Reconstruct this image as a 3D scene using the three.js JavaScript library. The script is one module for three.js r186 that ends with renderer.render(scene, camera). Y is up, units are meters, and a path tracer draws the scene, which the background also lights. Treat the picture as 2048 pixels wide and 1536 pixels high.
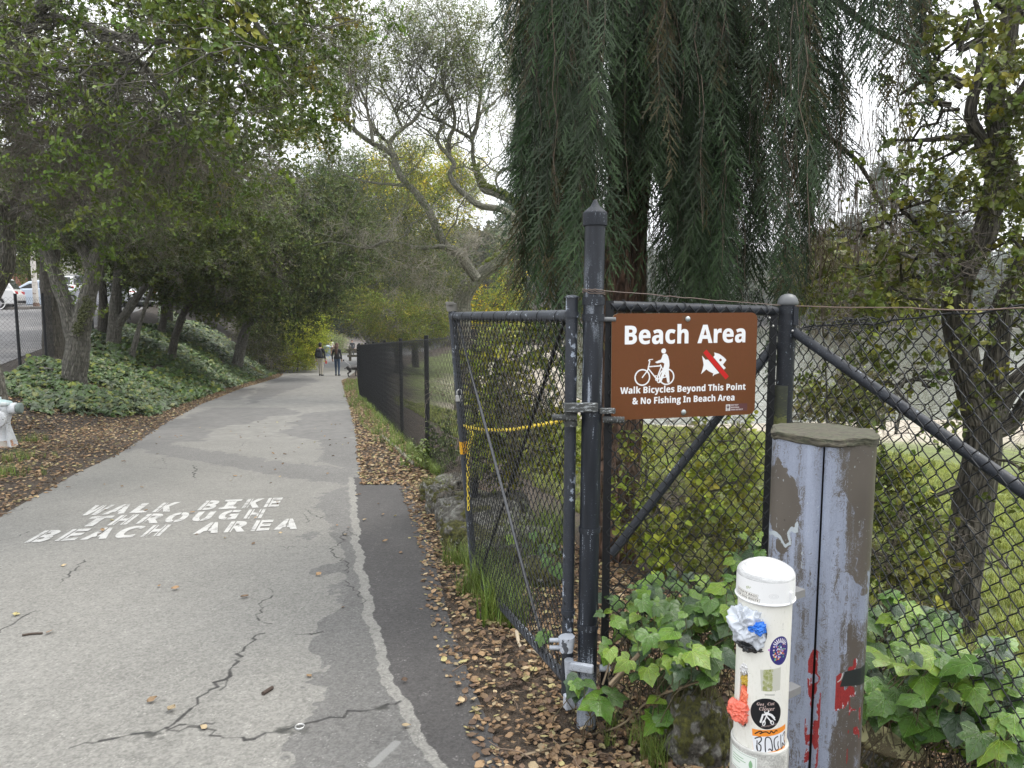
import * as THREE from 'three';
import { mergeGeometries, mergeVertices } from 'three/addons/utils/BufferGeometryUtils.js';
import { ImprovedNoise } from 'three/addons/math/ImprovedNoise.js';
import { MarchingCubes } from 'three/addons/objects/MarchingCubes.js';
import { RoundedBoxGeometry } from 'three/addons/geometries/RoundedBoxGeometry.js';
import { Brush, Evaluator, SUBTRACTION } from 'three-bvh-csg';

// ---------------------------------------------------------------- camera, sky, sun, exposure
const scene = new THREE.Scene();
const FPX = 1420, EYE = 1.5, PITCH = Math.atan(148 / FPX);
const camera = new THREE.PerspectiveCamera(2 * Math.atan(768 / FPX) * 180 / Math.PI, 4 / 3, 0.05, 1500);
camera.position.set(0, EYE, 0);
camera.rotation.set(-PITCH, 0, 0);
camera.updateMatrixWorld();

const renderer = new THREE.WebGLRenderer({ antialias: true });
renderer.setSize(1024, 768);
renderer.toneMapping = THREE.LinearToneMapping;
renderer.toneMappingExposure = 1.8;
renderer.shadowMap.enabled = true;

const perlin = new ImprovedNoise();
const pn = (x, y = 0, z = 0) => perlin.noise(x + 31.7, y + 11.3, z + 5.1);
const fbm = (x, y = 0, z = 0, o = 4) => { let a = 0.5, s = 0, f = 1; for (let i = 0; i < o; i++) { s += a * pn(x * f, y * f, z * f); a *= 0.5; f *= 2.03; } return s; };
const clamp = (x, a = 0, b = 1) => Math.min(b, Math.max(a, x));
const lerp = (a, b, t) => a + (b - a) * t;
const smooth = (a, b, x) => { const t = clamp((x - a) / (b - a)); return t * t * (3 - 2 * t); };
function rngOf(seed) { let a = seed >>> 0; return () => { a |= 0; a = a + 0x6D2B79F5 | 0; let t = Math.imul(a ^ a >>> 15, 1 | a); t = t + Math.imul(t ^ t >>> 7, 61 | t) ^ t; return ((t ^ t >>> 14) >>> 0) / 4294967296; }; }
const V = (x, y, z) => new THREE.Vector3(x, y, z);

{ // overcast sky: the standard overcast distribution with soft cloud structure
  const W = 512, H = 256, data = new Float32Array(W * H * 4);
  for (let j = 0; j < H; j++) for (let i = 0; i < W; i++) {
    const el = (j + 0.5) / H * Math.PI - Math.PI / 2, az = (i + 0.5) / W * 2 * Math.PI, s = Math.sin(el);
    const cx = Math.cos(az) * Math.cos(el), cz = Math.sin(az) * Math.cos(el), k = 1 / (Math.max(s, 0) + 0.25);
    const cloud = fbm(cx * k * 1.4, cz * k * 1.4, 2.2, 5);
    const L = (s > 0 ? 2.05 * (1 + 2 * s) / 3 : 0.68) * (1 + 0.35 * cloud * smooth(-0.02, 0.15, s));
    const o = (j * W + i) * 4;
    data[o] = L * 0.975; data[o + 1] = L * 0.995; data[o + 2] = L * 1.03; data[o + 3] = 1;
  }
  const sky = new THREE.DataTexture(data, W, H, THREE.RGBAFormat, THREE.FloatType);
  sky.mapping = THREE.EquirectangularReflectionMapping; sky.magFilter = THREE.LinearFilter; sky.minFilter = THREE.LinearFilter; sky.needsUpdate = true;
  scene.background = sky; scene.environment = sky;
}
const sun = new THREE.DirectionalLight(new THREE.Color(1, 0.95, 0.86), 1.5);
sun.position.set(34, 70, -22); sun.target.position.set(0, 0, -10);
sun.castShadow = true; sun.shadow.radius = 26; sun.shadow.mapSize.set(2048, 2048);
Object.assign(sun.shadow.camera, { left: -60, right: 60, top: 60, bottom: -60, near: 1, far: 220 });
scene.add(sun, sun.target);
scene.fog = new THREE.FogExp2(new THREE.Color(0.9, 0.93, 0.95), 0.0005);

// ---------------------------------------------------------------- helpers
const used = {};
function numbered(n) { const k = used[n] = (used[n] ?? -1) + 1; return k ? n + '_' + String(k).padStart(3, '0') : n; }
function tag(o, label, category, group, kind) { Object.assign(o.userData, { label, category }); if (group) o.userData.group = group; if (kind) o.userData.kind = kind; return o; }
function thing(name, label, category, pos, turn = 0, group) { const o = new THREE.Group(); o.name = numbered(name); if (pos) o.position.copy(pos); o.rotation.y = turn; scene.add(o); return tag(o, label, category, group); }
function part(name, geo, mat, parent, kind) { const m = new THREE.Mesh(geo, mat); m.name = name; m.castShadow = m.receiveShadow = true; parent.add(m); if (kind) m.userData.kind = kind; return m; }
function single(name, geo, mat, label, category, group, kind) { const m = part(numbered(name), geo, mat, scene); return tag(m, label, category, group, kind); }
function shift(o, p) { o.position.copy(p); return o; }
const std = (r, g, b, rough = 0.8, extra = {}) => new THREE.MeshStandardMaterial({ color: new THREE.Color().setRGB(r, g, b), roughness: rough, ...extra });
const leafMat = (rough = 0.5, tr = 0.35, extra = {}) => new THREE.MeshPhysicalMaterial({ color: 0xffffff, roughness: Math.max(rough, 0.45), transmission: tr, thickness: 0, side: THREE.DoubleSide, vertexColors: true, specularIntensity: 0.6, ...extra });

// pixel of the photograph + horizontal depth -> world point; heights follow from the ray
const ray = (px, py) => V((px - 1024) / FPX, -(py - 768) / FPX, -1).applyEuler(camera.rotation);
const P = (px, py, d) => { const r = ray(px, py); return r.multiplyScalar(d / -r.z).add(V(0, EYE, 0)); };

// mesh builder: tapered tubes, boxes, quads; uv in metres, optional vertex colour
class MB {
  constructor() { this.p = []; this.n = []; this.u = []; this.c = []; this.i = []; this.col = [1, 1, 1]; }
  get count() { return this.p.length / 3; }
  vert(p, n, u, v, c = this.col) { this.p.push(p.x, p.y, p.z); this.n.push(n.x, n.y, n.z); this.u.push(u, v); this.c.push(c[0], c[1], c[2]); return this.count - 1; }
  tube(pts, radii, sides = 6, { cap = true, lump = 0, seed = 0 } = {}) {
    const N = pts.length, R = (k) => Array.isArray(radii) ? (radii.length === N ? radii[k] : lerp(radii[0], radii[1], k / (N - 1))) : radii;
    let t = V(), nrm = V(), prev = null, len = 0; const b = this.count;
    for (let k = 0; k < N; k++) {
      t.subVectors(pts[Math.min(k + 1, N - 1)], pts[Math.max(k - 1, 0)]).normalize();
      if (!prev) { nrm = Math.abs(t.y) < 0.9 ? V(0, 1, 0) : V(1, 0, 0); nrm.addScaledVector(t, -nrm.dot(t)).normalize(); } else { nrm.addScaledVector(t, -nrm.dot(t)).normalize(); }
      prev = t.clone(); const bi = V().crossVectors(t, nrm); if (k) len += pts[k].distanceTo(pts[k - 1]);
      for (let s = 0; s <= sides; s++) {
        const a = (s % sides) / sides * Math.PI * 2, dir = nrm.clone().multiplyScalar(Math.cos(a)).addScaledVector(bi, Math.sin(a));
        let r = R(k); if (lump) r *= 1 + lump * (pn(Math.cos(a) * 1.6 + seed, len * 2.2, Math.sin(a) * 1.6) + 0.5 * pn(Math.cos(a) * 4 + seed, len * 1.2, Math.sin(a) * 4));
        this.vert(pts[k].clone().addScaledVector(dir, r), dir, s / sides * 2 * Math.PI * R(0), len);
      }
    }
    const w = sides + 1;
    for (let k = 0; k < N - 1; k++) for (let s = 0; s < sides; s++) { const a = b + k * w + s, c = a + w; this.i.push(a, a + 1, c, a + 1, c + 1, c); }
    if (cap) for (const e of [0, N - 1]) {
      const d = V().subVectors(pts[e], pts[e ? N - 2 : 1]).normalize(), c0 = this.vert(pts[e], d, 0, 0), ring = [];
      for (let s = 0; s < sides; s++) { const q = b + e * w + s; ring.push(this.vert(V(this.p[q * 3], this.p[q * 3 + 1], this.p[q * 3 + 2]), d, 0, 0)); }
      for (let s = 0; s < sides; s++) e ? this.i.push(c0, ring[s], ring[(s + 1) % sides]) : this.i.push(c0, ring[(s + 1) % sides], ring[s]);
    }
    return this;
  }
  tri(a, b, c, ua = [0, 0], ub = [1, 0], uc = [0, 1]) { const n = V().subVectors(b, a).cross(V().subVectors(c, a)).normalize(); const k = this.vert(a, n, ...ua); this.vert(b, n, ...ub); this.vert(c, n, ...uc); this.i.push(k, k + 1, k + 2); return this; }
  quad(a, b, c, d) { this.tri(a, b, c); this.tri(a, c, d); return this; }
  add(geo, mtx, col) {
    const g = geo.clone(); if (mtx) g.applyMatrix4(mtx); const b = this.count, p = g.attributes.position, n = g.attributes.normal, u = g.attributes.uv, gc = g.attributes.color;
    for (let k = 0; k < p.count; k++) this.vert(V().fromBufferAttribute(p, k), V().fromBufferAttribute(n, k), u ? u.getX(k) : 0, u ? u.getY(k) : 0, col ?? (gc ? [gc.getX(k), gc.getY(k), gc.getZ(k)] : this.col));
    if (g.index) for (let k = 0; k < g.index.count; k++) this.i.push(b + g.index.getX(k)); else for (let k = 0; k < p.count; k++) this.i.push(b + k);
    return this;
  }
  box(w, h, d, x, y, z, ry = 0, r = 0) { return this.add(r ? new RoundedBoxGeometry(w, h, d, 2, r) : new THREE.BoxGeometry(w, h, d), new THREE.Matrix4().makeRotationY(ry).setPosition(x, y, z)); }
  geo(colors = false) {
    const g = new THREE.BufferGeometry();
    g.setAttribute('position', new THREE.Float32BufferAttribute(this.p, 3)); g.setAttribute('normal', new THREE.Float32BufferAttribute(this.n, 3)); g.setAttribute('uv', new THREE.Float32BufferAttribute(this.u, 2));
    if (colors) g.setAttribute('color', new THREE.Float32BufferAttribute(this.c, 3));
    g.setIndex(this.i); return g;
  }
}
// smooth curve through points, resampled
const curve = (pts, n) => new THREE.CatmullRomCurve3(pts, false, 'centripetal').getPoints(n);
function wiggly(a, b, n, amp, r, sag = 0) { const o = []; const L = a.distanceTo(b); for (let k = 0; k <= n; k++) { const t = k / n, e = Math.sin(Math.PI * t); o.push(a.clone().lerp(b, t).add(V((r() - 0.5) * amp * L * e, (r() - 0.5) * amp * L * e - sag * L * e, (r() - 0.5) * amp * L * e))); } return o; }

// ---------------------------------------------------------------- textures
function dataTex(w, h, fn, srgb = true) {
  const d = new Uint8Array(w * h * 4);
  for (let y = 0; y < h; y++) for (let x = 0; x < w; x++) { const c = fn(x, y), o = (y * w + x) * 4; d[o] = clamp(c[0]) * 255; d[o + 1] = clamp(c[1] ?? c[0]) * 255; d[o + 2] = clamp(c[2] ?? c[0]) * 255; d[o + 3] = 255 * (c[3] ?? 1); }
  const t = new THREE.DataTexture(d, w, h); t.wrapS = t.wrapT = THREE.RepeatWrapping; t.magFilter = THREE.LinearFilter; t.minFilter = THREE.LinearMipmapLinearFilter; t.generateMipmaps = true; if (srgb) t.colorSpace = THREE.SRGBColorSpace; t.needsUpdate = true; return t;
}
const tile = (n, period) => { // tileable value noise
  const r = rngOf(n), g = Array.from({ length: period * period }, r);
  return (x, y) => { const xi = Math.floor(x), yi = Math.floor(y), fx = x - xi, fy = y - yi, sx = fx * fx * (3 - 2 * fx), sy = fy * fy * (3 - 2 * fy), m = (a, b) => g[((b % period + period) % period) * period + (a % period + period) % period]; return lerp(lerp(m(xi, yi), m(xi + 1, yi), sx), lerp(m(xi, yi + 1), m(xi + 1, yi + 1), sx), sy); };
};
const toS = (x) => x <= 0.0031308 ? x * 12.92 : 1.055 * Math.pow(x, 1 / 2.4) - 0.055;  // linear -> sRGB for canvas colours
const css = (r, g, b, a = 1) => `rgba(${Math.round(toS(clamp(r)) * 255)},${Math.round(toS(clamp(g)) * 255)},${Math.round(toS(clamp(b)) * 255)},${a})`;

const barkTex = (() => { // ridged, vertically stretched furrows
  const a = tile(5, 16), b = tile(6, 32), c = tile(7, 64);
  const f = (x, y) => { const u = x / 256, v = y / 256, w = (a(u * 16, v * 4) - 0.5) * 2; const r = Math.abs(b(u * 32 + w, v * 8) - 0.5) * 2; return clamp(0.15 + 1.1 * Math.pow(r, 0.7) * 0.75 + (c(u * 64, v * 32) - 0.5) * 0.3); };
  return { bump: dataTex(256, 256, (x, y) => [f(x, y)], false), map: dataTex(256, 256, (x, y) => { const v = f(x, y), k = a(x / 16 + 3, y / 16 + 5); return [0.42 + 0.5 * v, 0.42 + 0.5 * v + 0.02 * k, 0.4 + 0.5 * v]; }) };
})();
for (const t of Object.values(barkTex)) t.repeat.set(2.2, 1.1);
const barkMat = (r, g, b, bump = 0.03) => std(r, g, b, 0.95, { map: barkTex.map, bumpMap: barkTex.bump, bumpScale: bump });
const grainTex = (() => { const a = tile(11, 256), b = tile(12, 32), c = tile(13, 8); return dataTex(512, 512, (x, y) => { const v = 0.5 + (a(x / 2, y / 2) - 0.5) * 0.5 + (b(x / 16, y / 16) - 0.5) * 0.35 + (c(x / 64, y / 64) - 0.5) * 0.25; return [v * 0.5 + 0.58]; }); })();
// ---------------------------------------------------------------- terrain
const pathY = (d) => d < 36 ? -0.054 * d : d < 80 ? -1.944 - 0.037 * (d - 36) : -3.572;
const onPlane = (px, py) => { // where a pixel's ray meets the (falling) path surface
  const r = ray(px, py); let lo = 0.3, hi = 400; const f = (d) => EYE + r.y * d / -r.z - pathY(d);
  for (let k = 0; k < 60; k++) { const m = (lo + hi) / 2; f(m) > 0 ? lo = m : hi = m; } return V(r.x * lo / -r.z, pathY(lo), -lo);
};
const edge = (list) => list.map(([a, b]) => onPlane(a, b)).map((p) => [-p.z, p.x]).sort((a, b) => a[0] - b[0]);
const along = (e, d) => { if (d <= e[0][0]) { const [p, q] = [e[0], e[1]]; return p[1] + (d - p[0]) * (q[1] - p[1]) / (q[0] - p[0]); } for (let k = 1; k < e.length; k++) if (d <= e[k][0]) { const t = (d - e[k - 1][0]) / (e[k][0] - e[k - 1][0]); return lerp(e[k - 1][1], e[k][1], t); } const p = e[e.length - 2], q = e[e.length - 1]; return q[1] + (d - q[0]) * (q[1] - p[1]) / (q[0] - p[0]); };
const EL = edge([[0, 1035], [90, 985], [150, 950], [240, 908], [330, 848], [400, 810], [480, 778], [560, 754]]); EL.unshift([2.4, -3.1], [-5, -1.6]); EL.sort((a, b) => a[0] - b[0]);
EL.push([62, -19], [110, -22]);
const ER = edge([[722, 940], [716, 880], [703, 822], [692, 790], [684, 762]]); ER.push([62, -12.5], [77, -12], [110, -8]);
const SEAM = edge([[868, 1530], [790, 1395], [742, 1250], [714, 1100], [704, 985]]);          // old asphalt | patch
const EP = edge([[1010, 1530], [955, 1400], [895, 1230], [862, 1080], [815, 962], [800, 946]]); // right edge of the dark patch
EP.unshift([-5, 2.6]);
const xLot = (d) => -11.1 - 0.378 * (d - 16);
const yLot = (d) => 0.2 + 0.055 * (Math.min(d, 62) - 16);
const FENCE = [[-6, 2.9], [0, 1.85], [1.95, 1.45], [3.05, 1.2], [6.4, -0.34], [10.2, -1.4], [22.9, -4.93], [33.8, -7.36], [60, -11.3], [90, -9]];
const lakeSdf = (x, d) => Math.max(31.5 - d + 0.12 * (x - 13), 3 - x + 0.04 * d + 3 * pn(d * 0.05), d - 205);
const WATER = -3.5;
function ground(x, d) {
  const base = pathY(d), s = along(EL, d) - x; let y = base;
  if (s > 0) {
    const s0 = lerp(2.0, 0.7, smooth(9.5, 15, d)), w = Math.max(1.5, along(EL, d) - xLot(d) - s0), t = clamp((s - s0) / w);
    y = base + 0.06 * smooth(0, 0.7, s) + (Math.max(yLot(d), base + 0.1) - base - 0.06) * t * (1.35 - 0.35 * t);
    y += 0.07 * fbm(x * 0.7, d * 0.7, 0, 3) * smooth(0.5, 1.5, s) * (1 - smooth(w + s0 - 0.3, w + s0 + 0.4, s));
  }
  const q = x - along(FENCE, d);
  if (q > 0) { y = base - 0.22 * smooth(0.25, 1.8, q) - 0.085 * Math.max(0, q - 0.6) + 0.05 * fbm(x * 0.5, d * 0.5, 3, 3) * smooth(0.3, 1, q); y = Math.max(y, -3.3); }
  const l = lakeSdf(x, d);
  if (x > -12 && d > 20) { if (l < 10) { const shore = WATER + 0.05 * l * (l < 0 ? 3 : 1); y = l < 0 ? Math.max(shore, -6) : lerp(shore, y, smooth(0, 10, l)); } }
  if (d > 205) y = -3.3 + (d - 205) * 0.16 * (1 + 0.5 * fbm(x * 0.01, d * 0.01, 0, 3));
  else if (d > 95 && x < 3 + 0.04 * d) y += (d - 95) * 0.12;
  return y;
}
const G = (x, z) => V(x, ground(x, -z), z);
const onGround = (px, py) => { const r = ray(px, py); let d = 0.5, st = 0.02; const f = (q) => EYE + r.y * q / -r.z - ground(r.x * q / -r.z, q); while (d < 300 && f(d) > 0) { d += st; st = Math.max(0.02, d * 0.006); } return V(r.x * d / -r.z, ground(r.x * d / -r.z, d), -d); };

{ // one sheet to the horizon; cells grow with distance
  const ds = [-6], xs = []; for (let d = -6; d < 420;) { d += d < 14 ? 0.16 : d < 45 ? 0.45 : d < 110 ? 1.6 : 12; ds.push(d); }
  for (let x = -160; x < 260;) { xs.push(x); const a = Math.abs(x + 2); x += a < 9 ? 0.16 : a < 22 ? 0.5 : a < 60 ? 2 : 10; }
  const pos = [], col = [], uv = [], idx = [], soil = [0.085, 0.062, 0.043], lawn = [0.17, 0.22, 0.05], sand = [0.52, 0.46, 0.37], humus = [0.05, 0.038, 0.028];
  for (const d of ds) for (const x of xs) {
    const y = ground(x, d); pos.push(x, y, -d); uv.push(x / 1.3, d / 1.3);
    const q = x - along(FENCE, d), l = lakeSdf(x, d), s = along(EL, d) - x, n = fbm(x * 0.9, d * 0.9, 1, 4);
    let c = soil.slice();
    const mixc = (o, t) => { c = c.map((v, k) => lerp(v, o[k], clamp(t))); };
    if (q > 0) { mixc(lawn, smooth(1.6, 3.2, q + n * 2.5) * (0.8 + 0.35 * n)); if (x > -12 && d > 20) mixc(sand, smooth(9, 5, l + n * 3)); }
    else mixc(humus, smooth(0.8, 1.6, s + n));
    if (d > 205 || (d > 95 && x < 3 + 0.04 * d)) c = humus.slice(); // floor of the wooded hills
    const m = 1 + 0.5 * n; col.push(c[0] * m, c[1] * m, c[2] * m);
  }
  for (let j = 0; j < ds.length - 1; j++) for (let i = 0; i < xs.length - 1; i++) { const a = j * xs.length + i, b = a + xs.length; idx.push(a, a + 1, b, a + 1, b + 1, b); }
  const g = new THREE.BufferGeometry(); g.setAttribute('position', new THREE.Float32BufferAttribute(pos, 3)); g.setAttribute('color', new THREE.Float32BufferAttribute(col, 3)); g.setAttribute('uv', new THREE.Float32BufferAttribute(uv, 2)); g.setIndex(idx); g.computeVertexNormals();
  const m = new THREE.MeshStandardMaterial({ vertexColors: true, roughness: 0.97, map: grainTex, bumpMap: grainTex, bumpScale: 0.02 });
  single('ground', g, m, 'sloping ground of soil, lawn, sand and wooded hill', 'ground', null, 'structure');
}
// sheets draped on the ground
function sheet(left, right, d0, d1, nd, nx, lift, uvOf) {
  const pos = [], uv = [], idx = [];
  for (let j = 0; j <= nd; j++) { const d = d0 + (d1 - d0) * Math.pow(j / nd, 1.3), a = left(d), b = right(d); for (let i = 0; i <= nx; i++) { const x = lerp(a, b, i / nx); pos.push(x, ground(x, d) + lift, -d); const [u, v] = uvOf(x, d); uv.push(u, v); } }
  for (let j = 0; j < nd; j++) for (let i = 0; i < nx; i++) { const a = j * (nx + 1) + i, b = a + nx + 1; idx.push(a, a + 1, b, a + 1, b + 1, b); }
  const g = new THREE.BufferGeometry(); g.setAttribute('position', new THREE.Float32BufferAttribute(pos, 3)); g.setAttribute('uv', new THREE.Float32BufferAttribute(uv, 2)); g.setIndex(idx); g.computeVertexNormals(); return g;
}
// ---- asphalt: what lies where is drawn from above, in metres
const NX0 = -8.2, NW = 10.24, ND0 = 1.0; // near map: 10.24 m square, 5 mm a pixel
function asphaltCanvas(x0, w, d0, px, near) {
  const cv = document.createElement('canvas'); cv.width = cv.height = px; const c = cv.getContext('2d'), k = px / w;
  const X = (x) => (x - x0) * k, Y = (d) => px - (d - d0) * k, at = (a, b) => { const p = onPlane(a, b); return [X(p.x), Y(-p.z)]; };
  const poly = (pts, fill) => { c.fillStyle = fill; c.beginPath(); pts.forEach((p, n) => n ? c.lineTo(...p) : c.moveTo(...p)); c.closePath(); c.fill(); };
  const R = rngOf(near ? 3 : 4);
  c.fillStyle = css(0.205, 0.2, 0.193); c.fillRect(0, 0, px, px);
  const img0 = () => c.getImageData(0, 0, px, px);
  // damp and sealed darker areas: per pixel with ragged edges
  const dark = (list, amt) => list.map((pts) => { const q = pts.map(([a, b]) => at(a, b)); return { q, amt, x0: Math.min(...q.map((p) => p[0])) - 60, x1: Math.max(...q.map((p) => p[0])) + 60, y0: Math.min(...q.map((p) => p[1])) - 60, y1: Math.max(...q.map((p) => p[1])) + 60 }; });
  const wet = [
    ...dark([[[560, 1560], [575, 1480], [600, 1440], [640, 1400], [640, 1345], [690, 1330], [670, 1300], [690, 1250], [700, 1210], [670, 1190], [690, 1170], [722, 1190], [744, 1250], [772, 1330], [794, 1400], [820, 1440], [890, 1560]]], 0.66),
    ...dark([[[625, 1010], [650, 985], [690, 975], [705, 985], [712, 1060], [690, 1090], [650, 1040]], [[650, 1180], [690, 1165], [710, 1190], [690, 1215]], [[590, 1075], [625, 1065], [635, 1078], [600, 1085]]], 0.76),
    ...dark([[[285, 893], [330, 888], [560, 925], [720, 942], [700, 972], [560, 955], [400, 925], [300, 908]]], 0.76),
    ...dark([[[700, 940], [640, 925], [645, 880], [560, 870], [600, 830], [700, 820], [716, 880], [722, 940]], [[240, 908], [330, 848], [430, 815], [560, 816], [600, 828], [480, 845], [440, 856], [380, 880], [330, 890]], [[420, 800], [470, 780], [520, 775], [470, 800]], [[560, 754], [600, 748], [640, 762], [560, 790], [480, 812], [500, 790]]], 0.73),
  ];
  const inside = (q, x, y) => { let r = false; for (let a = 0, b = q.length - 1; a < q.length; b = a++) if ((q[a][1] > y) !== (q[b][1] > y) && x < (q[b][0] - q[a][0]) * (y - q[a][1]) / (q[b][1] - q[a][1]) + q[a][0]) r = !r; return r; };
  const im = img0(), dd = im.data, g1 = tile(21, 512), g2 = tile(22, 64), g3 = tile(23, 16);
  const lin = (v) => { v /= 255; return v <= 0.04045 ? v / 12.92 : Math.pow((v + 0.055) / 1.055, 2.4); };
  const jag = near ? 26 : 9;
  for (let y = 0; y < px; y++) {
    const d = d0 + (px - y) / k, sx = along(SEAM, d), px0 = along(EP, d);
    const xa = Math.max(0, Math.floor(X(along(EL, d) - 0.15))), xb = Math.min(px, Math.ceil(X((d < 8.1 ? px0 : along(ER, d)) + 0.15))), row = wet.filter((w) => y > w.y0 && y < w.y1);
    for (let x = xa; x < xb; x++) {
      const o = (y * px + x) * 4, wx = x0 + x / k, mine = row.filter((w) => x > w.x0 && x < w.x1);
      let v = 0.152, tint = 1; let m = 1; if (mine.length) { const jx = (pn(x * 0.03, y * 0.03, 7) + 0.6 * pn(x * 0.11, y * 0.11, 3)) * jag, jy = (pn(x * 0.03, y * 0.03, 17) + 0.6 * pn(x * 0.11, y * 0.11, 13)) * jag;
      for (const wz of mine) if (inside(wz.q, x + jx, y + jy)) m = Math.min(m, wz.amt); }
      const bandW = 0.03 + 0.025 * pn(d * 1.5, 2), gap = wx - sx + 0.03 * pn(d * 3, 5) + 0.02 * pn(d * 14, 9);
      if (d < 5.6 && gap < -0.03 && gap > -0.16 - 0.5 * Math.max(-0.1, fbm(wx * 2.2, d * 1.3, 31, 4)) - 0.1 * smooth(4, 3, d)) m = Math.min(m, 0.66);
      if (d < 8.05 && gap > -0.03) { if (gap < bandW) { v = 0.175; m = 1; } else { v = 0.052 + 0.01 * pn(wx * 1.6, d * 1.6, 4); m = 1; tint = 0.97; } }
      const speck = (g1(x * 0.9, y * 0.9) - 0.5) * (near ? 0.62 : 0.25) + (g1(x * 0.37 + 7, y * 0.37) - 0.5) * 0.3 + (g2(x * 0.06, y * 0.06) - 0.5) * 0.08 + (g3(x * 0.011, y * 0.011) - 0.5) * 0.1 + 0.06 * fbm(wx * 0.9, d * 0.9, 0, 3);
      v *= m * (1 + speck); if (near && g1(x * 1.03 + 91, y * 1.03 + 17) > 0.93) v += 0.1;
      dd[o] = toS(clamp(v * 1.03)) * 255; dd[o + 1] = toS(clamp(v * tint)) * 255; dd[o + 2] = toS(clamp(v * (2 - tint) * (m < 1 ? 0.95 : 0.915))) * 255;
    }
  }
  c.putImageData(im, 0, 0);
  // cracks, filled with dark dirt
  const crack = (pts, w) => { const q = pts.map(([a, b]) => at(a, b)); for (let n = 0; n < q.length - 1; n++) { const [ax, ay] = q[n], [bx, by] = q[n + 1], L = Math.hypot(bx - ax, by - ay), st = Math.max(2, Math.round(L / 7)); let lx = ax, ly = ay; for (let s = 1; s <= st; s++) { const t = s / st, j = s < st ? 9 : 0, x = lerp(ax, bx, t) + (R() - 0.5) * j, y = lerp(ay, by, t) + (R() - 0.5) * j; c.strokeStyle = css(0.018, 0.017, 0.016, 0.65 + 0.3 * R()); c.lineWidth = w * (0.25 + 0.8 * R()) * k / 200; c.lineCap = 'round'; c.beginPath(); c.moveTo(lx, ly); c.lineTo(x, y); c.stroke(); lx = x; ly = y; } } };
  if (near) {
    crack([[140, 1502], [200, 1488], [265, 1474], [310, 1472], [335, 1462], [380, 1425], [420, 1385], [460, 1350], [470, 1325], [490, 1298], [512, 1275], [528, 1271]], 3.4);
    crack([[335, 1466], [400, 1460], [440, 1478], [490, 1486], [530, 1472], [575, 1464], [600, 1455], [660, 1440], [720, 1428], [775, 1414], [800, 1408]], 3.6);
    crack([[335, 1466], [370, 1455], [410, 1452], [430, 1450]], 2); crack([[440, 1386], [455, 1366], [462, 1352]], 2);
    crack([[545, 1195], [525, 1205], [520, 1225], [515, 1240], [530, 1250], [545, 1252]], 2.2); crack([[120, 1170], [140, 1150], [155, 1138], [170, 1122]], 2.4);
    crack([[0, 1270], [30, 1250], [45, 1238], [60, 1230], [80, 1226]], 2.4); crack([[590, 1274], [620, 1272], [645, 1268]], 3);
    crack([[388, 932], [392, 940], [386, 948], [390, 958]], 4.5); crack([[285, 935], [340, 940], [400, 944], [465, 947]], 1.6); crack([[300, 930], [325, 918], [330, 930]], 1.6);
    crack([[690, 1065], [680, 1075], [690, 1085], [660, 1100], [668, 1115], [690, 1125], [695, 1150]], 2.2); crack([[610, 1020], [640, 1040], [655, 1035], [690, 1030]], 1.8); crack([[605, 1030], [615, 1040], [612, 1048]], 1.6);
    crack([[560, 1095], [575, 1100], [585, 1095], [615, 1098]], 1.6); crack([[0, 1085], [40, 1075], [60, 1065]], 1.4); crack([[0, 1030], [30, 1025], [60, 1015]], 1.4); crack([[690, 1165], [720, 1190], [728, 1215]], 2);
    crack([[1215 * 0.44, 1180], [545, 1188]], 1.2); crack([[690, 1060], [712, 1075]], 1.6); crack([[470, 870], [490, 862], [510, 855]], 1.5); crack([[430, 905], [480, 895], [495, 880]], 1.3);
    // tar spots and a smear by the survey marker
    for (const [a, b, r] of [[590, 1465, 0.07], [310, 1473, 0.05], [562, 1467, 0.03], [763, 1421, 0.03]]) { const [x, y] = at(a, b); for (let n = 0; n < 60; n++) { c.fillStyle = css(0.03, 0.029, 0.027, 0.35); c.beginPath(); c.arc(x + (R() + R() - 1) * r * k, y + (R() + R() - 1) * r * 0.7 * k, R() * 0.012 * k, 0, 7); c.fill(); } }
    { const a = at(745, 1536), b = at(792, 1492); c.strokeStyle = css(0.2, 0.2, 0.19, 0.8); c.lineWidth = 0.035 * k; c.beginPath(); c.moveTo(...a); c.lineTo(...b); c.stroke(); }
  }
  const t = new THREE.CanvasTexture(cv); t.colorSpace = THREE.SRGBColorSpace; t.anisotropy = 8; return t;
}
const asphaltBump = (() => { const a = tile(41, 512), b = tile(42, 128); return dataTex(512, 512, (x, y) => [a(x, y) * 0.6 + b(x / 4, y / 4) * 0.4], false); })();
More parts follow.
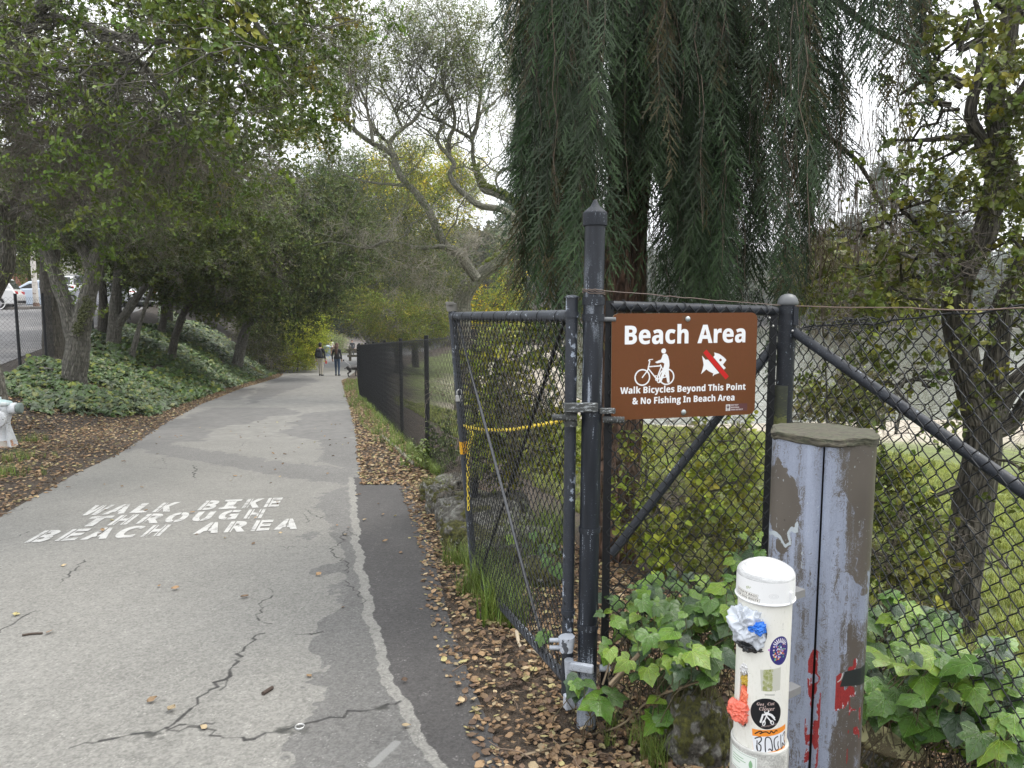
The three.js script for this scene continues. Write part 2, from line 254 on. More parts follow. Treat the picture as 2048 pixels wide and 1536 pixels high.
{
  const bump = asphaltBump.clone(); bump.repeat.set(6, 6); bump.needsUpdate = true;
  const near = new THREE.MeshStandardMaterial({ map: asphaltCanvas(NX0, NW, ND0, 2048, true), roughness: 0.9, bumpMap: bump, bumpScale: 0.003 });
  const right = (d) => d < 8.0 ? along(EP, d) : along(ER, d);
  const group = new THREE.Group(); group.name = 'path'; scene.add(group); tag(group, 'grey asphalt path with a dark patched edge, curving downhill', 'path', null, 'structure');
  part('pavement', sheet((d) => along(EL, d), right, 1.0, 8.0, 90, 60, 0.012, (x, d) => [(x - NX0) / NW, (d - ND0) / NW]), near, group);
  part('pavement', sheet((d) => along(EL, d), (d) => along(ER, d), 8.0, 11.2, 40, 40, 0.012, (x, d) => [(x - NX0) / NW, (d - ND0) / NW]), near, group);
  const far = new THREE.MeshStandardMaterial({ map: asphaltCanvas(-26, 40.96, 8, 1024, false), roughness: 0.9, bumpMap: bump, bumpScale: 0.003 });
  part('pavement', sheet((d) => along(EL, d), (d) => along(ER, d), 11.2, 48, 160, 40, 0.012, (x, d) => [(x + 26) / 40.96, (d - 8) / 40.96]), far, group);
  const plain = std(0.19, 0.188, 0.183, 0.9, { map: grainTex, bumpMap: bump, bumpScale: 0.003 });
  part('pavement', sheet((d) => along(EL, d), (d) => along(ER, d), -5, 1.0, 20, 20, 0.012, (x, d) => [x, d]), plain, group);
  part('pavement', sheet((d) => along(EL, d), (d) => along(ER, d), 48, 110, 60, 20, 0.012, (x, d) => [x, d]), plain, group);
}
{ // stencilled words, worn paint
  const W = 2048, H = 1312, cv = document.createElement('canvas'); cv.width = W; cv.height = H; const c = cv.getContext('2d'), R = rngOf(77);
  c.clearRect(0, 0, W, H);
  const line = (text, x0, x1, y0, y1) => { // letters with stencil bridges
    const n = text.length, cw = (x1 - x0) / n;
    for (let k = 0; k < n; k++) { const ch = text[k]; if (ch === ' ') continue;
      c.save(); c.translate(x0 + (k + 0.5) * cw, y1); c.font = 'bold 100px sans-serif'; const w = c.measureText(ch).width; c.scale(cw * 0.84 / w, (y1 - y0) / 73); c.fillStyle = '#fff'; c.strokeStyle = '#fff'; c.lineWidth = 5; c.textAlign = 'center'; c.fillText(ch, 0, 0); c.strokeText(ch, 0, 0); c.restore();
      if ('ABORUGKEHW'.includes(ch)) { c.save(); c.globalCompositeOperation = 'destination-out'; const cx = x0 + (k + ('EKRB'.includes(ch) ? 0.36 : ch === 'H' ? 0.31 : 0.5)) * cw; c.fillRect(cx - 5, y0 - 8, 10, y1 - y0 + 16); if (ch === 'H') c.fillRect(x0 + (k + 0.69) * cw - 5, y0, 10, y1 - y0); c.restore(); }
    }
  };
  line('WALK BIKE', 90, 1820, 10, 410); line('THROUGH', 220, 1730, 495, 850); line('BEACH AREA', 0, 2045, 945, 1308);
  const im = c.getImageData(0, 0, W, H), d = im.data;
  for (let y = 0; y < H; y++) for (let x = 0; x < W; x++) { const o = (y * W + x) * 4, a = d[o + 3] / 255; const wear = fbm(x * 0.012, y * 0.012, 3, 3) * 0.9 + pn(x * 0.22, y * 0.22) * 0.55 + pn(x * 0.5, y * 0.3, 5) * 0.5; const v = 0.4 + 0.06 * wear; d[o] = toS(v) * 255; d[o + 1] = toS(v * 0.99) * 255; d[o + 2] = toS(v * 0.955) * 255; d[o + 3] = a > 0.4 && wear < 0.3 ? 255 : 0; }
  c.putImageData(im, 0, 0);
  const t = new THREE.CanvasTexture(cv); t.colorSpace = THREE.SRGBColorSpace;
  const n = 24, pos = [], uv = [], idx = [], bl = onPlane(38, 1090), ux = V(0.9776, 0, -0.2107), vx = V(-0.2107, 0, -0.9776);
  for (let j = 0; j <= n; j++) for (let i = 0; i <= n; i++) { const u = i / n, v = j / n, p = bl.clone().addScaledVector(ux, u * 2.05).addScaledVector(vx, v * 1.312); pos.push(p.x, ground(p.x, -p.z) + 0.016, p.z); uv.push(u, v); }
  for (let j = 0; j < n; j++) for (let i = 0; i < n; i++) { const a = j * (n + 1) + i, b = a + n + 1; idx.push(a, a + 1, b, a + 1, b + 1, b); }
  const g = new THREE.BufferGeometry(); g.setAttribute('position', new THREE.Float32BufferAttribute(pos, 3)); g.setAttribute('uv', new THREE.Float32BufferAttribute(uv, 2)); g.setIndex(idx); g.computeVertexNormals();
  single('road_lettering', g, new THREE.MeshStandardMaterial({ map: t, roughness: 0.85, transparent: true, alphaTest: 0.5 }), 'worn white stencilled words painted across the path', 'road marking', null, 'structure');
}
{ // parking lot and lake
  single('parking_lot', sheet((d) => xLot(d) - 60, (d) => xLot(d) - 0.6, 6, 70, 60, 60, 0.012, (x, d) => [x / 2, d / 2]), std(0.2, 0.195, 0.195, 0.9, { map: grainTex }), 'grey asphalt parking lot above the ivy bank', 'parking lot', null, 'structure');
  const w = new THREE.PlaneGeometry(300, 190, 60, 40).rotateX(-Math.PI / 2); w.translate(150, 0, -125);
  const wb = (() => { const a = tile(51, 32), b = tile(52, 64); return dataTex(256, 256, (x, y) => [a(x / 8, y / 8) * 0.6 + b(x / 4, y / 4) * 0.4], false); })(); wb.repeat.set(60, 40);
  shift(single('lake_water', w, new THREE.MeshPhysicalMaterial({ color: new THREE.Color().setRGB(0.1, 0.105, 0.065), roughness: 0.1, bumpMap: wb, bumpScale: 0.02 }), 'calm grey-green lake behind the trees', 'water', null, 'structure'), V(-0.5, WATER, 0));
}
// ---------------------------------------------------------------- leaves, twigs, sprigs
const col3 = (c, k) => [c[0] * k, c[1] * k, c[2] * k];
function leafInto(mb, at, dir, up, len, wid, c, fold = 0.25, curl = 0.12) { // oval leaf, folded on its rib
  const x = V().crossVectors(dir, up).normalize(), n = V().crossVectors(x, dir).normalize(), q = (a, b, h) => at.clone().addScaledVector(dir, a * len).addScaledVector(x, b * wid).addScaledVector(n, h * len);
  mb.col = c; const B = q(0, 0, 0), M = q(0.5, 0, -0.02), T = q(1, 0, -curl), l1 = q(0.3, -0.5, fold * 0.35), l2 = q(0.72, -0.42, fold * 0.3 - curl * 0.6), r1 = q(0.3, 0.5, fold * 0.35), r2 = q(0.72, 0.42, fold * 0.3 - curl * 0.6);
  mb.tri(B, r1, M).tri(M, r1, r2).tri(M, r2, T).tri(B, M, l1).tri(M, l2, l1).tri(M, T, l2);
}
function sprig(seed, { n = 22, len = 0.3, leaf = 0.045, wid = 0.6, spread = 1, c = [1, 1, 1], twig = [0.3, 0.26, 0.2], side = 3 } = {}) { // grows along +y
  const r = rngOf(seed), mb = new MB();
  const stems = [wiggly(V(0, 0, 0), V((r() - 0.5) * 0.1, len, (r() - 0.5) * 0.1), 4, 0.2, r)];
  for (let k = 0; k < side; k++) { const b = stems[0][1 + k % 3], a = r() * 6.28, e = b.clone().add(V(Math.cos(a) * len * 0.45, len * (0.2 + 0.25 * r()), Math.sin(a) * len * 0.45)); stems.push(wiggly(b, e, 3, 0.2, r)); }
  mb.col = twig; stems.forEach((s, k) => mb.tube(s, [k ? 0.0022 : 0.0035, 0.0012], 3, { cap: false }));
  for (let k = 0; k < n; k++) {
    const s = stems[Math.floor(r() * stems.length)], i = 1 + Math.floor(r() * (s.length - 1)), at = s[i].clone().lerp(s[i - 1], r() * 0.9);
    const ax = V().subVectors(s[i], s[i - 1]).normalize(), d = V(r() - 0.5, r() - 0.5, r() - 0.5).normalize().multiplyScalar(spread).add(ax.multiplyScalar(0.7)).normalize(), up = V(r() - 0.5, 0.9, r() - 0.5).normalize();
    const m = 0.7 + 0.6 * r(), L = leaf * (0.7 + 0.6 * r()); leafInto(mb, at, d, up, L, L * wid, [c[0] * m * (0.9 + 0.25 * r()), c[1] * m, c[2] * m], 0.25, 0.1 + 0.2 * r());
  }
  return mb.geo(true);
}
function twigs(seed, { len = 1, n = 12, r0 = 0.008 } = {}) { // bare branching spray along +y
  const r = rngOf(seed), mb = new MB(); const main = wiggly(V(0, 0, 0), V((r() - 0.5) * 0.3 * len, len, (r() - 0.5) * 0.3 * len), 6, 0.22, r); mb.tube(main, [r0, r0 * 0.3], 3, { cap: false });
  for (let k = 0; k < n; k++) { const i = 1 + Math.floor(r() * 5), b = main[i], a = r() * 6.28, l = len * (0.25 + 0.35 * r()), e = b.clone().add(V(Math.cos(a) * l * 0.7, l * (0.1 + 0.6 * r()), Math.sin(a) * l * 0.7)), s = wiggly(b, e, 4, 0.3, r); mb.tube(s, [r0 * 0.5, r0 * 0.2], 3, { cap: false });
    for (let j = 0; j < 3; j++) { const b2 = s[1 + Math.floor(r() * 3)], a2 = r() * 6.28, l2 = l * (0.3 + 0.3 * r()); mb.tube(wiggly(b2, b2.clone().add(V(Math.cos(a2) * l2 * 0.8, l2 * (r() - 0.2), Math.sin(a2) * l2 * 0.8)), 2, 0.3, r), [r0 * 0.28, r0 * 0.15], 3, { cap: false }); } }
  return mb.geo();
}
const _q = new THREE.Quaternion(), _m = new THREE.Matrix4(), _s = V(), UPV = V(0, 1, 0);
function scatter(name, geos, mat, parent, places, kind = 'stuff') { // places: {p, q, s, c}; one InstancedMesh for each shape
  geos.forEach((geo, v) => {
    const mine = places.filter((_, k) => k % geos.length === v); if (!mine.length) return;
    const im = new THREE.InstancedMesh(geo, mat, mine.length); im.name = parent === scene ? numbered(name) : name; im.castShadow = im.receiveShadow = true;
    mine.forEach((o, k) => { im.setMatrixAt(k, _m.compose(o.p, o.q, typeof o.s === 'number' ? _s.setScalar(o.s) : o.s)); if (o.c) im.setColorAt(k, new THREE.Color().setRGB(...o.c)); });
    if (kind) im.userData.kind = kind; parent.add(im);
  });
}
const aim = (dir, r) => new THREE.Quaternion().setFromUnitVectors(UPV, dir).multiply(_q.clone().setFromAxisAngle(UPV, r() * 6.28));
const SPRIG = { oak: [1, 2, 3].map((k) => sprig(100 + k, { n: 26, len: 0.34, leaf: 0.05, wid: 0.62, twig: [0.6, 0.5, 0.42] })), fine: [1, 2].map((k) => sprig(200 + k, { n: 30, len: 0.6, leaf: 0.055, wid: 0.5, side: 5 })), broad: [1, 2, 3].map((k) => sprig(300 + k, { n: 14, len: 0.26, leaf: 0.052, wid: 0.72, side: 2 })) };
const farClump = [1, 2, 3].map((k) => sprig(400 + k, { n: 70, len: 1.3, leaf: 0.2, wid: 0.7, side: 7 }));
const TWIG = [1, 2, 3].map((k) => twigs(500 + k, { len: 1, n: 13, r0: 0.007 }));
const leafFoliage = leafMat(0.55, 0.42), darkFoliage = leafMat(0.75, 0.3, { specularIntensity: 0.25 }), farFoliage = leafMat(0.75, 0.38, { specularIntensity: 0.25 }), twigMat = std(0.17, 0.15, 0.13, 0.95);
// crown made of blobs {c, r:[rx,ry,rz]}
function crown(tree, blobs, { seed = 1, n = 300, geos = SPRIG.oak, mat = leafFoliage, hue = [0.075, 0.1, 0.03], vary = 0.35, scale = 1, shell = 0.5, droop = 0.2, twigN = 0, twigScale = 1, tm = twigMat, accent = null } = {}) {
  const r = rngOf(seed), places = [], tw = [], vol = blobs.reduce((a, b) => a + b.r[0] * b.r[1] + b.r[1] * b.r[2], 0);
  for (const b of blobs) {
    const share = (b.r[0] * b.r[1] + b.r[1] * b.r[2]) / vol * (b.k ?? 1), m = Math.round(n * share), clumpSeed = r() * 50;
    for (let k = 0; k < m; k++) {
      const u = V(r() * 2 - 1, r() * 2 - 1, r() * 2 - 1); if (u.lengthSq() > 1) u.normalize().multiplyScalar(Math.cbrt(r())); const L = u.length(); u.normalize();
      const rad = Math.pow(L, shell) * (0.85 + 0.3 * pn(u.x * 2 + clumpSeed, u.y * 2, u.z * 2)), p = V(u.x * b.r[0] * rad, u.y * b.r[1] * rad, u.z * b.r[2] * rad).add(b.c);
      if (pn(p.x * 1.1 / scale, p.y * 1.1 / scale, p.z * 1.1 / scale + clumpSeed) < -0.12) continue; // gaps between clumps
      const d = u.clone().multiplyScalar(0.8).add(V((r() - 0.5) * 1.2, (r() - 0.35) * 1.0 - droop, (r() - 0.5) * 1.2)).normalize(), t = 1 + vary * (r() * 2 - 1), y = 0.85 + 0.35 * r();
      const h = accent && r() < accent[3] ? accent : hue; places.push({ p, q: aim(d, r), s: scale * (0.75 + 0.5 * r()), c: [h[0] * t * y, h[1] * t, h[2] * t * 0.9] });
    }
    for (let k = 0; k < twigN * share; k++) { const u = V(r() * 2 - 1, r() * 2 - 1, r() * 2 - 1).normalize(), rad = 0.15 + 0.7 * r(), p = V(u.x * b.r[0] * rad, u.y * b.r[1] * rad, u.z * b.r[2] * rad).add(b.c), d = u.clone().add(V((r() - 0.5), (r() - 0.5) - droop * 1.2, (r() - 0.5))).normalize(); tw.push({ p, q: aim(d, r), s: twigScale * (0.6 + 0.8 * r()) }); }
  }
  scatter('crown', geos, mat, tree, places); if (tw.length) scatter('twigs', TWIG, tm, tree, tw);
}
// limbs: [{p:[[px,py,d],...], r:[r0,r1]}]; branches to blobs start at the nearest limb point
function limbs(tree, list, mat, { sides = 9, lump = 0.18, seed = 1, name = 'trunk' } = {}) {
  const mb = new MB(), nodes = [];
  list.forEach((l, k) => { const raw = l.p.map((q) => q.isVector3 ? q : P(...q)), pts = curve(raw, Math.max(6, raw.length * 4)); mb.tube(pts, l.r, l.r[0] > 0.06 ? sides + 3 : sides - 2, { lump: l.r[0] > 0.04 ? lump : lump * 0.5, seed: seed + k }); pts.forEach((p, j) => nodes.push({ p, r: lerp(l.r[0], l.r[1], j / (pts.length - 1)) })); });
  part(name, mb.geo(), mat, tree); return nodes;
}
function reach(tree, nodes, blobs, mat, { seed = 1, per = 1, r0 = 0.035, sub = 4 } = {}) {
  const r = rngOf(seed), mb = new MB();
  for (const b of blobs) for (let k = 0; k < per; k++) {
    const e = b.c.clone().add(V((r() - 0.5) * b.r[0], (r() - 0.5) * b.r[1], (r() - 0.5) * b.r[2])); let best = null, bd = 1e9; for (const q of nodes) { const d = q.p.distanceToSquared(e); if (d < bd) { bd = d; best = q; } }
    const L = Math.sqrt(bd), R0 = Math.min(best.r * 0.8, r0 * (0.6 + 0.25 * L)), w = wiggly(best.p, e, Math.max(4, Math.round(L * 3)), 0.16, r, -0.06); mb.tube(w, [R0, 0.01], 6, { cap: false });
    for (let j = 0; j < sub; j++) { const s = w[1 + Math.floor(r() * (w.length - 1))], f = b.c.clone().add(V((r() - 0.5) * 1.8 * b.r[0], (r() - 0.5) * 1.8 * b.r[1], (r() - 0.5) * 1.8 * b.r[2])); mb.tube(wiggly(s, f, 5, 0.25, r), [R0 * 0.45, 0.004], 4, { cap: false }); }
  }
  if (mb.count) part('branch', mb.geo(), mat, tree, 'stuff');
}
// forking branches from limb points; gives back their tips
function ramify(tree, nodes, mat, { seed = 1, n = 50, len = 1.2, r0 = 0.03, levels = 4, up = 0.5, from = null, kids = 3, side = 1 } = {}) {
  const r = rngOf(seed), mb = new MB(), tips = [];
  const grow = (p, d, L, rad, lv) => { const e = p.clone().addScaledVector(d, L), w = wiggly(p, e, lv > 2 ? 5 : 3, 0.16, r); mb.tube(w, [rad, rad * 0.55], lv > 2 ? 5 : 3, { cap: false }); if (lv <= 1) { tips.push({ p: e, d }); return; } for (let k = 0; k < kids; k++) { const b = k ? w[1 + Math.floor(r() * (w.length - 1))] : e; grow(b, d.clone().add(V((r() - 0.5) * 1.7, (r() - 0.5) * 1.3 + up * 0.35, (r() - 0.5) * 1.7)).normalize(), L * (0.5 + 0.3 * r()), rad * 0.58, lv - 1); } };
  for (let k = 0; k < n; k++) { const q = nodes[Math.floor(r() * nodes.length)]; grow(q.p, V((r() - 0.5) * 2 * side, up + (r() - 0.5) * 0.8, (r() - 0.5) * 2).normalize(), len * (0.6 + 0.7 * r()), Math.min(q.r * 0.7, r0), levels); }
  part('branch', mb.geo(), mat, tree, 'stuff'); return tips;
}
function leafTips(tree, tips, { seed = 1, per = 2, geos = SPRIG.fine, mat = leafFoliage, hue = [0.1, 0.13, 0.03], scale = 1, spread = 0.25, keep = 1 } = {}) {
  const r = rngOf(seed), pl = []; for (const t of tips) { if (r() > keep) continue; for (let k = 0; k < per; k++) { const m = 0.7 + 0.6 * r(); pl.push({ p: t.p.clone().add(V((r() - 0.5) * spread, (r() - 0.5) * spread, (r() - 0.5) * spread)), q: aim(t.d.clone().add(V(r() - 0.5, r() - 0.3, r() - 0.5)).normalize(), r), s: scale * (0.7 + 0.6 * r()), c: [hue[0] * m * (0.85 + 0.3 * r()), hue[1] * m, hue[2] * m] }); } } scatter('crown', geos, mat, tree, pl);
}
const blob = (px, py, d, rpx, rpy = rpx, rd = null, k = 1) => { const s = d / FPX; return { c: P(px, py, d), r: [rpx * s, rpy * s, rd ?? Math.min(rpx, rpy) * s * 1.1], k }; };
const greyBark = barkMat(0.3, 0.275, 0.25, 0.05), darkBark = barkMat(0.16, 0.14, 0.12, 0.04), redBark = barkMat(0.26, 0.15, 0.11, 0.06), paleBark = barkMat(0.42, 0.4, 0.35, 0.03);
const treeAt = (name, label, base) => { const t = thing(name, label, 'tree', null); return t; };

// ---------------------------------------------------------------- trees on the left bank
{
  const t = treeAt('oak_tree', 'old oak leaning over the fire hydrant, long limbs arching above the path');
  const nodes = limbs(t, [
    { p: [[-8, 815, 11.6], [-25, 740, 11.6], [-40, 660, 11.6], [-20, 585, 11.6], [8, 535, 11.5], [12, 470, 11.4], [6, 420, 11.2], [-8, 380, 11]], r: [0.2, 0.11] },
    { p: [[14, 470, 11.4], [27, 424, 11.2], [85, 400, 11], [143, 376, 10.8], [181, 359, 10.6], [260, 330, 10.2], [340, 345, 10]], r: [0.085, 0.015] },
    { p: [[22, 440, 11.3], [27, 410, 11.2], [48, 362, 11.1], [72, 345, 11], [109, 308, 10.8], [137, 290, 10.6], [200, 285, 10.2], [270, 250, 10]], r: [0.065, 0.012] },
    { p: [[-20, 400, 11], [-45, 250, 10], [-20, 160, 9], [0, 116, 8.6], [20, 150, 8.4], [61, 147, 8.2], [96, 137, 8], [147, 140, 7.8], [220, 180, 7.5], [300, 260, 7.4]], r: [0.07, 0.012] },
    { p: [[-60, 200, 10], [-70, 80, 9], [0, 51, 8], [51, 38, 7.8], [113, 38, 7.6], [171, 51, 7.4], [219, 89, 7.2], [249, 109, 7.1], [290, 133, 7], [328, 191, 7], [362, 239, 7], [393, 267, 7], [430, 330, 7]], r: [0.065, 0.008] },
    { p: [[-40, 330, 11], [40, 285, 10.5], [20, 250, 10.2], [0, 200, 10]], r: [0.05, 0.02] }, { p: [[0, 195, 9], [70, 205, 8.8], [130, 180, 8.6], [190, 230, 8.4], [205, 300, 8.4]], r: [0.03, 0.008] },
    { p: [[51, 38, 7.8], [150, -30, 7.2], [280, -60, 6.6], [420, -30, 6.2], [500, 30, 5.9], [560, 120, 5.8]], r: [0.07, 0.008] }, { p: [[171, 51, 7.4], [270, 80, 6.8], [380, 90, 6.2], [450, 140, 6]], r: [0.04, 0.006] },
  ], greyBark, { seed: 3 });
  const blobs = [blob(470, 90, 6.1, 110, 75, 0.6, 1.1), blob(560, 60, 6.6, 90, 110, 0.7), blob(430, 20, 6.4, 120, 60, 0.7), blob(300, 30, 7, 110, 60, 0.8, 0.45), blob(640, 20, 8, 60, 70, 0.8, 0.8), blob(610, 190, 9, 60, 90, 0.9), blob(480, 200, 8, 90, 70, 0.9, 0.9), blob(150, 0, 8, 160, 80, 1.2, 0.35),
    blob(60, 90, 9.6, 140, 110, 1.2, 0.3), blob(330, 190, 9, 120, 110, 1, 0.55), blob(150, 230, 10, 150, 110, 1.2, 0.35), blob(390, 330, 10.4, 110, 90, 1.2), blob(520, 300, 11, 100, 100, 1.2, 1.1), blob(250, 300, 11, 130, 80, 1.2, 0.45),
    // above and beside the frame, where it shades the bank
    blob(300, -200, 7, 350, 150, 2, 0.8), blob(-150, 0, 9, 200, 260, 2, 0.6), blob(-40, -260, 9, 300, 160, 2, 0.5)];
  reach(t, nodes, blobs, greyBark, { seed: 5, per: 2, sub: 7, r0: 0.02 });
  leafTips(t, ramify(t, nodes.filter((q) => q.r < 0.06), greyBark, { seed: 6, n: 90, len: 0.7, r0: 0.014, levels: 4, up: -0.25 }), { seed: 7, per: 1, geos: SPRIG.oak, hue: [0.125, 0.19, 0.022], scale: 0.8, keep: 0.35 });
  crown(t, blobs, { seed: 11, n: 6000, hue: [0.112, 0.165, 0.023], twigN: 330, twigScale: 0.6, scale: 1.0, shell: 0.45, droop: 0.35, accent: [0.24, 0.24, 0.03, 0.1] });
  crown(t, [blob(60, 90, 8.8, 140, 90, 1), blob(180, 160, 8.6, 140, 110, 1), blob(150, 250, 9.4, 150, 100, 1.2), blob(330, 240, 9, 110, 110, 1), blob(260, 330, 10, 140, 80, 1)], { seed: 12, n: 0, twigN: 330, twigScale: 0.75, droop: 0.6 });
}
{
  const t = treeAt('oak_tree', 'forked grey oak with moss in its crotch, rooted in the ivy');
  const base = onGround(148, 770), D = -base.z; const k = (a) => a.map(([x, y]) => [x, y, D]);
  const nodes = limbs(t, [
    { p: [[147, 785, D], [147, 755, D], [155, 700, D], [158, 660, D]], r: [0.3, 0.22] },
    { p: k([[152, 680], [140, 630], [122, 580], [97, 510], [70, 455], [52, 420], [40, 380], [60, 300]]), r: [0.19, 0.05] },
    { p: k([[158, 672], [172, 608], [187, 546], [200, 483], [196, 452], [185, 400], [210, 330]]), r: [0.22, 0.05] },
    { p: k([[184, 535], [165, 500], [146, 473], [129, 437], [120, 390]]), r: [0.15, 0.04] }, { p: k([[198, 500], [180, 470], [162, 450], [150, 400]]), r: [0.08, 0.03] },
    { p: k([[199, 480], [217, 465], [245, 459], [271, 460]]), r: [0.05, 0.02] }, { p: k([[205, 500], [217, 502], [258, 496], [275, 475], [310, 471], [350, 470]]), r: [0.06, 0.012] }, { p: k([[274, 476], [276, 460], [280, 440]]), r: [0.03, 0.01] }, { p: k([[200, 470], [240, 430], [260, 400], [300, 370]]), r: [0.12, 0.02] },
  ], greyBark, { seed: 23, lump: 0.22 });
  const blobs = [blob(60, 380, D, 110, 80), blob(180, 390, D - 0.5, 110, 80), blob(290, 400, D, 100, 80), blob(330, 470, D + 0.5, 100, 55), blob(150, 300, D + 1, 160, 90, 1.6), blob(400, 420, D - 1, 110, 80), blob(480, 400, D - 1.5, 80, 80)];
  reach(t, nodes, blobs, greyBark, { seed: 25, per: 2, sub: 5 });
  crown(t, blobs, { seed: 27, n: 3200, hue: [0.085, 0.122, 0.022], twigN: 190, twigScale: 0.75, scale: 1.15, droop: 0.4 });
  // moss cushion in the fork
  const r = rngOf(9), mb = new MB(); for (let q = 0; q < 300; q++) { const u = r(), p = P(152 + 26 * u + (r() + r() - 1) * 12, 668 - 70 * u + (r() - 0.5) * 16, D - 0.26 - 0.05 * r()); mb.add(new THREE.IcosahedronGeometry(0.012 + 0.022 * r(), 0), new THREE.Matrix4().setPosition(p.x, p.y, p.z)); } part('moss', mb.geo(), std(0.06, 0.066, 0.026, 1), t);
}
const bankTrees = [
  ['tall oak with a dark twin stem behind the forked oak', [[[225, 700], [229, 640], [232, 590], [237, 545], [235, 500]], [[232, 655], [262, 612], [285, 580], [310, 545], [340, 500]], [[236, 550], [248, 540], [252, 480]]], 0.26, 17.5, [[250, 410, 130, 60], [360, 460, 100, 50], [300, 360, 120, 80]]],
  ['slim dark oak stem standing just right of the forked oak', [[[204, 672], [207, 620], [203, 560], [190, 500], [150, 450]]], 0.2, 19, [[180, 410, 120, 60], [260, 440, 70, 40]]],
  ['broad grey oak trunk beside the parking lot fence post', [[[108, 712], [106, 650], [100, 560], [95, 480], [90, 420]], [[100, 520], [112, 470], [130, 430]]], 0.34, 18.5, [[90, 380, 130, 70], [30, 430, 60, 40]]],
  ['pale thin oak stem leaning right out of the ivy', [[[262, 720], [272, 680], [278, 655], [292, 608], [310, 560], [330, 520]], [[278, 655], [268, 690]]], 0.1, 17, [[340, 500, 90, 50], [420, 520, 80, 50]]],
  ['dark leaning oak stem in the middle of the ivy bank', [[[342, 722], [352, 670], [366, 630], [385, 598], [410, 555], [450, 520]], [[384, 600], [380, 560], [360, 520]]], 0.17, 21, [[430, 510, 110, 60], [370, 480, 90, 60], [520, 530, 90, 60]]],
  ['oak with a forked stem high on the ivy bank', [[[322, 668], [328, 620], [322, 580], [310, 540]], [[326, 625], [345, 600], [360, 560]], [[312, 600], [302, 580], [290, 560]]], 0.2, 24, [[320, 490, 100, 50], [400, 550, 50, 26]]],
  ['leaning oak at the foot of the bank near the path bend', [[[474, 735], [484, 685], [496, 645], [505, 609], [509, 570], [520, 500]], [[498, 645], [523, 630], [535, 600], [560, 575], [620, 530]], [[506, 610], [480, 600], [455, 592], [423, 602]], [[512, 560], [560, 520], [620, 480]]], 0.3, 28, [[560, 520, 130, 70], [640, 500, 70, 90], [480, 500, 110, 70], [600, 430, 90, 80], [560, 580, 50, 40]]],
];
bankTrees.forEach(([label, ls, r0, d, bl], n) => {
  const t = treeAt('oak_tree', label); const foot = onGround(...ls[0][0]), off = 0, D = Math.min(d, -foot.z + 0.0) || d, dd = Math.abs(-foot.z - d) < 8 ? -foot.z : d;
  const first = G(P(...ls[0][0], dd).x, -dd); first.y -= 0.15; const list = ls.map((l, k) => ({ p: l.map(([x, y]) => P(x, y, dd)), r: [k ? r0 * 0.6 : r0, k ? r0 * 0.12 : r0 * 0.35] })); list[0].p.unshift(first);
  const nodes = limbs(t, list, n % 3 === 0 ? greyBark : darkBark, { seed: 40 + n }); const blobs = bl.map(([x, y, a, b], k) => blob(x, y, dd + (k % 2), a, b));
  reach(t, nodes, blobs, darkBark, { seed: 50 + n, per: 2, sub: 6, r0: 0.03 });
  crown(t, blobs, { seed: 60 + n, n: 1300 + 300 * bl.length, hue: [0.075, 0.105, 0.024], mat: dd > 19 ? darkFoliage : leafFoliage, twigN: 150, twigScale: 0.8, scale: dd / 13, droop: 0.45, geos: dd > 22 ? SPRIG.fine : SPRIG.oak });
});
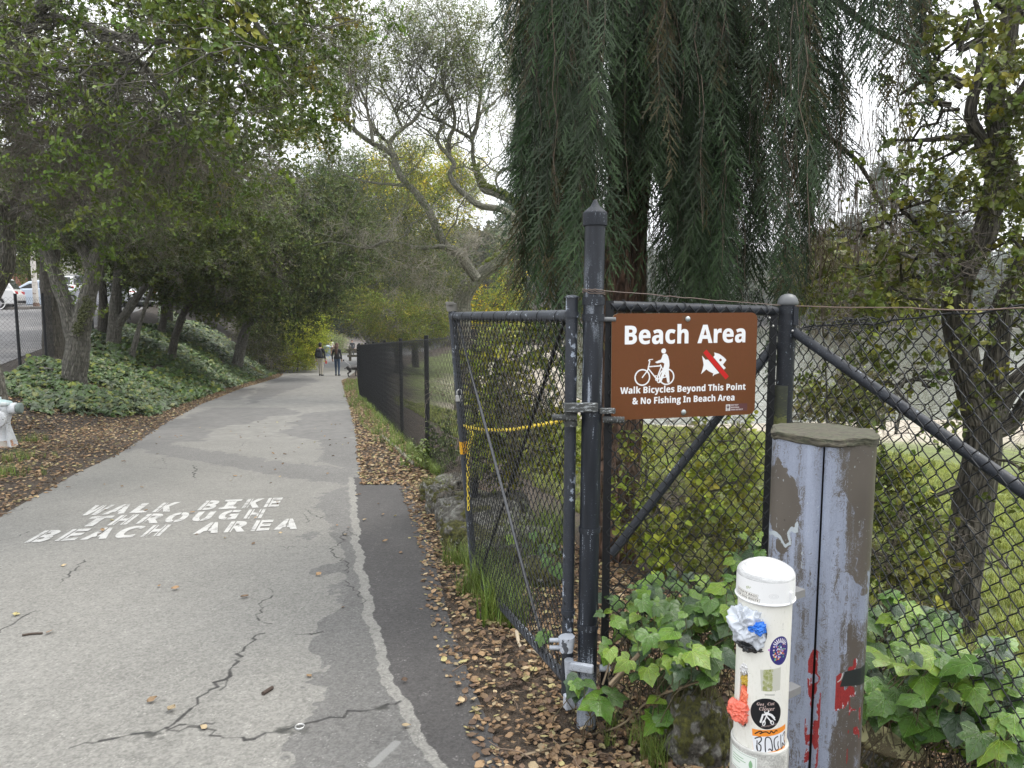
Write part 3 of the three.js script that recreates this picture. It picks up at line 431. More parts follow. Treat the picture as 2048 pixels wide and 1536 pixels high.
// ---------------------------------------------------------------- big sinuous oak beyond the fence
{
  const D = 22, z = (a, d = D) => a.map(([x, y]) => [x / 2.4 + 600, y / 2.4, d]), t = treeAt('oak_tree', 'large sparse oak with bare sinuous mossy limbs beyond the chain-link fence');
  const foot = G(P(930, 800, D).x, -D); foot.y -= 0.3;
  const list = [
    { p: [foot, P(928, 720, D), P(922, 640, D), P(925, 600, D), P(945, 562, D)], r: [0.34, 0.26] },
    { p: z([[820, 1360], [900, 1290], [960, 1250], [1020, 1190], [1100, 1150], [1180, 1080], [1150, 1040], [1040, 1060]]), r: [0.22, 0.15] },
    { p: z([[1040, 1060], [980, 1010], [860, 985], [800, 940], [740, 880], [720, 830], [740, 790], [715, 750], [665, 690], [660, 650], [690, 590], [650, 560], [600, 500], [560, 420]], D - 0.5), r: [0.15, 0.03] },
    { p: z([[715, 745], [718, 660], [740, 610], [735, 510], [690, 440], [680, 340], [700, 200], [690, 80]]), r: [0.1, 0.02] },
    { p: z([[1060, 1040], [1030, 980], [930, 930], [880, 910], [850, 840], [830, 750], [825, 670], [760, 630], [690, 590], [600, 560], [500, 480]], D + 0.4), r: [0.15, 0.025] },
    { p: z([[825, 670], [850, 600], [855, 540], [870, 450], [870, 350], [900, 250]], D + 0.4), r: [0.11, 0.02] }, { p: z([[830, 690], [800, 500], [810, 380], [780, 250]], D + 1), r: [0.05, 0.015] },
    { p: z([[850, 1340], [760, 1220], [700, 1180], [640, 1060], [600, 980], [545, 915], [490, 850], [460, 790], [440, 740], [350, 690], [280, 640], [230, 590], [225, 520], [200, 420], [190, 250], [180, 150]], D - 1), r: [0.2, 0.025] },
    { p: z([[460, 760], [430, 690], [490, 620], [550, 575], [600, 490], [650, 380], [660, 250]], D - 1), r: [0.11, 0.02] }, { p: z([[350, 690], [330, 560], [300, 450], [200, 300], [150, 180]], D - 1.2), r: [0.08, 0.015] }, { p: z([[430, 690], [350, 620], [320, 480], [340, 300]], D - 0.6), r: [0.07, 0.015] }, { p: z([[490, 610], [440, 500], [390, 400], [380, 270]], D - 0.6), r: [0.06, 0.015] },
    { p: z([[500, 890], [380, 880], [290, 865], [180, 830]], D - 1), r: [0.07, 0.012] }, { p: z([[780, 1220], [700, 1185], [560, 1190], [430, 1155], [320, 1190], [150, 1160], [60, 1180]], D - 1.5), r: [0.12, 0.012] },
    { p: z([[1000, 520], [960, 600], [980, 700], [1040, 780]], D), r: [0.02, 0.03] }, { p: z([[1040, 830], [980, 810], [940, 860], [960, 920]], D), r: [0.08, 0.05] }, { p: z([[850, 830], [790, 800], [740, 810]], D), r: [0.04, 0.02] },
  ];
  for (const l of list.slice(2)) l.r = [l.r[0] * 0.72, l.r[1] * 0.7]; const fineBark = barkMat(0.36, 0.34, 0.29, 0.03), nodes = limbs(t, list, fineBark, { seed: 71, lump: 0.3 });
  leafTips(t, ramify(t, nodes.filter((q) => q.p.y > 3.2 && q.r < 0.075), fineBark, { seed: 77, n: 72, len: 1.25, r0: 0.028, levels: 5, up: 0.75 }), { seed: 78, per: 1, hue: [0.17, 0.21, 0.06], scale: 0.8, keep: 0.3 });
  const blobs = [[200, 180, 120, 90], [360, 200, 100, 90], [480, 130, 90, 80], [650, 180, 110, 90], [780, 160, 100, 90], [900, 300, 100, 110], [930, 450, 90, 90, 0.5], [560, 330, 110, 80, 0.5], [330, 360, 110, 80, 0.5], [140, 310, 90, 80, 0.6], [760, 360, 110, 80, 0.5], [650, 60, 130, 60], [960, 620, 80, 90, 0.35], [180, 540, 90, 70, 0.3]].map(([x, y, a, b, k]) => blob(x / 2.4 + 600, y / 2.4, D + (x % 3) - 1.5, a / 2, b / 2, 1.1, k ?? 1));
  const low = [[300, 1120, 150, 60], [500, 1090, 140, 70], [650, 1200, 120, 80], [450, 1230, 150, 50], [700, 1330, 110, 80], [560, 1330, 120, 70], [860, 1150, 110, 80]].map(([x, y, a, b]) => blob(x / 2.4 + 600, y / 2.4, D - 1.5, a / 2, b / 2, 0.9));
  reach(t, nodes, blobs, fineBark, { seed: 73, per: 1, sub: 6, r0: 0.018 }); reach(t, nodes, low, barkMat(0.3, 0.28, 0.23, 0.03), { seed: 74, per: 1, sub: 6, r0: 0.018 });
  crown(t, blobs, { seed: 75, n: 1050, geos: SPRIG.fine, hue: [0.18, 0.22, 0.06], scale: 0.85, shell: 0.8, twigN: 30, twigScale: 0.9, tm: std(0.3, 0.27, 0.22, 0.95), droop: -0.1 });
  crown(t, low, { seed: 76, n: 420, geos: SPRIG.fine, hue: [0.12, 0.15, 0.04], scale: 0.8, twigN: 110, twigScale: 0.9, tm: std(0.27, 0.245, 0.2, 0.95), droop: 0.3 });
  const r = rngOf(19), mb = new MB(); for (const l of [list[1], list[4]]) curve(l.p.map((q) => q.isVector3 ? q : P(...q)), 40).slice(0, 18).forEach((p) => { for (let q = 0; q < 5; q++) mb.add(new THREE.IcosahedronGeometry(0.04 + 0.06 * r(), 1), new THREE.Matrix4().setPosition(p.x + (r() - 0.5) * 0.2, p.y + 0.13 + 0.04 * r(), p.z + 0.1 * r())); }); part('moss', mb.geo(), std(0.1, 0.12, 0.02, 1), t);
  { // a crow on an upper limb
    const p = P(869, 208, D - 0.6), b = new MB(); b.tube(curve([V(-0.22, -0.1, 0), V(-0.1, -0.02, 0), V(0.05, 0.04, 0), V(0.14, 0.12, 0), V(0.19, 0.15, 0)], 14), [0.02, 0.025, 0.035, 0.05, 0.065, 0.078, 0.085, 0.085, 0.078, 0.066, 0.055, 0.05, 0.048, 0.036, 0.012], 9);
    const g = thing('crow', 'black crow perched high among the bare limbs', 'bird', p); part('body', b.geo(), std(0.012, 0.012, 0.014, 0.6), g); const k = new MB(); k.tube([V(0.19, 0.15, 0), V(0.25, 0.135, 0)], [0.014, 0.002], 5); part('beak', k.geo(), std(0.01, 0.01, 0.01, 0.4), g); const l = new MB(); for (const s of [-1, 1]) l.tube([V(0, 0, 0.03 * s), V(0.01, -0.14, 0.03 * s)], 0.007, 5); part('leg', l.geo(), std(0.02, 0.02, 0.02, 0.6), g); g.scale.setScalar(0.75);
  }
}
function plainTree(name, label, cat, px, base, d, trunkR, bl, opt) { // [px, py, rx, ry] blobs; base = px row of its foot or null for the ground below
  const t = thing(name, label, cat, null), f = G(P(px, 600, d).x, -d); f.y -= 0.2; const top = P(bl[0][0], bl[0][1], d);
  const nodes = limbs(t, [{ p: [f, f.clone().lerp(top, 0.4).add(V(0.15, 0, 0)), top], r: [trunkR, trunkR * 0.3] }], opt.bark ?? darkBark, { seed: opt.seed });
  const blobs = bl.map(([x, y, a, b, k], n) => blob(x, y, d + (n % 3 - 1) * 0.06 * d * 0.5, a, b, null, k ?? 1)); reach(t, nodes, blobs, opt.bark ?? darkBark, { seed: opt.seed + 1, per: 1, sub: 4, r0: 0.05 });
  crown(t, blobs, { mat: d > 20 ? farFoliage : leafFoliage, ...opt }); return t;
}
plainTree('bay_tree', 'dense dark bay tree behind the walkers, right of the path', 'tree', 800, null, 54, 0.3, [[740, 520, 70, 70], [700, 580, 50, 50], [800, 580, 80, 60], [860, 560, 60, 60], [770, 450, 60, 50], [720, 480, 40, 50], [830, 630, 70, 40], [880, 620, 50, 40]], { seed: 81, n: 3600, geos: SPRIG.fine, hue: [0.09, 0.125, 0.03], scale: 2.0, twigN: 60, twigScale: 2, accent: [0.22, 0.25, 0.04, 0.2] });
plainTree('bay_tree', 'olive green bay tree above the end of the fence', 'tree', 790, null, 47, 0.2, [[790, 630, 60, 45], [730, 625, 45, 35], [850, 640, 50, 40], [770, 660, 40, 20]], { seed: 83, n: 1500, geos: SPRIG.fine, hue: [0.16, 0.2, 0.03], scale: 1.6, twigN: 60, twigScale: 1.6, accent: [0.25, 0.26, 0.04, 0.2] });
plainTree('acacia_tree', 'yellow flowering tree behind the sinuous oak', 'tree', 830, null, 58, 0.3, [[800, 350, 50, 40], [860, 340, 60, 45], [880, 400, 70, 50], [790, 390, 45, 40], [840, 440, 60, 50], [920, 350, 40, 40]], { seed: 85, n: 2000, geos: SPRIG.fine, hue: [0.3, 0.36, 0.06], scale: 2.4, accent: [0.5, 0.46, 0.04, 0.4] });
plainTree('acacia_tree', 'yellow blooming shrub tree below the mossy limb', 'tree', 985, null, 30, 0.15, [[985, 615, 45, 35], [1015, 580, 25, 40], [955, 640, 40, 30], [1000, 650, 45, 30]], { seed: 87, n: 300, shell: 0.9, geos: SPRIG.fine, hue: [0.22, 0.27, 0.05], scale: 1.3, accent: [0.48, 0.42, 0.03, 0.35] });
plainTree('eucalyptus_tree', 'grey-green tall tree behind the left canopy edge', 'tree', 596, null, 62, 0.35, [[690, 360, 50, 40], [660, 410, 50, 50], [730, 400, 50, 45], [700, 450, 60, 50], [650, 470, 50, 50]], { seed: 89, n: 2200, geos: SPRIG.fine, hue: [0.12, 0.16, 0.06], scale: 2.8, twigN: 20, twigScale: 2 });
plainTree('oak_tree', 'dark thicket oak behind the leaning bank oak', 'tree', 480, null, 48, 0.3, [[520, 470, 90, 70], [470, 560, 80, 60], [540, 550, 40, 50], [520, 420, 80, 60], [400, 560, 80, 50], [440, 480, 90, 60]], { seed: 91, n: 3400, geos: SPRIG.fine, mat: darkFoliage, hue: [0.055, 0.075, 0.026], scale: 1.9, twigN: 160, twigScale: 2.4 });
plainTree('oak_tree', 'round oak growing between the parking lot and bank', 'tree', 330, null, 36, 0.3, [[330, 470, 90, 70], [250, 500, 70, 45], [400, 500, 70, 50], [300, 400, 110, 70], [180, 460, 80, 50], [100, 440, 90, 50], [30, 440, 70, 40]], { seed: 93, n: 2600, geos: SPRIG.fine, mat: darkFoliage, hue: [0.06, 0.08, 0.03], scale: 1.7, twigN: 160, twigScale: 2 });
plainTree('pittosporum_tree', 'lit green tree beside the white wall above the parked cars', 'tree', 60, null, 52, 0.25, [[50, 510, 50, 35], [110, 490, 45, 28], [20, 535, 30, 25], [150, 480, 40, 22]], { seed: 95, n: 900, geos: SPRIG.fine, hue: [0.12, 0.15, 0.03], scale: 2.2 });
plainTree('shrub', 'bright yellow-green bush at the path bend beside the walkers', 'shrub', 588, null, 43, 0.06, [[590, 690, 34, 40], [618, 662, 34, 26], [590, 722, 26, 22], [618, 690, 18, 22], [568, 695, 26, 38], [642, 652, 18, 16]], { seed: 97, n: 2000, geos: SPRIG.fine, hue: [0.34, 0.4, 0.035], scale: 1.3, droop: -0.2 });
plainTree('shrub', 'dark olive shrub on the bank beside the bright bush', 'shrub', 520, null, 40, 0.06, [[522, 690, 34, 40], [510, 660, 36, 40], [545, 650, 28, 35], [530, 725, 28, 20], [495, 700, 28, 30]], { seed: 99, n: 1300, geos: SPRIG.fine, mat: darkFoliage, hue: [0.085, 0.1, 0.03], scale: 1.2, twigN: 60 });
plainTree('shrub', 'variegated pale green bush beside the distant steps', 'shrub', 668, null, 82, 0.06, [[665, 687, 16, 10], [680, 690, 14, 8], [650, 690, 10, 8]], { seed: 101, n: 500, geos: SPRIG.fine, hue: [0.3, 0.36, 0.16], scale: 1.5 });
plainTree('oak_tree', 'dark tree closing the view behind the distant steps', 'tree', 610, null, 96, 0.4, [[690, 630, 45, 30], [650, 620, 40, 35], [730, 640, 40, 25], [760, 600, 50, 40]], { seed: 103, n: 1100, geos: farClump, mat: darkFoliage, hue: [0.06, 0.08, 0.035], scale: 1.5 });

// ---------------------------------------------------------------- weeping cypress behind the sign
function frond(seed, len) { // flat hanging spray along -y: axis, side shoots, scale leaflets
  const r = rngOf(seed), mb = new MB(); const axis = wiggly(V(0, 0, 0), V((r() - 0.5) * 0.1, -len, (r() - 0.5) * 0.1), 8, 0.08, r); mb.col = [0.75, 0.6, 0.45]; mb.tube(axis, [0.0035, 0.001], 3, { cap: false });
  const N = Math.round(len * 46), yaw = r() * 3;
  for (let k = 0; k < N; k++) {
    const t = clamp(0.06 + 0.94 * (k + (r() - 0.5) * 1.6) / N, 0.03, 0.999), i = Math.min(7, Math.floor(t * 8)), b = axis[i].clone().lerp(axis[i + 1], t * 8 - i), s = k % 2 ? 1 : -1, a = yaw + (r() - 0.5) * 1.5 + t, L = (0.05 + 0.11 * Math.sin(Math.PI * Math.min(1, t * 1.08))) * (0.7 + 0.5 * r());
    const d = V(Math.cos(a) * s * 0.75, -0.75 - 0.35 * r(), Math.sin(a) * s * 0.75).normalize(), x = V(-d.y * s * Math.cos(a), 0.4 * s, -d.y * s * Math.sin(a)).normalize(), m = 0.7 + 0.6 * r(), tip = 1 + 0.5 * t;
    const e = b.clone().addScaledVector(d, L).add(V(0, -L * 0.15, 0)), n = V().crossVectors(d, x); mb.col = [0.8 * m * tip, 1 * m * tip, 0.8 * m];
    const w = 0.0042; mb.quad(b.clone().addScaledVector(x, w), b.clone().addScaledVector(x, -w), e.clone().addScaledVector(x, -w * 0.5), e.clone().addScaledVector(x, w * 0.5));
    const M = 6; for (let j = 1; j <= M; j++) { const q = b.clone().lerp(e, j / (M + 0.6)), l = L * 0.36 * (1.15 - j / M * 0.8), sd = j % 2 ? 1 : -1, f = q.clone().addScaledVector(d, l * 0.75).addScaledVector(x, sd * l * 0.6).addScaledVector(n, (r() - 0.5) * l * 0.4); mb.tri(q.clone().addScaledVector(d, -0.005), q.clone().addScaledVector(d, 0.008), f); mb.tri(q.clone().lerp(f, 0.3).addScaledVector(x, -sd * 0.002), q.clone().lerp(f, 0.3).addScaledVector(d, 0.003), f.clone().addScaledVector(d, -0.004).addScaledVector(n, 0.003)); }
  }
  return mb.geo(true);
}
{
  const D = 5.0, t = treeAt('weeping_cypress', 'weeping conifer with dark hanging sprays and reddish trunk behind the sign'), r = rngOf(131);
  const foot = G(P(1228, 1150, D).x, -D); foot.y -= 0.25; const trunkTop = P(1275, -500, D);
  const nodes = limbs(t, [{ p: [foot, P(1229, 1130, D), P(1231, 850, D), P(1245, 600, D), P(1255, 400, D), P(1268, 0, D), trunkTop], r: [0.2, 0.13] }], redBark, { seed: 133, lump: 0.28, sides: 14 });
  const fronds = [1, 2, 3, 4, 5].map((k) => frond(140 + k, 0.55 + 0.1 * k)), places = [], cords = new MB(), bare = [], limbsMb = new MB();
  // curtains: px range, row where they end, depth, strands
  const curtains = [[1030, 1100, 470, 5.6, 26, -260], [1060, 1140, 560, 4.6, 26, -220], [1100, 1210, 500, 4.2, 34, -260], [1040, 1100, 540, 5.0, 16, -200], [1125, 1195, 570, 5.4, 14, -200], [1215, 1330, 260, 4.4, 26, -260], [1235, 1275, 540, 4.45, 3, -60], [1270, 1340, 340, 4.6, 12, -260], [1320, 1400, 590, 4.9, 26, -200], [1330, 1460, 560, 4.4, 38, -260], [1360, 1440, 610, 4.8, 18, -100], [1400, 1510, 500, 5.3, 24, -200], [1440, 1530, 380, 4.7, 14, -260], [1560, 1625, 600, 4.2, 16, -260], [1590, 1640, 560, 4.6, 12, -100], [1480, 1560, 610, 5.8, 12, 100], [1540, 1640, 250, 5.0, 20, -260], [1660, 1760, 150, 4.8, 20, -260], [1740, 1860, 110, 4.7, 26, -260], [1800, 1870, 170, 5.0, 10, -200], [1660, 1690, 330, 5.2, 5, 100], [1500, 1620, 430, 6.2, 8, 0], [1330, 1500, 560, 6.4, 14, -100]];
  for (const [x0, x1, yEnd, d, n, yTop] of curtains) {
    // a limb from the trunk that carries the curtain
    const mid = P((x0 + x1) / 2, yTop + 60, d); { const at = foot.clone().lerp(trunkTop, clamp((mid.y + 0.35 - foot.y) / (trunkTop.y - foot.y), 0.3, 1)); limbsMb.tube(wiggly(at, mid, 7, 0.08, r, -0.12), [0.05, 0.012], 6, { cap: false }); }
    const cols = [0.1 + 0.15 * r(), 0.45 + 0.15 * r(), 0.8 + 0.15 * r()]; for (let k = 0; k < n * (x1 < 1520 ? 0.66 : 0.44); k++) {
      const px = lerp(x0, x1, cols[k % 3] + (r() + r() - 1) * 0.12), dd = d + (r() - 0.5) * 0.8, a = P(px + (r() - 0.5) * 60, yTop + (r() - 0.5) * 120, dd), e = P(px, yEnd - Math.pow(r(), 1.6) * (yEnd - yTop) * 0.55, dd), L = a.y - e.y; if (L < 0.15) continue;
      const c = wiggly(a, e, Math.max(4, Math.round(L * 5)), 0.035, r); cords.tube(c, [0.005, 0.0015], 3, { cap: false });
      const m = Math.ceil(L / 0.24) + 1; for (let j = 0; j < m; j++) { const u = m > 1 ? j / (m - 1) : 1; if (r() < 0.2) continue; const q = c[Math.min(c.length - 1, Math.floor(u * (c.length - 1)))], out = V((r() - 0.5) * 0.42, -1, (r() - 0.5) * 0.42).normalize(); const s = 0.45 + 0.75 * r(), g = 0.6 + 0.75 * r(), dead = r() < 0.09; places.push({ p: q.clone().add(V(0, u > 0.9 ? 0.25 : 0.05, 0)), q: new THREE.Quaternion().setFromUnitVectors(V(0, -1, 0), out).multiply(_q.clone().setFromAxisAngle(UPV, r() * 6.28)), s, c: dead ? [0.075 * g, 0.05 * g, 0.03 * g] : [0.027 * g, 0.041 * g * (0.9 + 0.25 * r()), 0.022 * g] }); }
    }
  }
  // bare hanging cords, thinnest toward the lake
  for (let k = 0; k < 300; k++) { const px = k < 110 ? 1200 + 380 * r() : 1560 + 260 * Math.pow(r(), 0.8), dd = 4.6 + 1.8 * r(), y0 = k < 110 ? 100 + 350 * r() : 150 + 380 * r(), y1 = y0 + 100 + 200 * r(); bare.push([px, Math.min(y1, 690 - 60 * r()), y0, dd]); }
  for (const [px, y1, y0, dd] of bare) { const a = P(px + (r() - 0.5) * 50, y0 - 40, dd), e = P(px, y1, dd), c = wiggly(a, e, 7, 0.06, r); cords.tube(c, [0.0032, 0.001], 3, { cap: false }); for (let j = 0; j < 3; j++) { const q = c[2 + Math.floor(r() * 5)]; cords.tube(wiggly(q, q.clone().add(V((r() - 0.5) * 0.2, -0.12 - 0.25 * r(), (r() - 0.5) * 0.2)), 3, 0.15, r), [0.0017, 0.0008], 3, { cap: false }); } }
  // drooping side limbs toward the right
  for (const l of [[[1270, 200], [1380, 100], [1500, 120], [1580, 190], [1640, 260], [1720, 330], [1790, 470]], [[1260, 330], [1340, 250], [1440, 240], [1500, 300]], [[1265, 60], [1400, -60], [1600, -40], [1750, 60], [1850, 110]], [[1250, 380], [1180, 250], [1100, 220], [1050, 300]]]) limbsMb.tube(curve(l.map(([x, y], k) => P(x, y, D + 0.15 * k)), 24), [0.05, 0.01], 7, { lump: 0.2 });
  part('limb', limbsMb.geo(), darkBark, t); part('cords', cords.geo(), std(0.13, 0.1, 0.075, 0.95), t, 'stuff');
  scatter('sprays', fronds, leafMat(0.6, 0.18), t, places);
}
// ---------------------------------------------------------------- oak behind the right-hand fence
{
  const D = 4.5, t = treeAt('oak_tree', 'leafy oak with furrowed grey trunk behind the right-hand fence');
  const foot = G(P(1905, 1280, D).x, -D); foot.y -= 0.25; const k = (a, d = D) => a.map(([x, y]) => [x, y, d]);
  const list = [
    { p: [foot, ...[[1905, 1290], [1925, 1150], [1945, 1000], [1962, 900], [1962, 820]].map(([x, y]) => P(x, y, D))], r: [0.125, 0.1] },
    { p: k([[1962, 840], [1940, 770], [1920, 680], [1915, 600], [1930, 540], [1965, 480], [1985, 400], [2000, 300], [1990, 200], [2020, 60], [2010, -100]]), r: [0.1, 0.04] },
    { p: k([[1962, 850], [1985, 780], [1995, 700], [2010, 600], [2030, 560], [2060, 480]]), r: [0.085, 0.04] }, { p: k([[1975, 860], [2010, 790], [2060, 740], [2100, 700]]), r: [0.07, 0.05] }, { p: k([[1970, 870], [2020, 850], [2060, 790]]), r: [0.06, 0.04] },
    { p: k([[1990, 360], [1965, 290], [1940, 230], [1960, 140], [1965, 60], [1950, 0]]), r: [0.05, 0.012] }, { p: k([[1990, 350], [2030, 330], [1980, 310], [1960, 250]]), r: [0.03, 0.01] },
    { p: k([[2060, 20], [2010, 10], [1970, -20]]), r: [0.05, 0.02] }, { p: k([[1970, 275], [1900, 275], [1850, 280], [1790, 280]]), r: [0.028, 0.006] }, { p: k([[1925, 170], [1880, 150], [1840, 165], [1800, 190]]), r: [0.032, 0.008] }, { p: k([[1985, 60], [1920, 100], [1930, 60], [1880, 40]]), r: [0.02, 0.006] },
    { p: k([[1920, 640], [1890, 570], [1830, 555], [1780, 575]]), r: [0.035, 0.008] }, { p: k([[1925, 560], [1870, 490], [1830, 440], [1800, 420]]), r: [0.04, 0.008] }, { p: k([[1900, 210], [1860, 205], [1810, 210]]), r: [0.02, 0.006] }, { p: k([[1930, 740], [1860, 750], [1790, 770]]), r: [0.025, 0.006] }, { p: k([[1950, 960], [1900, 980], [1830, 1010], [1780, 1040]]), r: [0.02, 0.005] },
    { p: k([[2000, 240], [2050, 180], [2090, 100]]), r: [0.05, 0.03] },
  ];
  const nodes = limbs(t, list, darkBark, { seed: 151, lump: 0.22, sides: 12 });
  const blobs = [[1990, 60, 80, 80], [1900, 90, 70, 70, 0.6], [2030, 200, 60, 90], [1920, 200, 70, 60, 0.5], [1850, 180, 60, 60, 0.35], [1960, 300, 70, 60, 0.8], [2030, 350, 50, 70], [1880, 330, 70, 60, 0.5], [1800, 330, 80, 60, 0.5], [1840, 390, 70, 50, 0.8], [1770, 540, 80, 50, 0.7], [1940, 410, 80, 50], [1860, 440, 80, 60], [1780, 450, 80, 60, 0.7], [1720, 500, 70, 60, 0.45], [1830, 540, 90, 60], [1930, 520, 70, 60], [2020, 500, 50, 70], [2030, 640, 50, 60], [1740, 600, 80, 50, 0.5], [1840, 650, 90, 60], [1760, 680, 60, 50, 0.5], [1880, 760, 80, 60, 0.8], [1780, 780, 70, 60, 0.5], [1690, 770, 60, 50, 0.4], [2020, 800, 50, 60, 0.6], [1800, 900, 90, 70, 0.5], [1830, 1050, 70, 70, 0.5], [1790, 1160, 70, 70, 0.5], [2010, 960, 50, 70, 0.2], [1990, 1150, 50, 70, 0.12], [1830, 1200, 60, 60, 0.4], [2080, 100, 90, 300], [2080, 500, 60, 200], [1950, -120, 160, 90]].map(([x, y, a, b, q], n) => blob(x, y, D + ((n * 37) % 10 - 5) * 0.13, a, b, 0.4, q ?? 1));
  reach(t, nodes, blobs, darkBark, { seed: 153, per: 1, sub: 5, r0: 0.01 });
  crown(t, blobs, { seed: 155, n: 1600, geos: SPRIG.broad, hue: [0.115, 0.15, 0.025], shell: 0.7, scale: 0.66, twigN: 90, twigScale: 0.4, tm: std(0.1, 0.085, 0.07, 0.95), droop: 0.1, accent: [0.2, 0.23, 0.03, 0.1] });
}
// ---------------------------------------------------------------- shrubs behind the gate and panels
const shrubSpots = [
  ['leafy shrub filling the view through the open gate', [[1000, 720, 55, 60], [1060, 700, 55, 50], [1030, 800, 65, 60], [1090, 790, 55, 60], [980, 830, 40, 60], [1050, 880, 65, 50], [1110, 880, 50, 60], [990, 930, 40, 50], [1100, 680, 40, 40, 0.5]], 6.2, 700, [0.28, 0.34, 0.04]],
  ['twiggy green shrub at the foot of the conifer trunk', [[1290, 1040, 60, 50], [1340, 1000, 60, 60], [1400, 1050, 60, 55], [1450, 990, 60, 60], [1360, 1110, 80, 40], [1480, 1080, 50, 50], [1500, 950, 40, 60, 0.6], [1290, 940, 40, 50, 0.4]], 4.6, 330, [0.26, 0.32, 0.04]],
  ['thin sunlit shrub between lawn and conifer', [[1330, 900, 50, 60], [1420, 890, 60, 50, 0.7], [1300, 870, 30, 60], [1480, 900, 40, 40, 0.5]], 7.5, 220, [0.32, 0.38, 0.05]],
  ['small leafy shrub by the lake shore', [[1670, 770, 50, 40], [1720, 790, 40, 30], [1630, 800, 30, 25], [1700, 830, 40, 20]], 9, 220, [0.18, 0.2, 0.045]],
  ['hanging thicket under the conifer toward the lake', [[1640, 560, 60, 60, 0.7], [1700, 600, 60, 50], [1750, 560, 60, 60], [1690, 520, 50, 40, 0.6], [1800, 610, 60, 40]], 8, 420, [0.2, 0.24, 0.045]],
  ['low green shrub on the slope left of the oak trunk', [[1770, 1120, 50, 60], [1800, 1020, 50, 60, 0.8], [1760, 980, 40, 50, 0.6], [1820, 1180, 50, 50]], 4.1, 170, [0.14, 0.18, 0.03]],
];
shrubSpots.forEach(([label, bl, d, n, hue], k) => { const px = bl[0][0]; plainTree('shrub', label, 'shrub', px, null, d, 0.02, bl, { seed: 160 + k * 3, n, geos: SPRIG.broad, hue, vary: 0.5, scale: d > 7 ? 1.1 : 0.8, shell: 0.8, twigN: n * 0.2, twigScale: d * 0.075, droop: 0, accent: [0.3, 0.34, 0.05, 0.2], tm: std(0.16, 0.135, 0.11, 0.95) }); });
// ---------------------------------------------------------------- woods around the lake
{
  const r = rngOf(201), places = [];
  for (let k = 0; k < 5200; k++) { const d = 206 + 120 * r(), x = -90 + r() * 330, h = 3 + 15 * r() * (0.6 + 0.6 * pn(x * 0.03, d * 0.03)); const y = ground(x, d) + h * (0.2 + 0.8 * r()), g = 0.7 + 0.5 * r() + 0.5 * pn(x * 0.06, d * 0.05, 3); places.push({ p: V(x + (r() - 0.5) * 3, y, -d), q: aim(V(r() - 0.5, 0.8, r() - 0.5).normalize(), r), s: 3.2 + 2.6 * r(), c: [0.06 * g, 0.08 * g, 0.04 * g] }); }
  for (let k = 0; k < 2600; k++) { const d = 98 + 70 * r(), x = -75 + r() * 76, h = 12 * r(); places.push({ p: V(x, ground(x, d) + h, -d), q: aim(V(r() - 0.5, 0.8, r() - 0.5).normalize(), r), s: 2 + 1.8 * r(), c: [0.065 + 0.04 * r(), 0.085 + 0.03 * r(), 0.04] }); }
  const o = new THREE.Group(); o.name = 'far_woodland'; scene.add(o); tag(o, 'hazy wooded hillside around the far shore of the lake', 'woodland', null, 'stuff'); scatter('trees', farClump, darkFoliage, o, places);
  for (const [px, d, h, w] of [[1755, 210, 46, 7], [1870, 215, 44, 8], [1830, 212, 34, 8], [1700, 208, 30, 8], [1640, 209, 26, 7], [1110, 160, 24, 8], [1060, 150, 20, 9], [1145, 170, 28, 8], [1900, 210, 30, 9]]) { // single tall trees standing out of the wood
    const x = P(px, 600, d).x, f = G(x, -d), t = thing('pine_tree', px < 1300 ? 'hazy rounded tree on the hillside left of the conifer' : 'hazy tall pine on the far shore of the lake', 'tree', f, 0, px < 1300 ? 'hillside trees' : 'far shore pines'), mb = new MB(), pl = []; mb.tube([V(0, -1, 0), V(0.2, h * 0.9, 0)], [0.5, 0.12], 6); part('trunk', mb.geo(), darkBark, t);
    for (let k = 0; k < 240; k++) { const u = Math.pow(r(), 0.8), rad = w * (px < 1300 ? Math.sin(Math.PI * (0.15 + 0.8 * u)) : 0.12 + 0.9 * (1 - u)) * Math.sqrt(r()) * (0.7 + 0.5 * r()), a = r() * 6.28; pl.push({ p: V(Math.cos(a) * rad, h * (0.15 + 0.85 * u), Math.sin(a) * rad), q: aim(V(Math.cos(a), 0.3, Math.sin(a)).normalize(), r), s: 1.6 + r(), c: [0.05, 0.07 + 0.02 * r(), 0.04] }); } scatter('crown', farClump, darkFoliage, t, pl);
  }
}
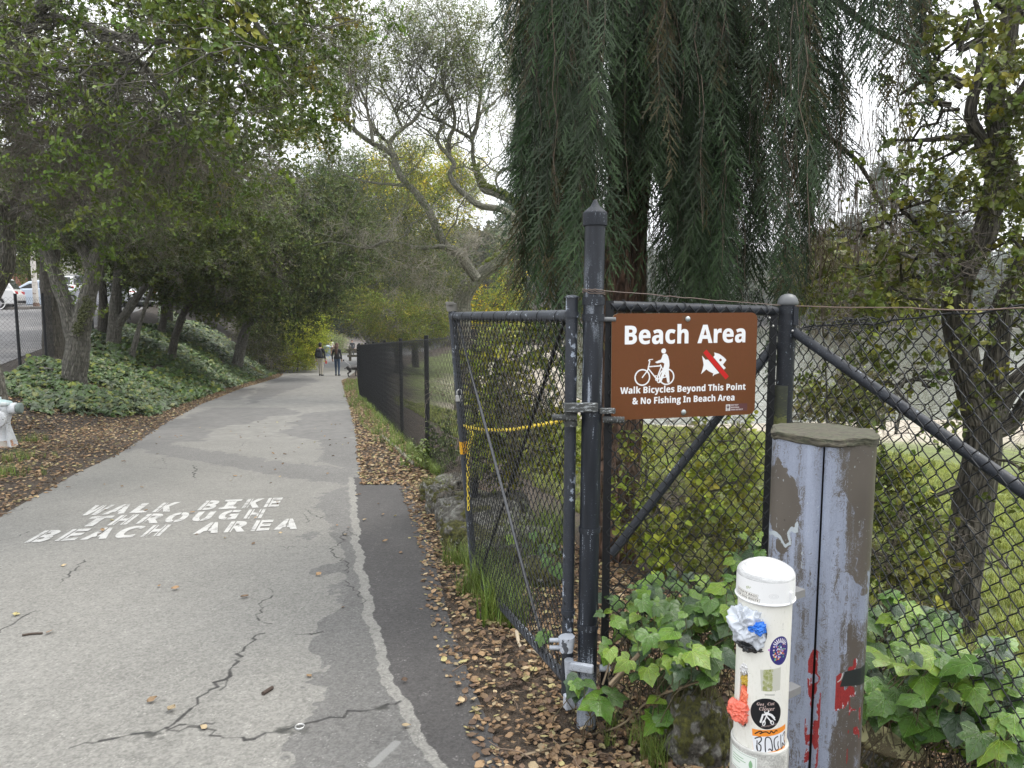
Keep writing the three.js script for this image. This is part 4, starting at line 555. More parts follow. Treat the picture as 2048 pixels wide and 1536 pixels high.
// ---------------------------------------------------------------- ivy, litter, grass
const ivyTex = (() => { const S = 256, cv = document.createElement('canvas'); cv.width = cv.height = S; const c = cv.getContext('2d'); c.fillStyle = '#a6ab9c'; c.fillRect(0, 0, S, S); c.lineCap = 'round'; // pale veins on the blade, petiole at (0.5, 0.22)
  const R = rngOf(4); for (let k = 0; k < 900; k++) { c.fillStyle = `rgba(${150 + 60 * R()},${160 + 60 * R()},${140 + 40 * R()},0.25)`; c.beginPath(); c.arc(R() * S, R() * S, 2 + 9 * R(), 0, 7); c.fill(); }
  const vein = (ax, ay, bx, by, w, n) => { c.strokeStyle = '#fbfdf0'; c.lineWidth = w; c.beginPath(); c.moveTo(ax * S, (1 - ay) * S); c.lineTo(bx * S, (1 - by) * S); c.stroke(); for (let k = 1; k < n; k++) { const t = k / n, x = lerp(ax, bx, t), y = lerp(ay, by, t), dx = bx - ax, dy = by - ay; for (const s of [-1, 1]) vein(x, y, x + (dx * 0.5 + s * dy * 0.55) * 0.34 * (1.1 - t), y + (dy * 0.5 - s * dx * 0.55) * 0.34 * (1.1 - t), w * 0.4, 0); } };
  for (const [x, y] of [[0.5, 0.98], [0.1, 0.72], [0.9, 0.72], [0.06, 0.26], [0.94, 0.26]]) vein(0.5, 0.2, x, y, 4, 5);
  const t = new THREE.CanvasTexture(cv); t.colorSpace = THREE.SRGBColorSpace; return t; })();
function ivyLeaf(kind) { // unit leaf in the xz plane, petiole at the origin, tip toward +z; cupped
  const out = [[[0, 0.02], [0.16, -0.16], [0.36, -0.14], [0.5, 0.06], [0.36, 0.2], [0.46, 0.4], [0.34, 0.48], [0.22, 0.5], [0.14, 0.68], [0, 0.92]], [[0, 0.04], [0.2, -0.14], [0.4, -0.06], [0.46, 0.16], [0.4, 0.3], [0.44, 0.46], [0.28, 0.54], [0.16, 0.68], [0, 0.86]], [[0, 0.04], [0.18, -0.14], [0.38, -0.08], [0.45, 0.14], [0.4, 0.34], [0.28, 0.54], [0.14, 0.72], [0, 0.88]]][kind];
  const ring = [...out, ...out.slice(1, -1).reverse().map(([x, z]) => [-x, z])], pos = [], uv = [], idx = [], h = (x, z) => 0.1 * Math.abs(x) - 0.28 * (x * x + (z - 0.25) * (z - 0.25)) + 0.05 * Math.sin(7 * x + 5 * z + kind);
  const put = (x, z) => { pos.push(x, h(x, z), z); uv.push(0.5 + x * 0.98, 0.2 + z * 0.85); }; put(0, 0.06); ring.forEach(([x, z]) => put(x * 0.5, 0.06 + (z - 0.06) * 0.5)); ring.forEach(([x, z]) => put(x, z)); const n = ring.length;
  for (let k = 0; k < n; k++) { const a = 1 + k, b = 1 + (k + 1) % n; idx.push(0, b, a, a, b, a + n, b, b + n, a + n); }
  const g = new THREE.BufferGeometry(); g.setAttribute('position', new THREE.Float32BufferAttribute(pos, 3)); g.setAttribute('uv', new THREE.Float32BufferAttribute(uv, 2)); g.setIndex(idx); g.computeVertexNormals(); return g;
}
const IVY = [0, 1, 2].map(ivyLeaf);
const ivyMats = [[0.21, 0.4, 0.022], [0.13, 0.29, 0.022], [0.33, 0.5, 0.04], [0.05, 0.12, 0.04], [0.09, 0.2, 0.025]].map((c) => new THREE.MeshPhysicalMaterial({ color: new THREE.Color().setRGB(...c), map: ivyTex, bumpMap: ivyTex, bumpScale: 0.004, roughness: 0.46, transmission: 0.25, thickness: 0, side: THREE.DoubleSide }));
const tilted = (n, r, t = 0.7) => { const d = n.clone().add(V((r() - 0.5) * t * 2, (r() - 0.2) * t * 0.5, (r() - 0.5) * t * 2)).normalize(); return aim(d, r); };
function ivyPatch(label, polys, n, lift, seed, size) { // ivy hanging in mounds: each big leaf a part, with its stem
  const r = rngOf(seed), t = thing('ivy_plant', label, 'ivy', null), stems = new MB(), dark = std(0.11, 0.09, 0.05, 0.9), all = [];
  for (let k = 0; k < n; k++) { const [px, py, rx, ry, d0, dv] = polys[Math.floor(r() * polys.length)], a = r() * 6.28, q = Math.sqrt(r()), d = d0 + (r() - 0.5) * dv, p = P(px + Math.cos(a) * rx * q, py + Math.sin(a) * ry * q, d); const g = ground(p.x, -p.z) + 0.03; if (p.y < g) p.y = g + r() * 0.04; all.push(p); }
  all.forEach((p, k) => { const toCam = V(-p.x, EYE - p.y + 0.8, -p.z).normalize(), nrm = toCam.multiplyScalar(0.7).add(V((r() - 0.5) * 1.1, 0.35 + 0.5 * r(), (r() - 0.5) * 1.1)).normalize(), s = size * (0.45 + 0.85 * Math.pow(r(), 1.3));
    const m = part('leaf', IVY[Math.floor(r() * 3)], ivyMats[r() < 0.62 ? k % 3 : 3 + k % 2], t); const z = V(0, -1, 0).addScaledVector(nrm, nrm.y).add(V((r() - 0.5) * 1.2, 0, (r() - 0.5) * 0.8)).normalize(); z.addScaledVector(nrm, -z.dot(nrm)).normalize(); const x = V().crossVectors(nrm, z); m.quaternion.setFromRotationMatrix(_m.makeBasis(x, nrm, z)); m.position.copy(p); m.scale.setScalar(s);
    const root = V(p.x + (r() - 0.5) * 0.2, Math.max(ground(p.x, -p.z), p.y - 0.25 - 0.1 * r()), p.z - 0.06 - 0.12 * r()); stems.tube(wiggly(root, p, 4, 0.2, r), [0.0025, 0.0016], 3, { cap: false }); });
  part('stems', stems.geo(), dark, t, 'stuff'); return t;
}
ivyPatch('glossy ivy climbing the fence between the tall pole and the painted pillar', [[1260, 1210, 60, 60, 2.75, 0.3], [1330, 1230, 80, 70, 2.7, 0.3], [1400, 1260, 70, 70, 2.6, 0.3], [1290, 1290, 80, 60, 2.55, 0.3], [1400, 1320, 50, 40, 2.45, 0.2], [1460, 1210, 40, 60, 2.7, 0.3], [1360, 1180, 100, 40, 3.1, 0.4], [1500, 1120, 50, 60, 3.0, 0.3]], 300, 0, 301, 0.08);
ivyPatch('broad-leaved ivy around the painted pillar below the right-hand fence', [[1770, 1240, 60, 50, 2.5, 0.3], [1800, 1330, 90, 60, 2.35, 0.3], [1900, 1330, 90, 50, 2.2, 0.3], [1990, 1330, 60, 60, 2.1, 0.25], [1760, 1400, 50, 50, 2.15, 0.2], [1880, 1440, 80, 60, 2.1, 0.2], [2000, 1460, 50, 60, 2.0, 0.2], [1960, 1390, 90, 50, 2.15, 0.3], [1850, 1250, 60, 40, 2.7, 0.3]], 300, 0, 303, 0.088);
ivyPatch('few young ivy leaves curling round the tall pole foot', [[1160, 1360, 10, 10, 2.5, 0.1], [1195, 1395, 10, 10, 2.48, 0.1], [1215, 1390, 10, 10, 2.5, 0.1], [1195, 1295, 8, 8, 2.52, 0.1], [1330, 1420, 25, 25, 2.5, 0.1], [1090, 1265, 8, 10, 3.0, 0.1], [1100, 1110, 30, 30, 3.9, 0.4], [1060, 1080, 40, 30, 4.6, 0.4]], 34, 0, 305, 0.085);
const ivyEdge = (x) => along([[-300, 790], [0, 795], [45, 800], [60, 836], [300, 834], [360, 823], [400, 806], [440, 786], [500, 767], [560, 749], [640, 736]], x);
{ // ivy carpet on the bank
  const r = rngOf(311), near = [], rest = []; let tries = 0; const t = thing('ivy_carpet', 'dense green ivy carpeting the bank beside the path', 'ivy', null); t.userData.kind = 'stuff';
  while (rest.length < 26000 && tries++ < 200000) { const d = 8.5 + Math.pow(r(), 1.25) * 34, e = along(EL, d), s = r() * (e - xLot(d) + 1.5), x = e - s, n = fbm(x * 0.5, d * 0.5, 9, 3), sc = G(x, -d).project(camera), sx = (sc.x + 1) * 1024, sy = (1 - sc.y) * 768; if (sy > ivyEdge(sx) + n * 22 || s < 0.35 || sx < -150 || s > e - xLot(d) - 0.1 || (sx < 320 && sy < 652)) continue; const pt = fbm(x * 0.7, d * 0.7, 4, 3); if (pt < -0.2) continue;
    const y = ground(x, d) + 0.03 + 0.24 * Math.pow(r(), 1.2) * (0.6 + 2.2 * Math.max(-0.2, pt)), c = (0.4 + 0.75 * r()) * (1 + 0.9 * n), lite = r() < 0.22 ? 1.7 : 1; rest.push({ p: V(x, y, -d), q: tilted(V(0.25, 0.8, 0.35).normalize(), r, 0.8), s: (0.075 + 0.06 * r()) * (d > 20 ? 1.35 : 1), c: [0.105 * c * lite * lite, 0.2 * c * lite, 0.03 * c] }); }
  scatter('leaves', IVY, new THREE.MeshPhysicalMaterial({ color: 0xffffff, map: ivyTex, roughness: 0.48, transmission: 0.22, thickness: 0, side: THREE.DoubleSide }), t, rest);
}
// dead leaves
function deadLeaf(seed) { const r = rngOf(seed), mb = new MB(), n = 6, L = 1, W = 0.3 + 0.14 * r(), cu = 0.25 + 0.5 * r(), tw = (r() - 0.5) * 0.8; const ptn = (t, s) => V(s * W * Math.sin(Math.PI * Math.pow(t, 0.85)) * (1 + 0.1 * Math.sin(t * 17)), cu * 0.3 * Math.pow(Math.abs(s), 2) + cu * 0.25 * (t - 0.5) * (t - 0.5) + tw * s * (t - 0.5) * 0.4, (t - 0.5) * L); const mid = []; for (let k = 0; k < n; k++) { const a = k / n, b = (k + 1) / n; mb.quad(ptn(a, 0), ptn(b, 0), ptn(b, 1), ptn(a, 1)); mb.quad(ptn(a, -1), ptn(b, -1), ptn(b, 0), ptn(a, 0)); } const g = mb.geo(); g.computeVertexNormals(); return g; }
const DEAD = [1, 2, 3, 4].map((k) => deadLeaf(320 + k)), deadHues = [[0.22, 0.14, 0.075], [0.16, 0.1, 0.058], [0.28, 0.185, 0.1], [0.105, 0.067, 0.043], [0.34, 0.265, 0.16], [0.3, 0.26, 0.12]];
{
  const r = rngOf(331), list = [], ok = (x, d) => true;
  const drop = (x, d, s, lift = 0.014) => { const p = G(x, -d); p.y += lift * 0.85 + 0.01 * r(); const h = deadHues[Math.floor(Math.pow(r(), 1.3) * 5.99)], m = 0.7 + 0.6 * r(); list.push({ p, q: aim(V((r() - 0.5) * 0.7, 1, (r() - 0.5) * 0.7).normalize(), r), s, c: col3(h, m), seen: s * FPX / d }); };
  const bits = []; for (let k = 0; k < 16000; k++) { const lft = r() < 0.45, d = lft ? 5.6 + 14 * Math.pow(r(), 1.4) : 2 + 6 * Math.pow(r(), 1.4), x = lft ? along(EL, d) - 2.4 * Math.pow(r(), 0.8) : lerp(along(EP, d) - 0.2 * r() * r(), along(FENCE, d) + 0.4, Math.pow(r(), 0.8)); const p = G(x, -d); p.y += 0.012 + 0.008 * r(); bits.push({ p, q: aim(V((r() - 0.5) * 0.4, 1, (r() - 0.5) * 0.4).normalize(), r), s: V(0.006 + 0.01 * r(), 0.012, 0.01 + 0.02 * r()), c: col3(deadHues[Math.floor(r() * 4)], 0.35 + 0.6 * r()) }); }
  const straw = new MB(); for (let k = 0; k < 420; k++) { const lft = r() < 0.4, d = lft ? 5.8 + 10 * r() : 2 + 5 * Math.pow(r(), 1.3), x = lft ? along(EL, d) - 2.2 * r() : lerp(along(EP, d) - 0.1, along(FENCE, d) + 0.3, r()), a = r() * 6.28, l = 0.05 + 0.16 * r(), p = G(x, -d); p.y += 0.022; straw.tube(wiggly(p, p.clone().add(V(Math.cos(a) * l, 0.012 * r(), Math.sin(a) * l)), 4, 0.2, r), [0.0028, 0.0016], 3); }
  // right verge: from the dark patch to the fence; strip between path and fence; left verge; strays on the asphalt
  for (let k = 0; k < 12000; k++) { const d = 2.0 + 5.6 * Math.pow(r(), 1.5), e = along(EP, d), f = along(FENCE, d) + 0.4, u = Math.pow(r(), 0.75), x = e - 0.12 + (f - e) * u; drop(x, d, 0.016 + 0.03 * Math.pow(r(), 1.3)); }
  for (let k = 0; k < 6500; k++) { const d = 7.6 + 27 * Math.pow(r(), 1.4), e = along(ER, d), f = along(FENCE, d); drop(lerp(e - 0.03, f, r()), d, 0.035 + 0.025 * r()); }
  for (let k = 0; k < 32000; k++) { const d = 5.6 + 34 * Math.pow(r(), 1.35), e = along(EL, d); drop(e + 0.05 - Math.pow(r(), 0.8) * lerp(3.3, 1.4, smooth(10, 24, d)), d, 0.027 + 0.03 * r()); }
  for (let k = 0; k < 120; k++) { const d = 2.3 + 12 * r(), a = along(EL, d), b = d < 8 ? along(EP, d) : along(ER, d); drop(lerp(a, b, Math.pow(r(), r() < 0.5 ? 0.35 : 1)), d, 0.024 + 0.024 * r(), 0.02); }
  list.sort((a, b) => b.seen - a.seen); const big = list.filter((o) => { const v = o.p.clone().project(camera); return Math.abs(v.x) < 0.98 && Math.abs(v.y) < 0.98; }).slice(0, 300), bigSet = new Set(big);
  const mats = deadHues.map((h) => new THREE.MeshStandardMaterial({ color: new THREE.Color().setRGB(...h), roughness: 0.75, side: THREE.DoubleSide, map: grainTex }));
  big.forEach((o, k) => { const m = single('fallen_leaf', DEAD[k % 4], mats[[0, 1, 2, 1, 0, 3, 4, 1, 2, 0, 3, 5][k % 12]], 'dry brown oak leaf lying on the ground near the fence', 'leaf', 'fallen leaves'); m.position.copy(o.p); m.quaternion.copy(o.q); m.scale.setScalar(o.s); });
  const g = new THREE.Group(); g.name = 'leaf_litter'; scene.add(g); tag(g, 'carpet of dry brown oak leaves on both verges', 'leaf litter', null, 'stuff'); scatter('leaves', DEAD, new THREE.MeshStandardMaterial({ color: 0xffffff, roughness: 0.8, side: THREE.DoubleSide }), g, list.filter((o) => !bigSet.has(o))); scatter('fragments', DEAD.slice(0, 2), new THREE.MeshStandardMaterial({ color: 0xffffff, roughness: 0.9, side: THREE.DoubleSide }), g, bits); part('twigs', straw.geo(), std(0.17, 0.12, 0.085, 0.95), g, 'stuff');
}
// grass: tufts of bent blades
function tuft(seed, n, h, w) { const r = rngOf(seed), mb = new MB(); for (let k = 0; k < n; k++) { const a = r() * 6.28, l = h * (0.5 + 0.7 * r()), b = V((r() - 0.5) * 0.06, 0, (r() - 0.5) * 0.06), o = V(Math.cos(a), 0, Math.sin(a)), x = V(-o.z, 0, o.x), lean = 0.15 + 0.6 * r(); const m = 0.7 + 0.6 * r(); mb.col = [m * (0.9 + 0.3 * r()), m, m * 0.8]; let p0 = b, w0 = w; for (let j = 1; j <= 3; j++) { const t = j / 3, p1 = b.clone().addScaledVector(o, lean * l * t * t).add(V(0, l * t * (1 - 0.35 * lean * t), 0)), w1 = w * (1 - t * 0.95); mb.quad(p0.clone().addScaledVector(x, -w0), p0.clone().addScaledVector(x, w0), p1.clone().addScaledVector(x, w1), p1.clone().addScaledVector(x, -w1)); p0 = p1; w0 = w1; } } return mb.geo(true); }
const TUFT = [1, 2, 3].map((k) => tuft(340 + k, 18, 0.2, 0.0028)), LAWN = [1, 2].map((k) => tuft(350 + k, 26, 0.07, 0.003));
{
  const r = rngOf(345), g = new THREE.Group(), pl = [], turf = []; g.name = 'verge_grass'; scene.add(g); tag(g, 'green grass tufts growing along the foot of the fence', 'grass', null, 'stuff');
  const put = (p, s, c = 1) => pl.push({ p, q: _q.clone().setFromAxisAngle(UPV, r() * 6.28), s, c: [0.17 * c, 0.25 * c, 0.06 * c] });
  for (let k = 0; k < 650; k++) { const d = 8 + 25 * Math.pow(r(), 1.3), f = along(FENCE, d); put(G(f - 0.02 - Math.pow(r(), 2) * 0.55 * smooth(7, 12, d), -d), 0.5 + 0.6 * r(), 0.7 + 0.6 * r()); }
  for (const [px, py, n, sp, s] of [[915, 1130, 16, 0.12, 0.9], [870, 990, 18, 0.2, 1], [950, 1190, 14, 0.1, 1.2], [985, 1230, 16, 0.12, 1.3], [1020, 1250, 12, 0.12, 1.2], [1000, 1180, 10, 0.12, 1.4], [1050, 1130, 14, 0.25, 1.6], [1100, 1080, 12, 0.3, 1.6], [960, 1150, 10, 0.06, 1.2], [1300, 1520, 9, 0.1, 0.7], [1250, 1480, 5, 0.1, 0.6], [1030, 1210, 8, 0.1, 1.1], [30, 930, 30, 0.5, 0.7], [60, 890, 16, 0.25, 0.8], [10, 960, 22, 0.4, 0.7], [200, 845, 14, 0.5, 0.5]]) for (let k = 0; k < n; k++) { const c = onPlane(px, py), x = c.x + (r() + r() - 1) * sp, z = c.z + (r() + r() - 1) * sp; put(G(x, z), s * (0.7 + 0.6 * r()), 0.6 + 0.7 * r()); }
  for (let k = 0; k < 700; k++) { const d = 26 + 14 * r(), e = along(EL, d); put(G(e - 0.4 - 0.8 * r(), -d), 0.8, 1.1); }
  scatter('tufts', TUFT, leafMat(0.55, 0.3), g, pl);
  const l = new THREE.Group(); l.name = 'lawn_grass'; scene.add(l); tag(l, 'short bright lawn sloping to the lake behind the fence', 'grass', null, 'stuff');
  for (let k = 0; k < 26000; k++) { const d = 3.4 + 22 * Math.pow(r(), 1.4), f = along(FENCE, d), x = f + 1.2 + 13 * r(); if (x / d > 0.8 || fbm(x * 0.6, d * 0.6, 2, 3) < -0.3) continue; const c = 0.75 + 0.6 * r(); turf.push({ p: G(x, -d), q: _q.clone().setFromAxisAngle(UPV, r() * 6.28), s: 0.7 + 0.8 * r() + d * 0.03, c: [0.24 * c, 0.29 * c, 0.075 * c] }); }
  scatter('blades', LAWN, leafMat(0.55, 0.3), l, turf);
}
// ---------------------------------------------------------------- paint
const paintTex = (seed, base, chip, chipAmt, speck, streak) => { const a = tile(seed, 8), b = tile(seed + 1, 32), c = tile(seed + 2, 128), e = tile(seed + 3, 16); return dataTex(256, 1024, (x, y) => { const u = x / 256, v = y / 256; const n = a(u * 8, v * 2) * 0.5 + b(u * 32, v * 16) * 0.3 + c(u * 128, v * 64) * 0.2, sp = c(u * 128 + 9, v * 96), st = e(u * 16, v * 3) * 0.6 + b(u * 32 + 5, v * 6) * 0.4; let k = n > 1 - chipAmt ? 1 : 0; if (sp > 1 - speck) k = Math.max(k, 0.55); k = Math.max(k, clamp((st - 1 + streak) * 4) * 0.5); return [0, 1, 2].map((i) => toS(lerp(base[i] * (0.75 + 0.5 * n), chip[i] * (0.8 + 0.4 * sp), k))); }); };
const black = [0.018, 0.021, 0.027], chipGrey = [0.3, 0.34, 0.4];
const poleTex = paintTex(601, black, chipGrey, 0.27, 0.12, 0.3), railTex = paintTex(611, black, [0.25, 0.28, 0.32], 0.2, 0.05, 0.12), hingeTex = paintTex(621, [0.03, 0.034, 0.042], chipGrey, 0.27, 0.03, 0.1), gateTex = paintTex(631, [0.045, 0.05, 0.06], [0.3, 0.33, 0.37], 0.24, 0.03, 0.15);
const painted = (t, rough = 0.42) => new THREE.MeshPhysicalMaterial({ map: t, roughness: rough, specularIntensity: 0.6 });
const poleMat = painted(poleTex), railMat = painted(railTex, 0.5), hingeMat = painted(hingeTex), gateMat = painted(gateTex, 0.5);
// the tall pole: black paint worn to grey primer, mostly gone at the foot (photo: scuffs, drips, speckle)
const tallTex = dataTex(256, 2048, (x, y) => { const u = x / 256, v = y / 2048, a = u * 6.283, cx = Math.cos(a), cz = Math.sin(a), n = fbm(cx * 1.5, v * 9, cz * 1.5, 4), st = fbm(cx * 5, v * 7, cz * 5, 3), sp = pn(u * 60, v * 380) * 0.6 + pn(u * 110, v * 640, 3) * 0.4; const bare = 1.5 - v * 9.5 + 0.9 * n + 0.7 * st; let k = clamp((bare + sp * 0.9) * 2.5); k = Math.max(k, 0.5 * smooth(0.72, 0.82, v) * (1 - smooth(0.88, 0.94, v)) * clamp((fbm(cx * 1.1 + 4, v * 12, cz * 1.1, 3) + 0.02 + 0.25 * sp) * 3)); if (n + 0.6 * st + 0.15 * sp > 0.36) k = Math.max(k, 0.75); if (sp > 0.5 - 0.5 * n) k = Math.max(k, 0.45); const g = [0.36, 0.4, 0.46], b = [0.017, 0.02, 0.026]; return [0, 1, 2].map((i) => toS(lerp(b[i] * (1 + n), g[i] * (0.75 + 0.5 * sp + 0.3 * st), k))); });
const galvTex = paintTex(641, [0.4, 0.43, 0.48], [0.07, 0.075, 0.085], 0.32, 0.14, 0.2), galvMat = painted(galvTex, 0.6), vinyl = new THREE.MeshPhysicalMaterial({ color: new THREE.Color().setRGB(0.012, 0.013, 0.015), roughness: 0.5, specularIntensity: 0.6 }), steel = std(0.42, 0.42, 0.41, 0.38, { metalness: 0.8 });
const mossyMat = painted(paintTex(651, [0.055, 0.06, 0.045], [0.12, 0.13, 0.05], 0.42, 0.1, 0.2), 0.9);
tallTex.repeat.set(1 / (2 * Math.PI * 0.038), 1 / 2.02); const tallMat = painted(tallTex, 0.38);
for (const t of [poleTex, railTex, hingeTex, gateTex, galvTex]) t.repeat.set(3.2, 0.9);
const cyl = (a, b, r, s = 18) => new MB().tube([a, b], r, s).geo();
const band = (p, r, h, ax = UPV) => new MB().tube([p.clone().addScaledVector(ax, -h / 2), p.clone().addScaledVector(ax, h / 2)], r, 18).geo();
// one wire of chain link: a zigzag from y = 0 up
const MX = 0.03, MY = 0.034;
function wireGeo(h, sides, rad, flip, sx = MX, my = MY) { const pts = [], n = Math.round(h / my); for (let k = 0; k <= n; k++) { const s = (k + flip) % 2 ? 1 : -1, y = k / n * h; if (sides > 3 && k > 0 && k < n) pts.push(V(s * (sx * 0.5 + 0.0005), y - 0.004, -s * rad * 0.9), V(s * (sx * 0.5 + 0.001), y + 0.004, s * rad * 0.9)); else pts.push(V(s * sx * 0.5, y, s * rad * 0.7)); } return new MB().tube(pts, rad, sides, { cap: false }).geo(); }
// wires between two uprights: a..b along the bottom, c..d along the top
function chainLink(parent, a, b, c, d, { sides = 4, rad = 0.0021, sx = MX, my = MY, limit = 400 } = {}) {
  const L = Math.max(a.distanceTo(b), c.distanceTo(d)), n = Math.round(L / sx), h = a.distanceTo(c), gs = [wireGeo(h, sides, rad, 0, sx, my), wireGeo(h, sides, rad, 1, sx, my)], rest = [];
  const ux = V().subVectors(b, a).normalize();
  for (let k = 0; k < n; k++) { const t = (k + 0.5) / n, p = a.clone().lerp(b, t), q = c.clone().lerp(d, t), y = V().subVectors(q, p), len = y.length(); y.normalize(); const x = ux.clone().addScaledVector(y, -ux.dot(y)).normalize(), z = V().crossVectors(x, y); const quat = new THREE.Quaternion().setFromRotationMatrix(_m.makeBasis(x, y, z)), s = V(L / n / sx, len / h, 1);
    if (k < limit) { const m = part('wire', gs[k % 2], vinyl, parent); m.position.copy(p); m.quaternion.copy(quat); m.scale.copy(s); } else rest.push({ p, q: quat, s: s.clone(), flip: k % 2 }); }
  for (const f of [0, 1]) { const mine = rest.filter((o) => o.flip === f); if (mine.length) scatter('wires', [gs[f]], vinyl, parent, mine); }
}
const loop = (p, ax, R, r) => { const g = new THREE.TorusGeometry(R, r, 5, 14); g.applyQuaternion(new THREE.Quaternion().setFromUnitVectors(V(0, 0, 1), ax)); g.translate(p.x, p.y, p.z); return g; };

// ---------------------------------------------------------------- tall pole with finial, bands and the sign panel
const poleFoot = onPlane(1172, 1452), poleTop = V(poleFoot.x + 0.012, P(1188, 432, -poleFoot.z).y, poleFoot.z);
const CORNER = (() => { const d = 3.03, x = P(1572, 700, d).x; return V(x, ground(x, d), -d); })();
{
  const t = thing('gate_post', 'tall scuffed black pole with pointed cap and whitened foot', 'post', null), f = poleFoot, R = 0.038, at = (py) => { const y = P(1180, py, -f.z).y; return V(lerp(f.x, poleTop.x, (y - f.y) / (poleTop.y - f.y)), y, f.z); };
  part('pole', cyl(at(1456).add(V(0, -0.02, 0)), poleTop, R, 28), tallMat, t);
  const cap = new THREE.LatheGeometry([[0.0001, 0.1], [0.007, 0.097], [0.012, 0.088], [0.02, 0.073], [0.036, 0.06], [0.048, 0.05], [0.0515, 0.046], [0.053, 0.04], [0.053, -0.005], [0.05, -0.008], [0.0465, -0.008]].map(([x, y]) => new THREE.Vector2(x * 0.85, y * 0.9)).reverse(), 28); shift(part('cap', cap, painted(railTex, 0.7), t), poleTop.clone().add(V(0, -0.03, 0)));
  for (const [py, h] of [[602, 0.03], [635, 0.028], [822, 0.03], [1058, 0.02], [1250, 0.022], [1405, 0.022]]) part('band', band(at(py), R + 0.004, h), py > 1300 ? galvMat : railMat, t);
  { const mb = new MB(), p = at(580), r = rngOf(8); for (let w = 0; w < 3; w++) { const pts = []; for (let k = 0; k <= 24; k++) { const a = k / 24 * 6.28; pts.push(p.clone().add(V(Math.cos(a) * (R + 0.004), (r() - 0.5) * 0.006 - w * 0.006 - 0.004 * Math.cos(a), Math.sin(a) * (R + 0.004)))); } mb.tube(pts, 0.002, 4, { cap: false }); } const e = at(600); mb.tube(wiggly(p, V(CORNER.x, P(1560, 612, 3.03).y, CORNER.z), 30, 0.006, r), 0.0018, 4, { cap: false }); part('wire_wrap', mb.geo(), std(0.13, 0.1, 0.085, 0.8), t); }
  const L = new MB(), c = at(822), hp = V(-0.085, 0, 0.01); // hinge straps to the gate post
  L.box(0.125, 0.034, 0.03, c.x - 0.045, c.y + 0.02, c.z + 0.045, 0.1, 0.004); L.box(0.06, 0.02, 0.022, c.x + 0.055, c.y + 0.005, c.z + 0.03, 0, 0.003); L.tube([c.clone().add(V(-0.15, -0.02, 0.03)), c.clone().add(V(-0.06, -0.02, 0.04))], 0.012, 8); L.tube([c.clone().add(V(-0.08, -0.055, 0.02)), c.clone().add(V(-0.08, 0.0, 0.02))], 0.024, 8); L.tube([c.clone().add(V(0.04, -0.03, 0.02)), c.clone().add(V(0.12, -0.03, 0.03))], 0.013, 8); part('hinge', L.geo(), painted(paintTex(661, [0.05, 0.052, 0.05], [0.35, 0.37, 0.38], 0.33, 0.15, 0.25), 0.85), t);
  const L2 = new MB(), b = at(1322); L2.box(0.1, 0.034, 0.022, b.x - 0.03, b.y, b.z + 0.05, -0.35, 0.006); L2.tube([b.clone().add(V(-0.085, 0.055, 0.03)), b.clone().add(V(-0.085, 0.115, 0.03))], [0.026, 0.032], 8, { lump: 0.3 }); L2.tube([b.clone().add(V(0.045, -0.012, 0.03)), b.clone().add(V(0.085, -0.016, 0.03))], 0.014, 7); for (const q of [0.07, 0.1]) L2.tube([b.clone().add(V(-0.15, q, 0.03)), b.clone().add(V(-0.08, q, 0.03))], 0.009, 8); L2.tube([b.clone().add(V(-0.06, -0.18, 0.01)), b.clone().add(V(-0.075, 0.02, 0.03))], [0.018, 0.018], 10); L2.box(0.035, 0.06, 0.03, b.x - 0.075, b.y - 0.15, b.z + 0.03, 0.4, 0.006); part('hinge', L2.geo(), galvMat, t).userData.label = 'pale corroded lower hinge';
}
// panel with the sign
{
  const t = thing('chain_link_fence', 'short stretch of black chain-link fence behind the brown sign', 'fence', null), a = poleFoot.clone().add(V(0.075, 0.1, -0.045)), b = CORNER.clone().add(V(-0.055, 0.1, 0.01)); a.y = poleFoot.y + 0.1; b.y = CORNER.y + 0.1; const c = V(a.x, P(1215, 612, -a.z).y, a.z), d = V(b.x, P(1545, 622, -b.z).y, b.z);
  chainLink(t, a.clone().add(V(0, 0, 0.028)), b.clone().add(V(0, 0, 0.028)), c.clone().add(V(0, 0.012, 0.028)), d.clone().add(V(0, 0.012, 0.028)), { sides: 5, rad: 0.0023 });
  part('top_rail', cyl(c, d, 0.0205), railMat, t);
  { const mb = new MB(); for (const [p, q] of [[a, c], [b, d]]) mb.box(0.03, q.y - p.y + 0.04, 0.008, p.x + (p === a ? 0 : -0.01), (p.y + q.y) / 2, p.z + 0.01); part('tension_bar', mb.geo(), vinyl, t); }
  part('diagonal_brace', cyl(P(1222, 1110, 2.85), P(1548, 690, 3.05), 0.019), railMat, t); { const mb = new MB(); for (let k = 0; k < 6; k++) mb.add(loop(c.clone().lerp(d, 0.08 + k * 0.17), V(1, 0.1, -0.23).normalize(), 0.025, 0.002)); part('tie', mb.geo(), vinyl, t, 'stuff'); }
  const sil = new MB(); sil.tube([c.clone().add(V(-0.07, -0.05, 0.04)), c.clone().add(V(0.02, -0.05, 0.03))], 0.009, 8); part('bolt', sil.geo(), std(0.12, 0.125, 0.13, 0.6), t);
}
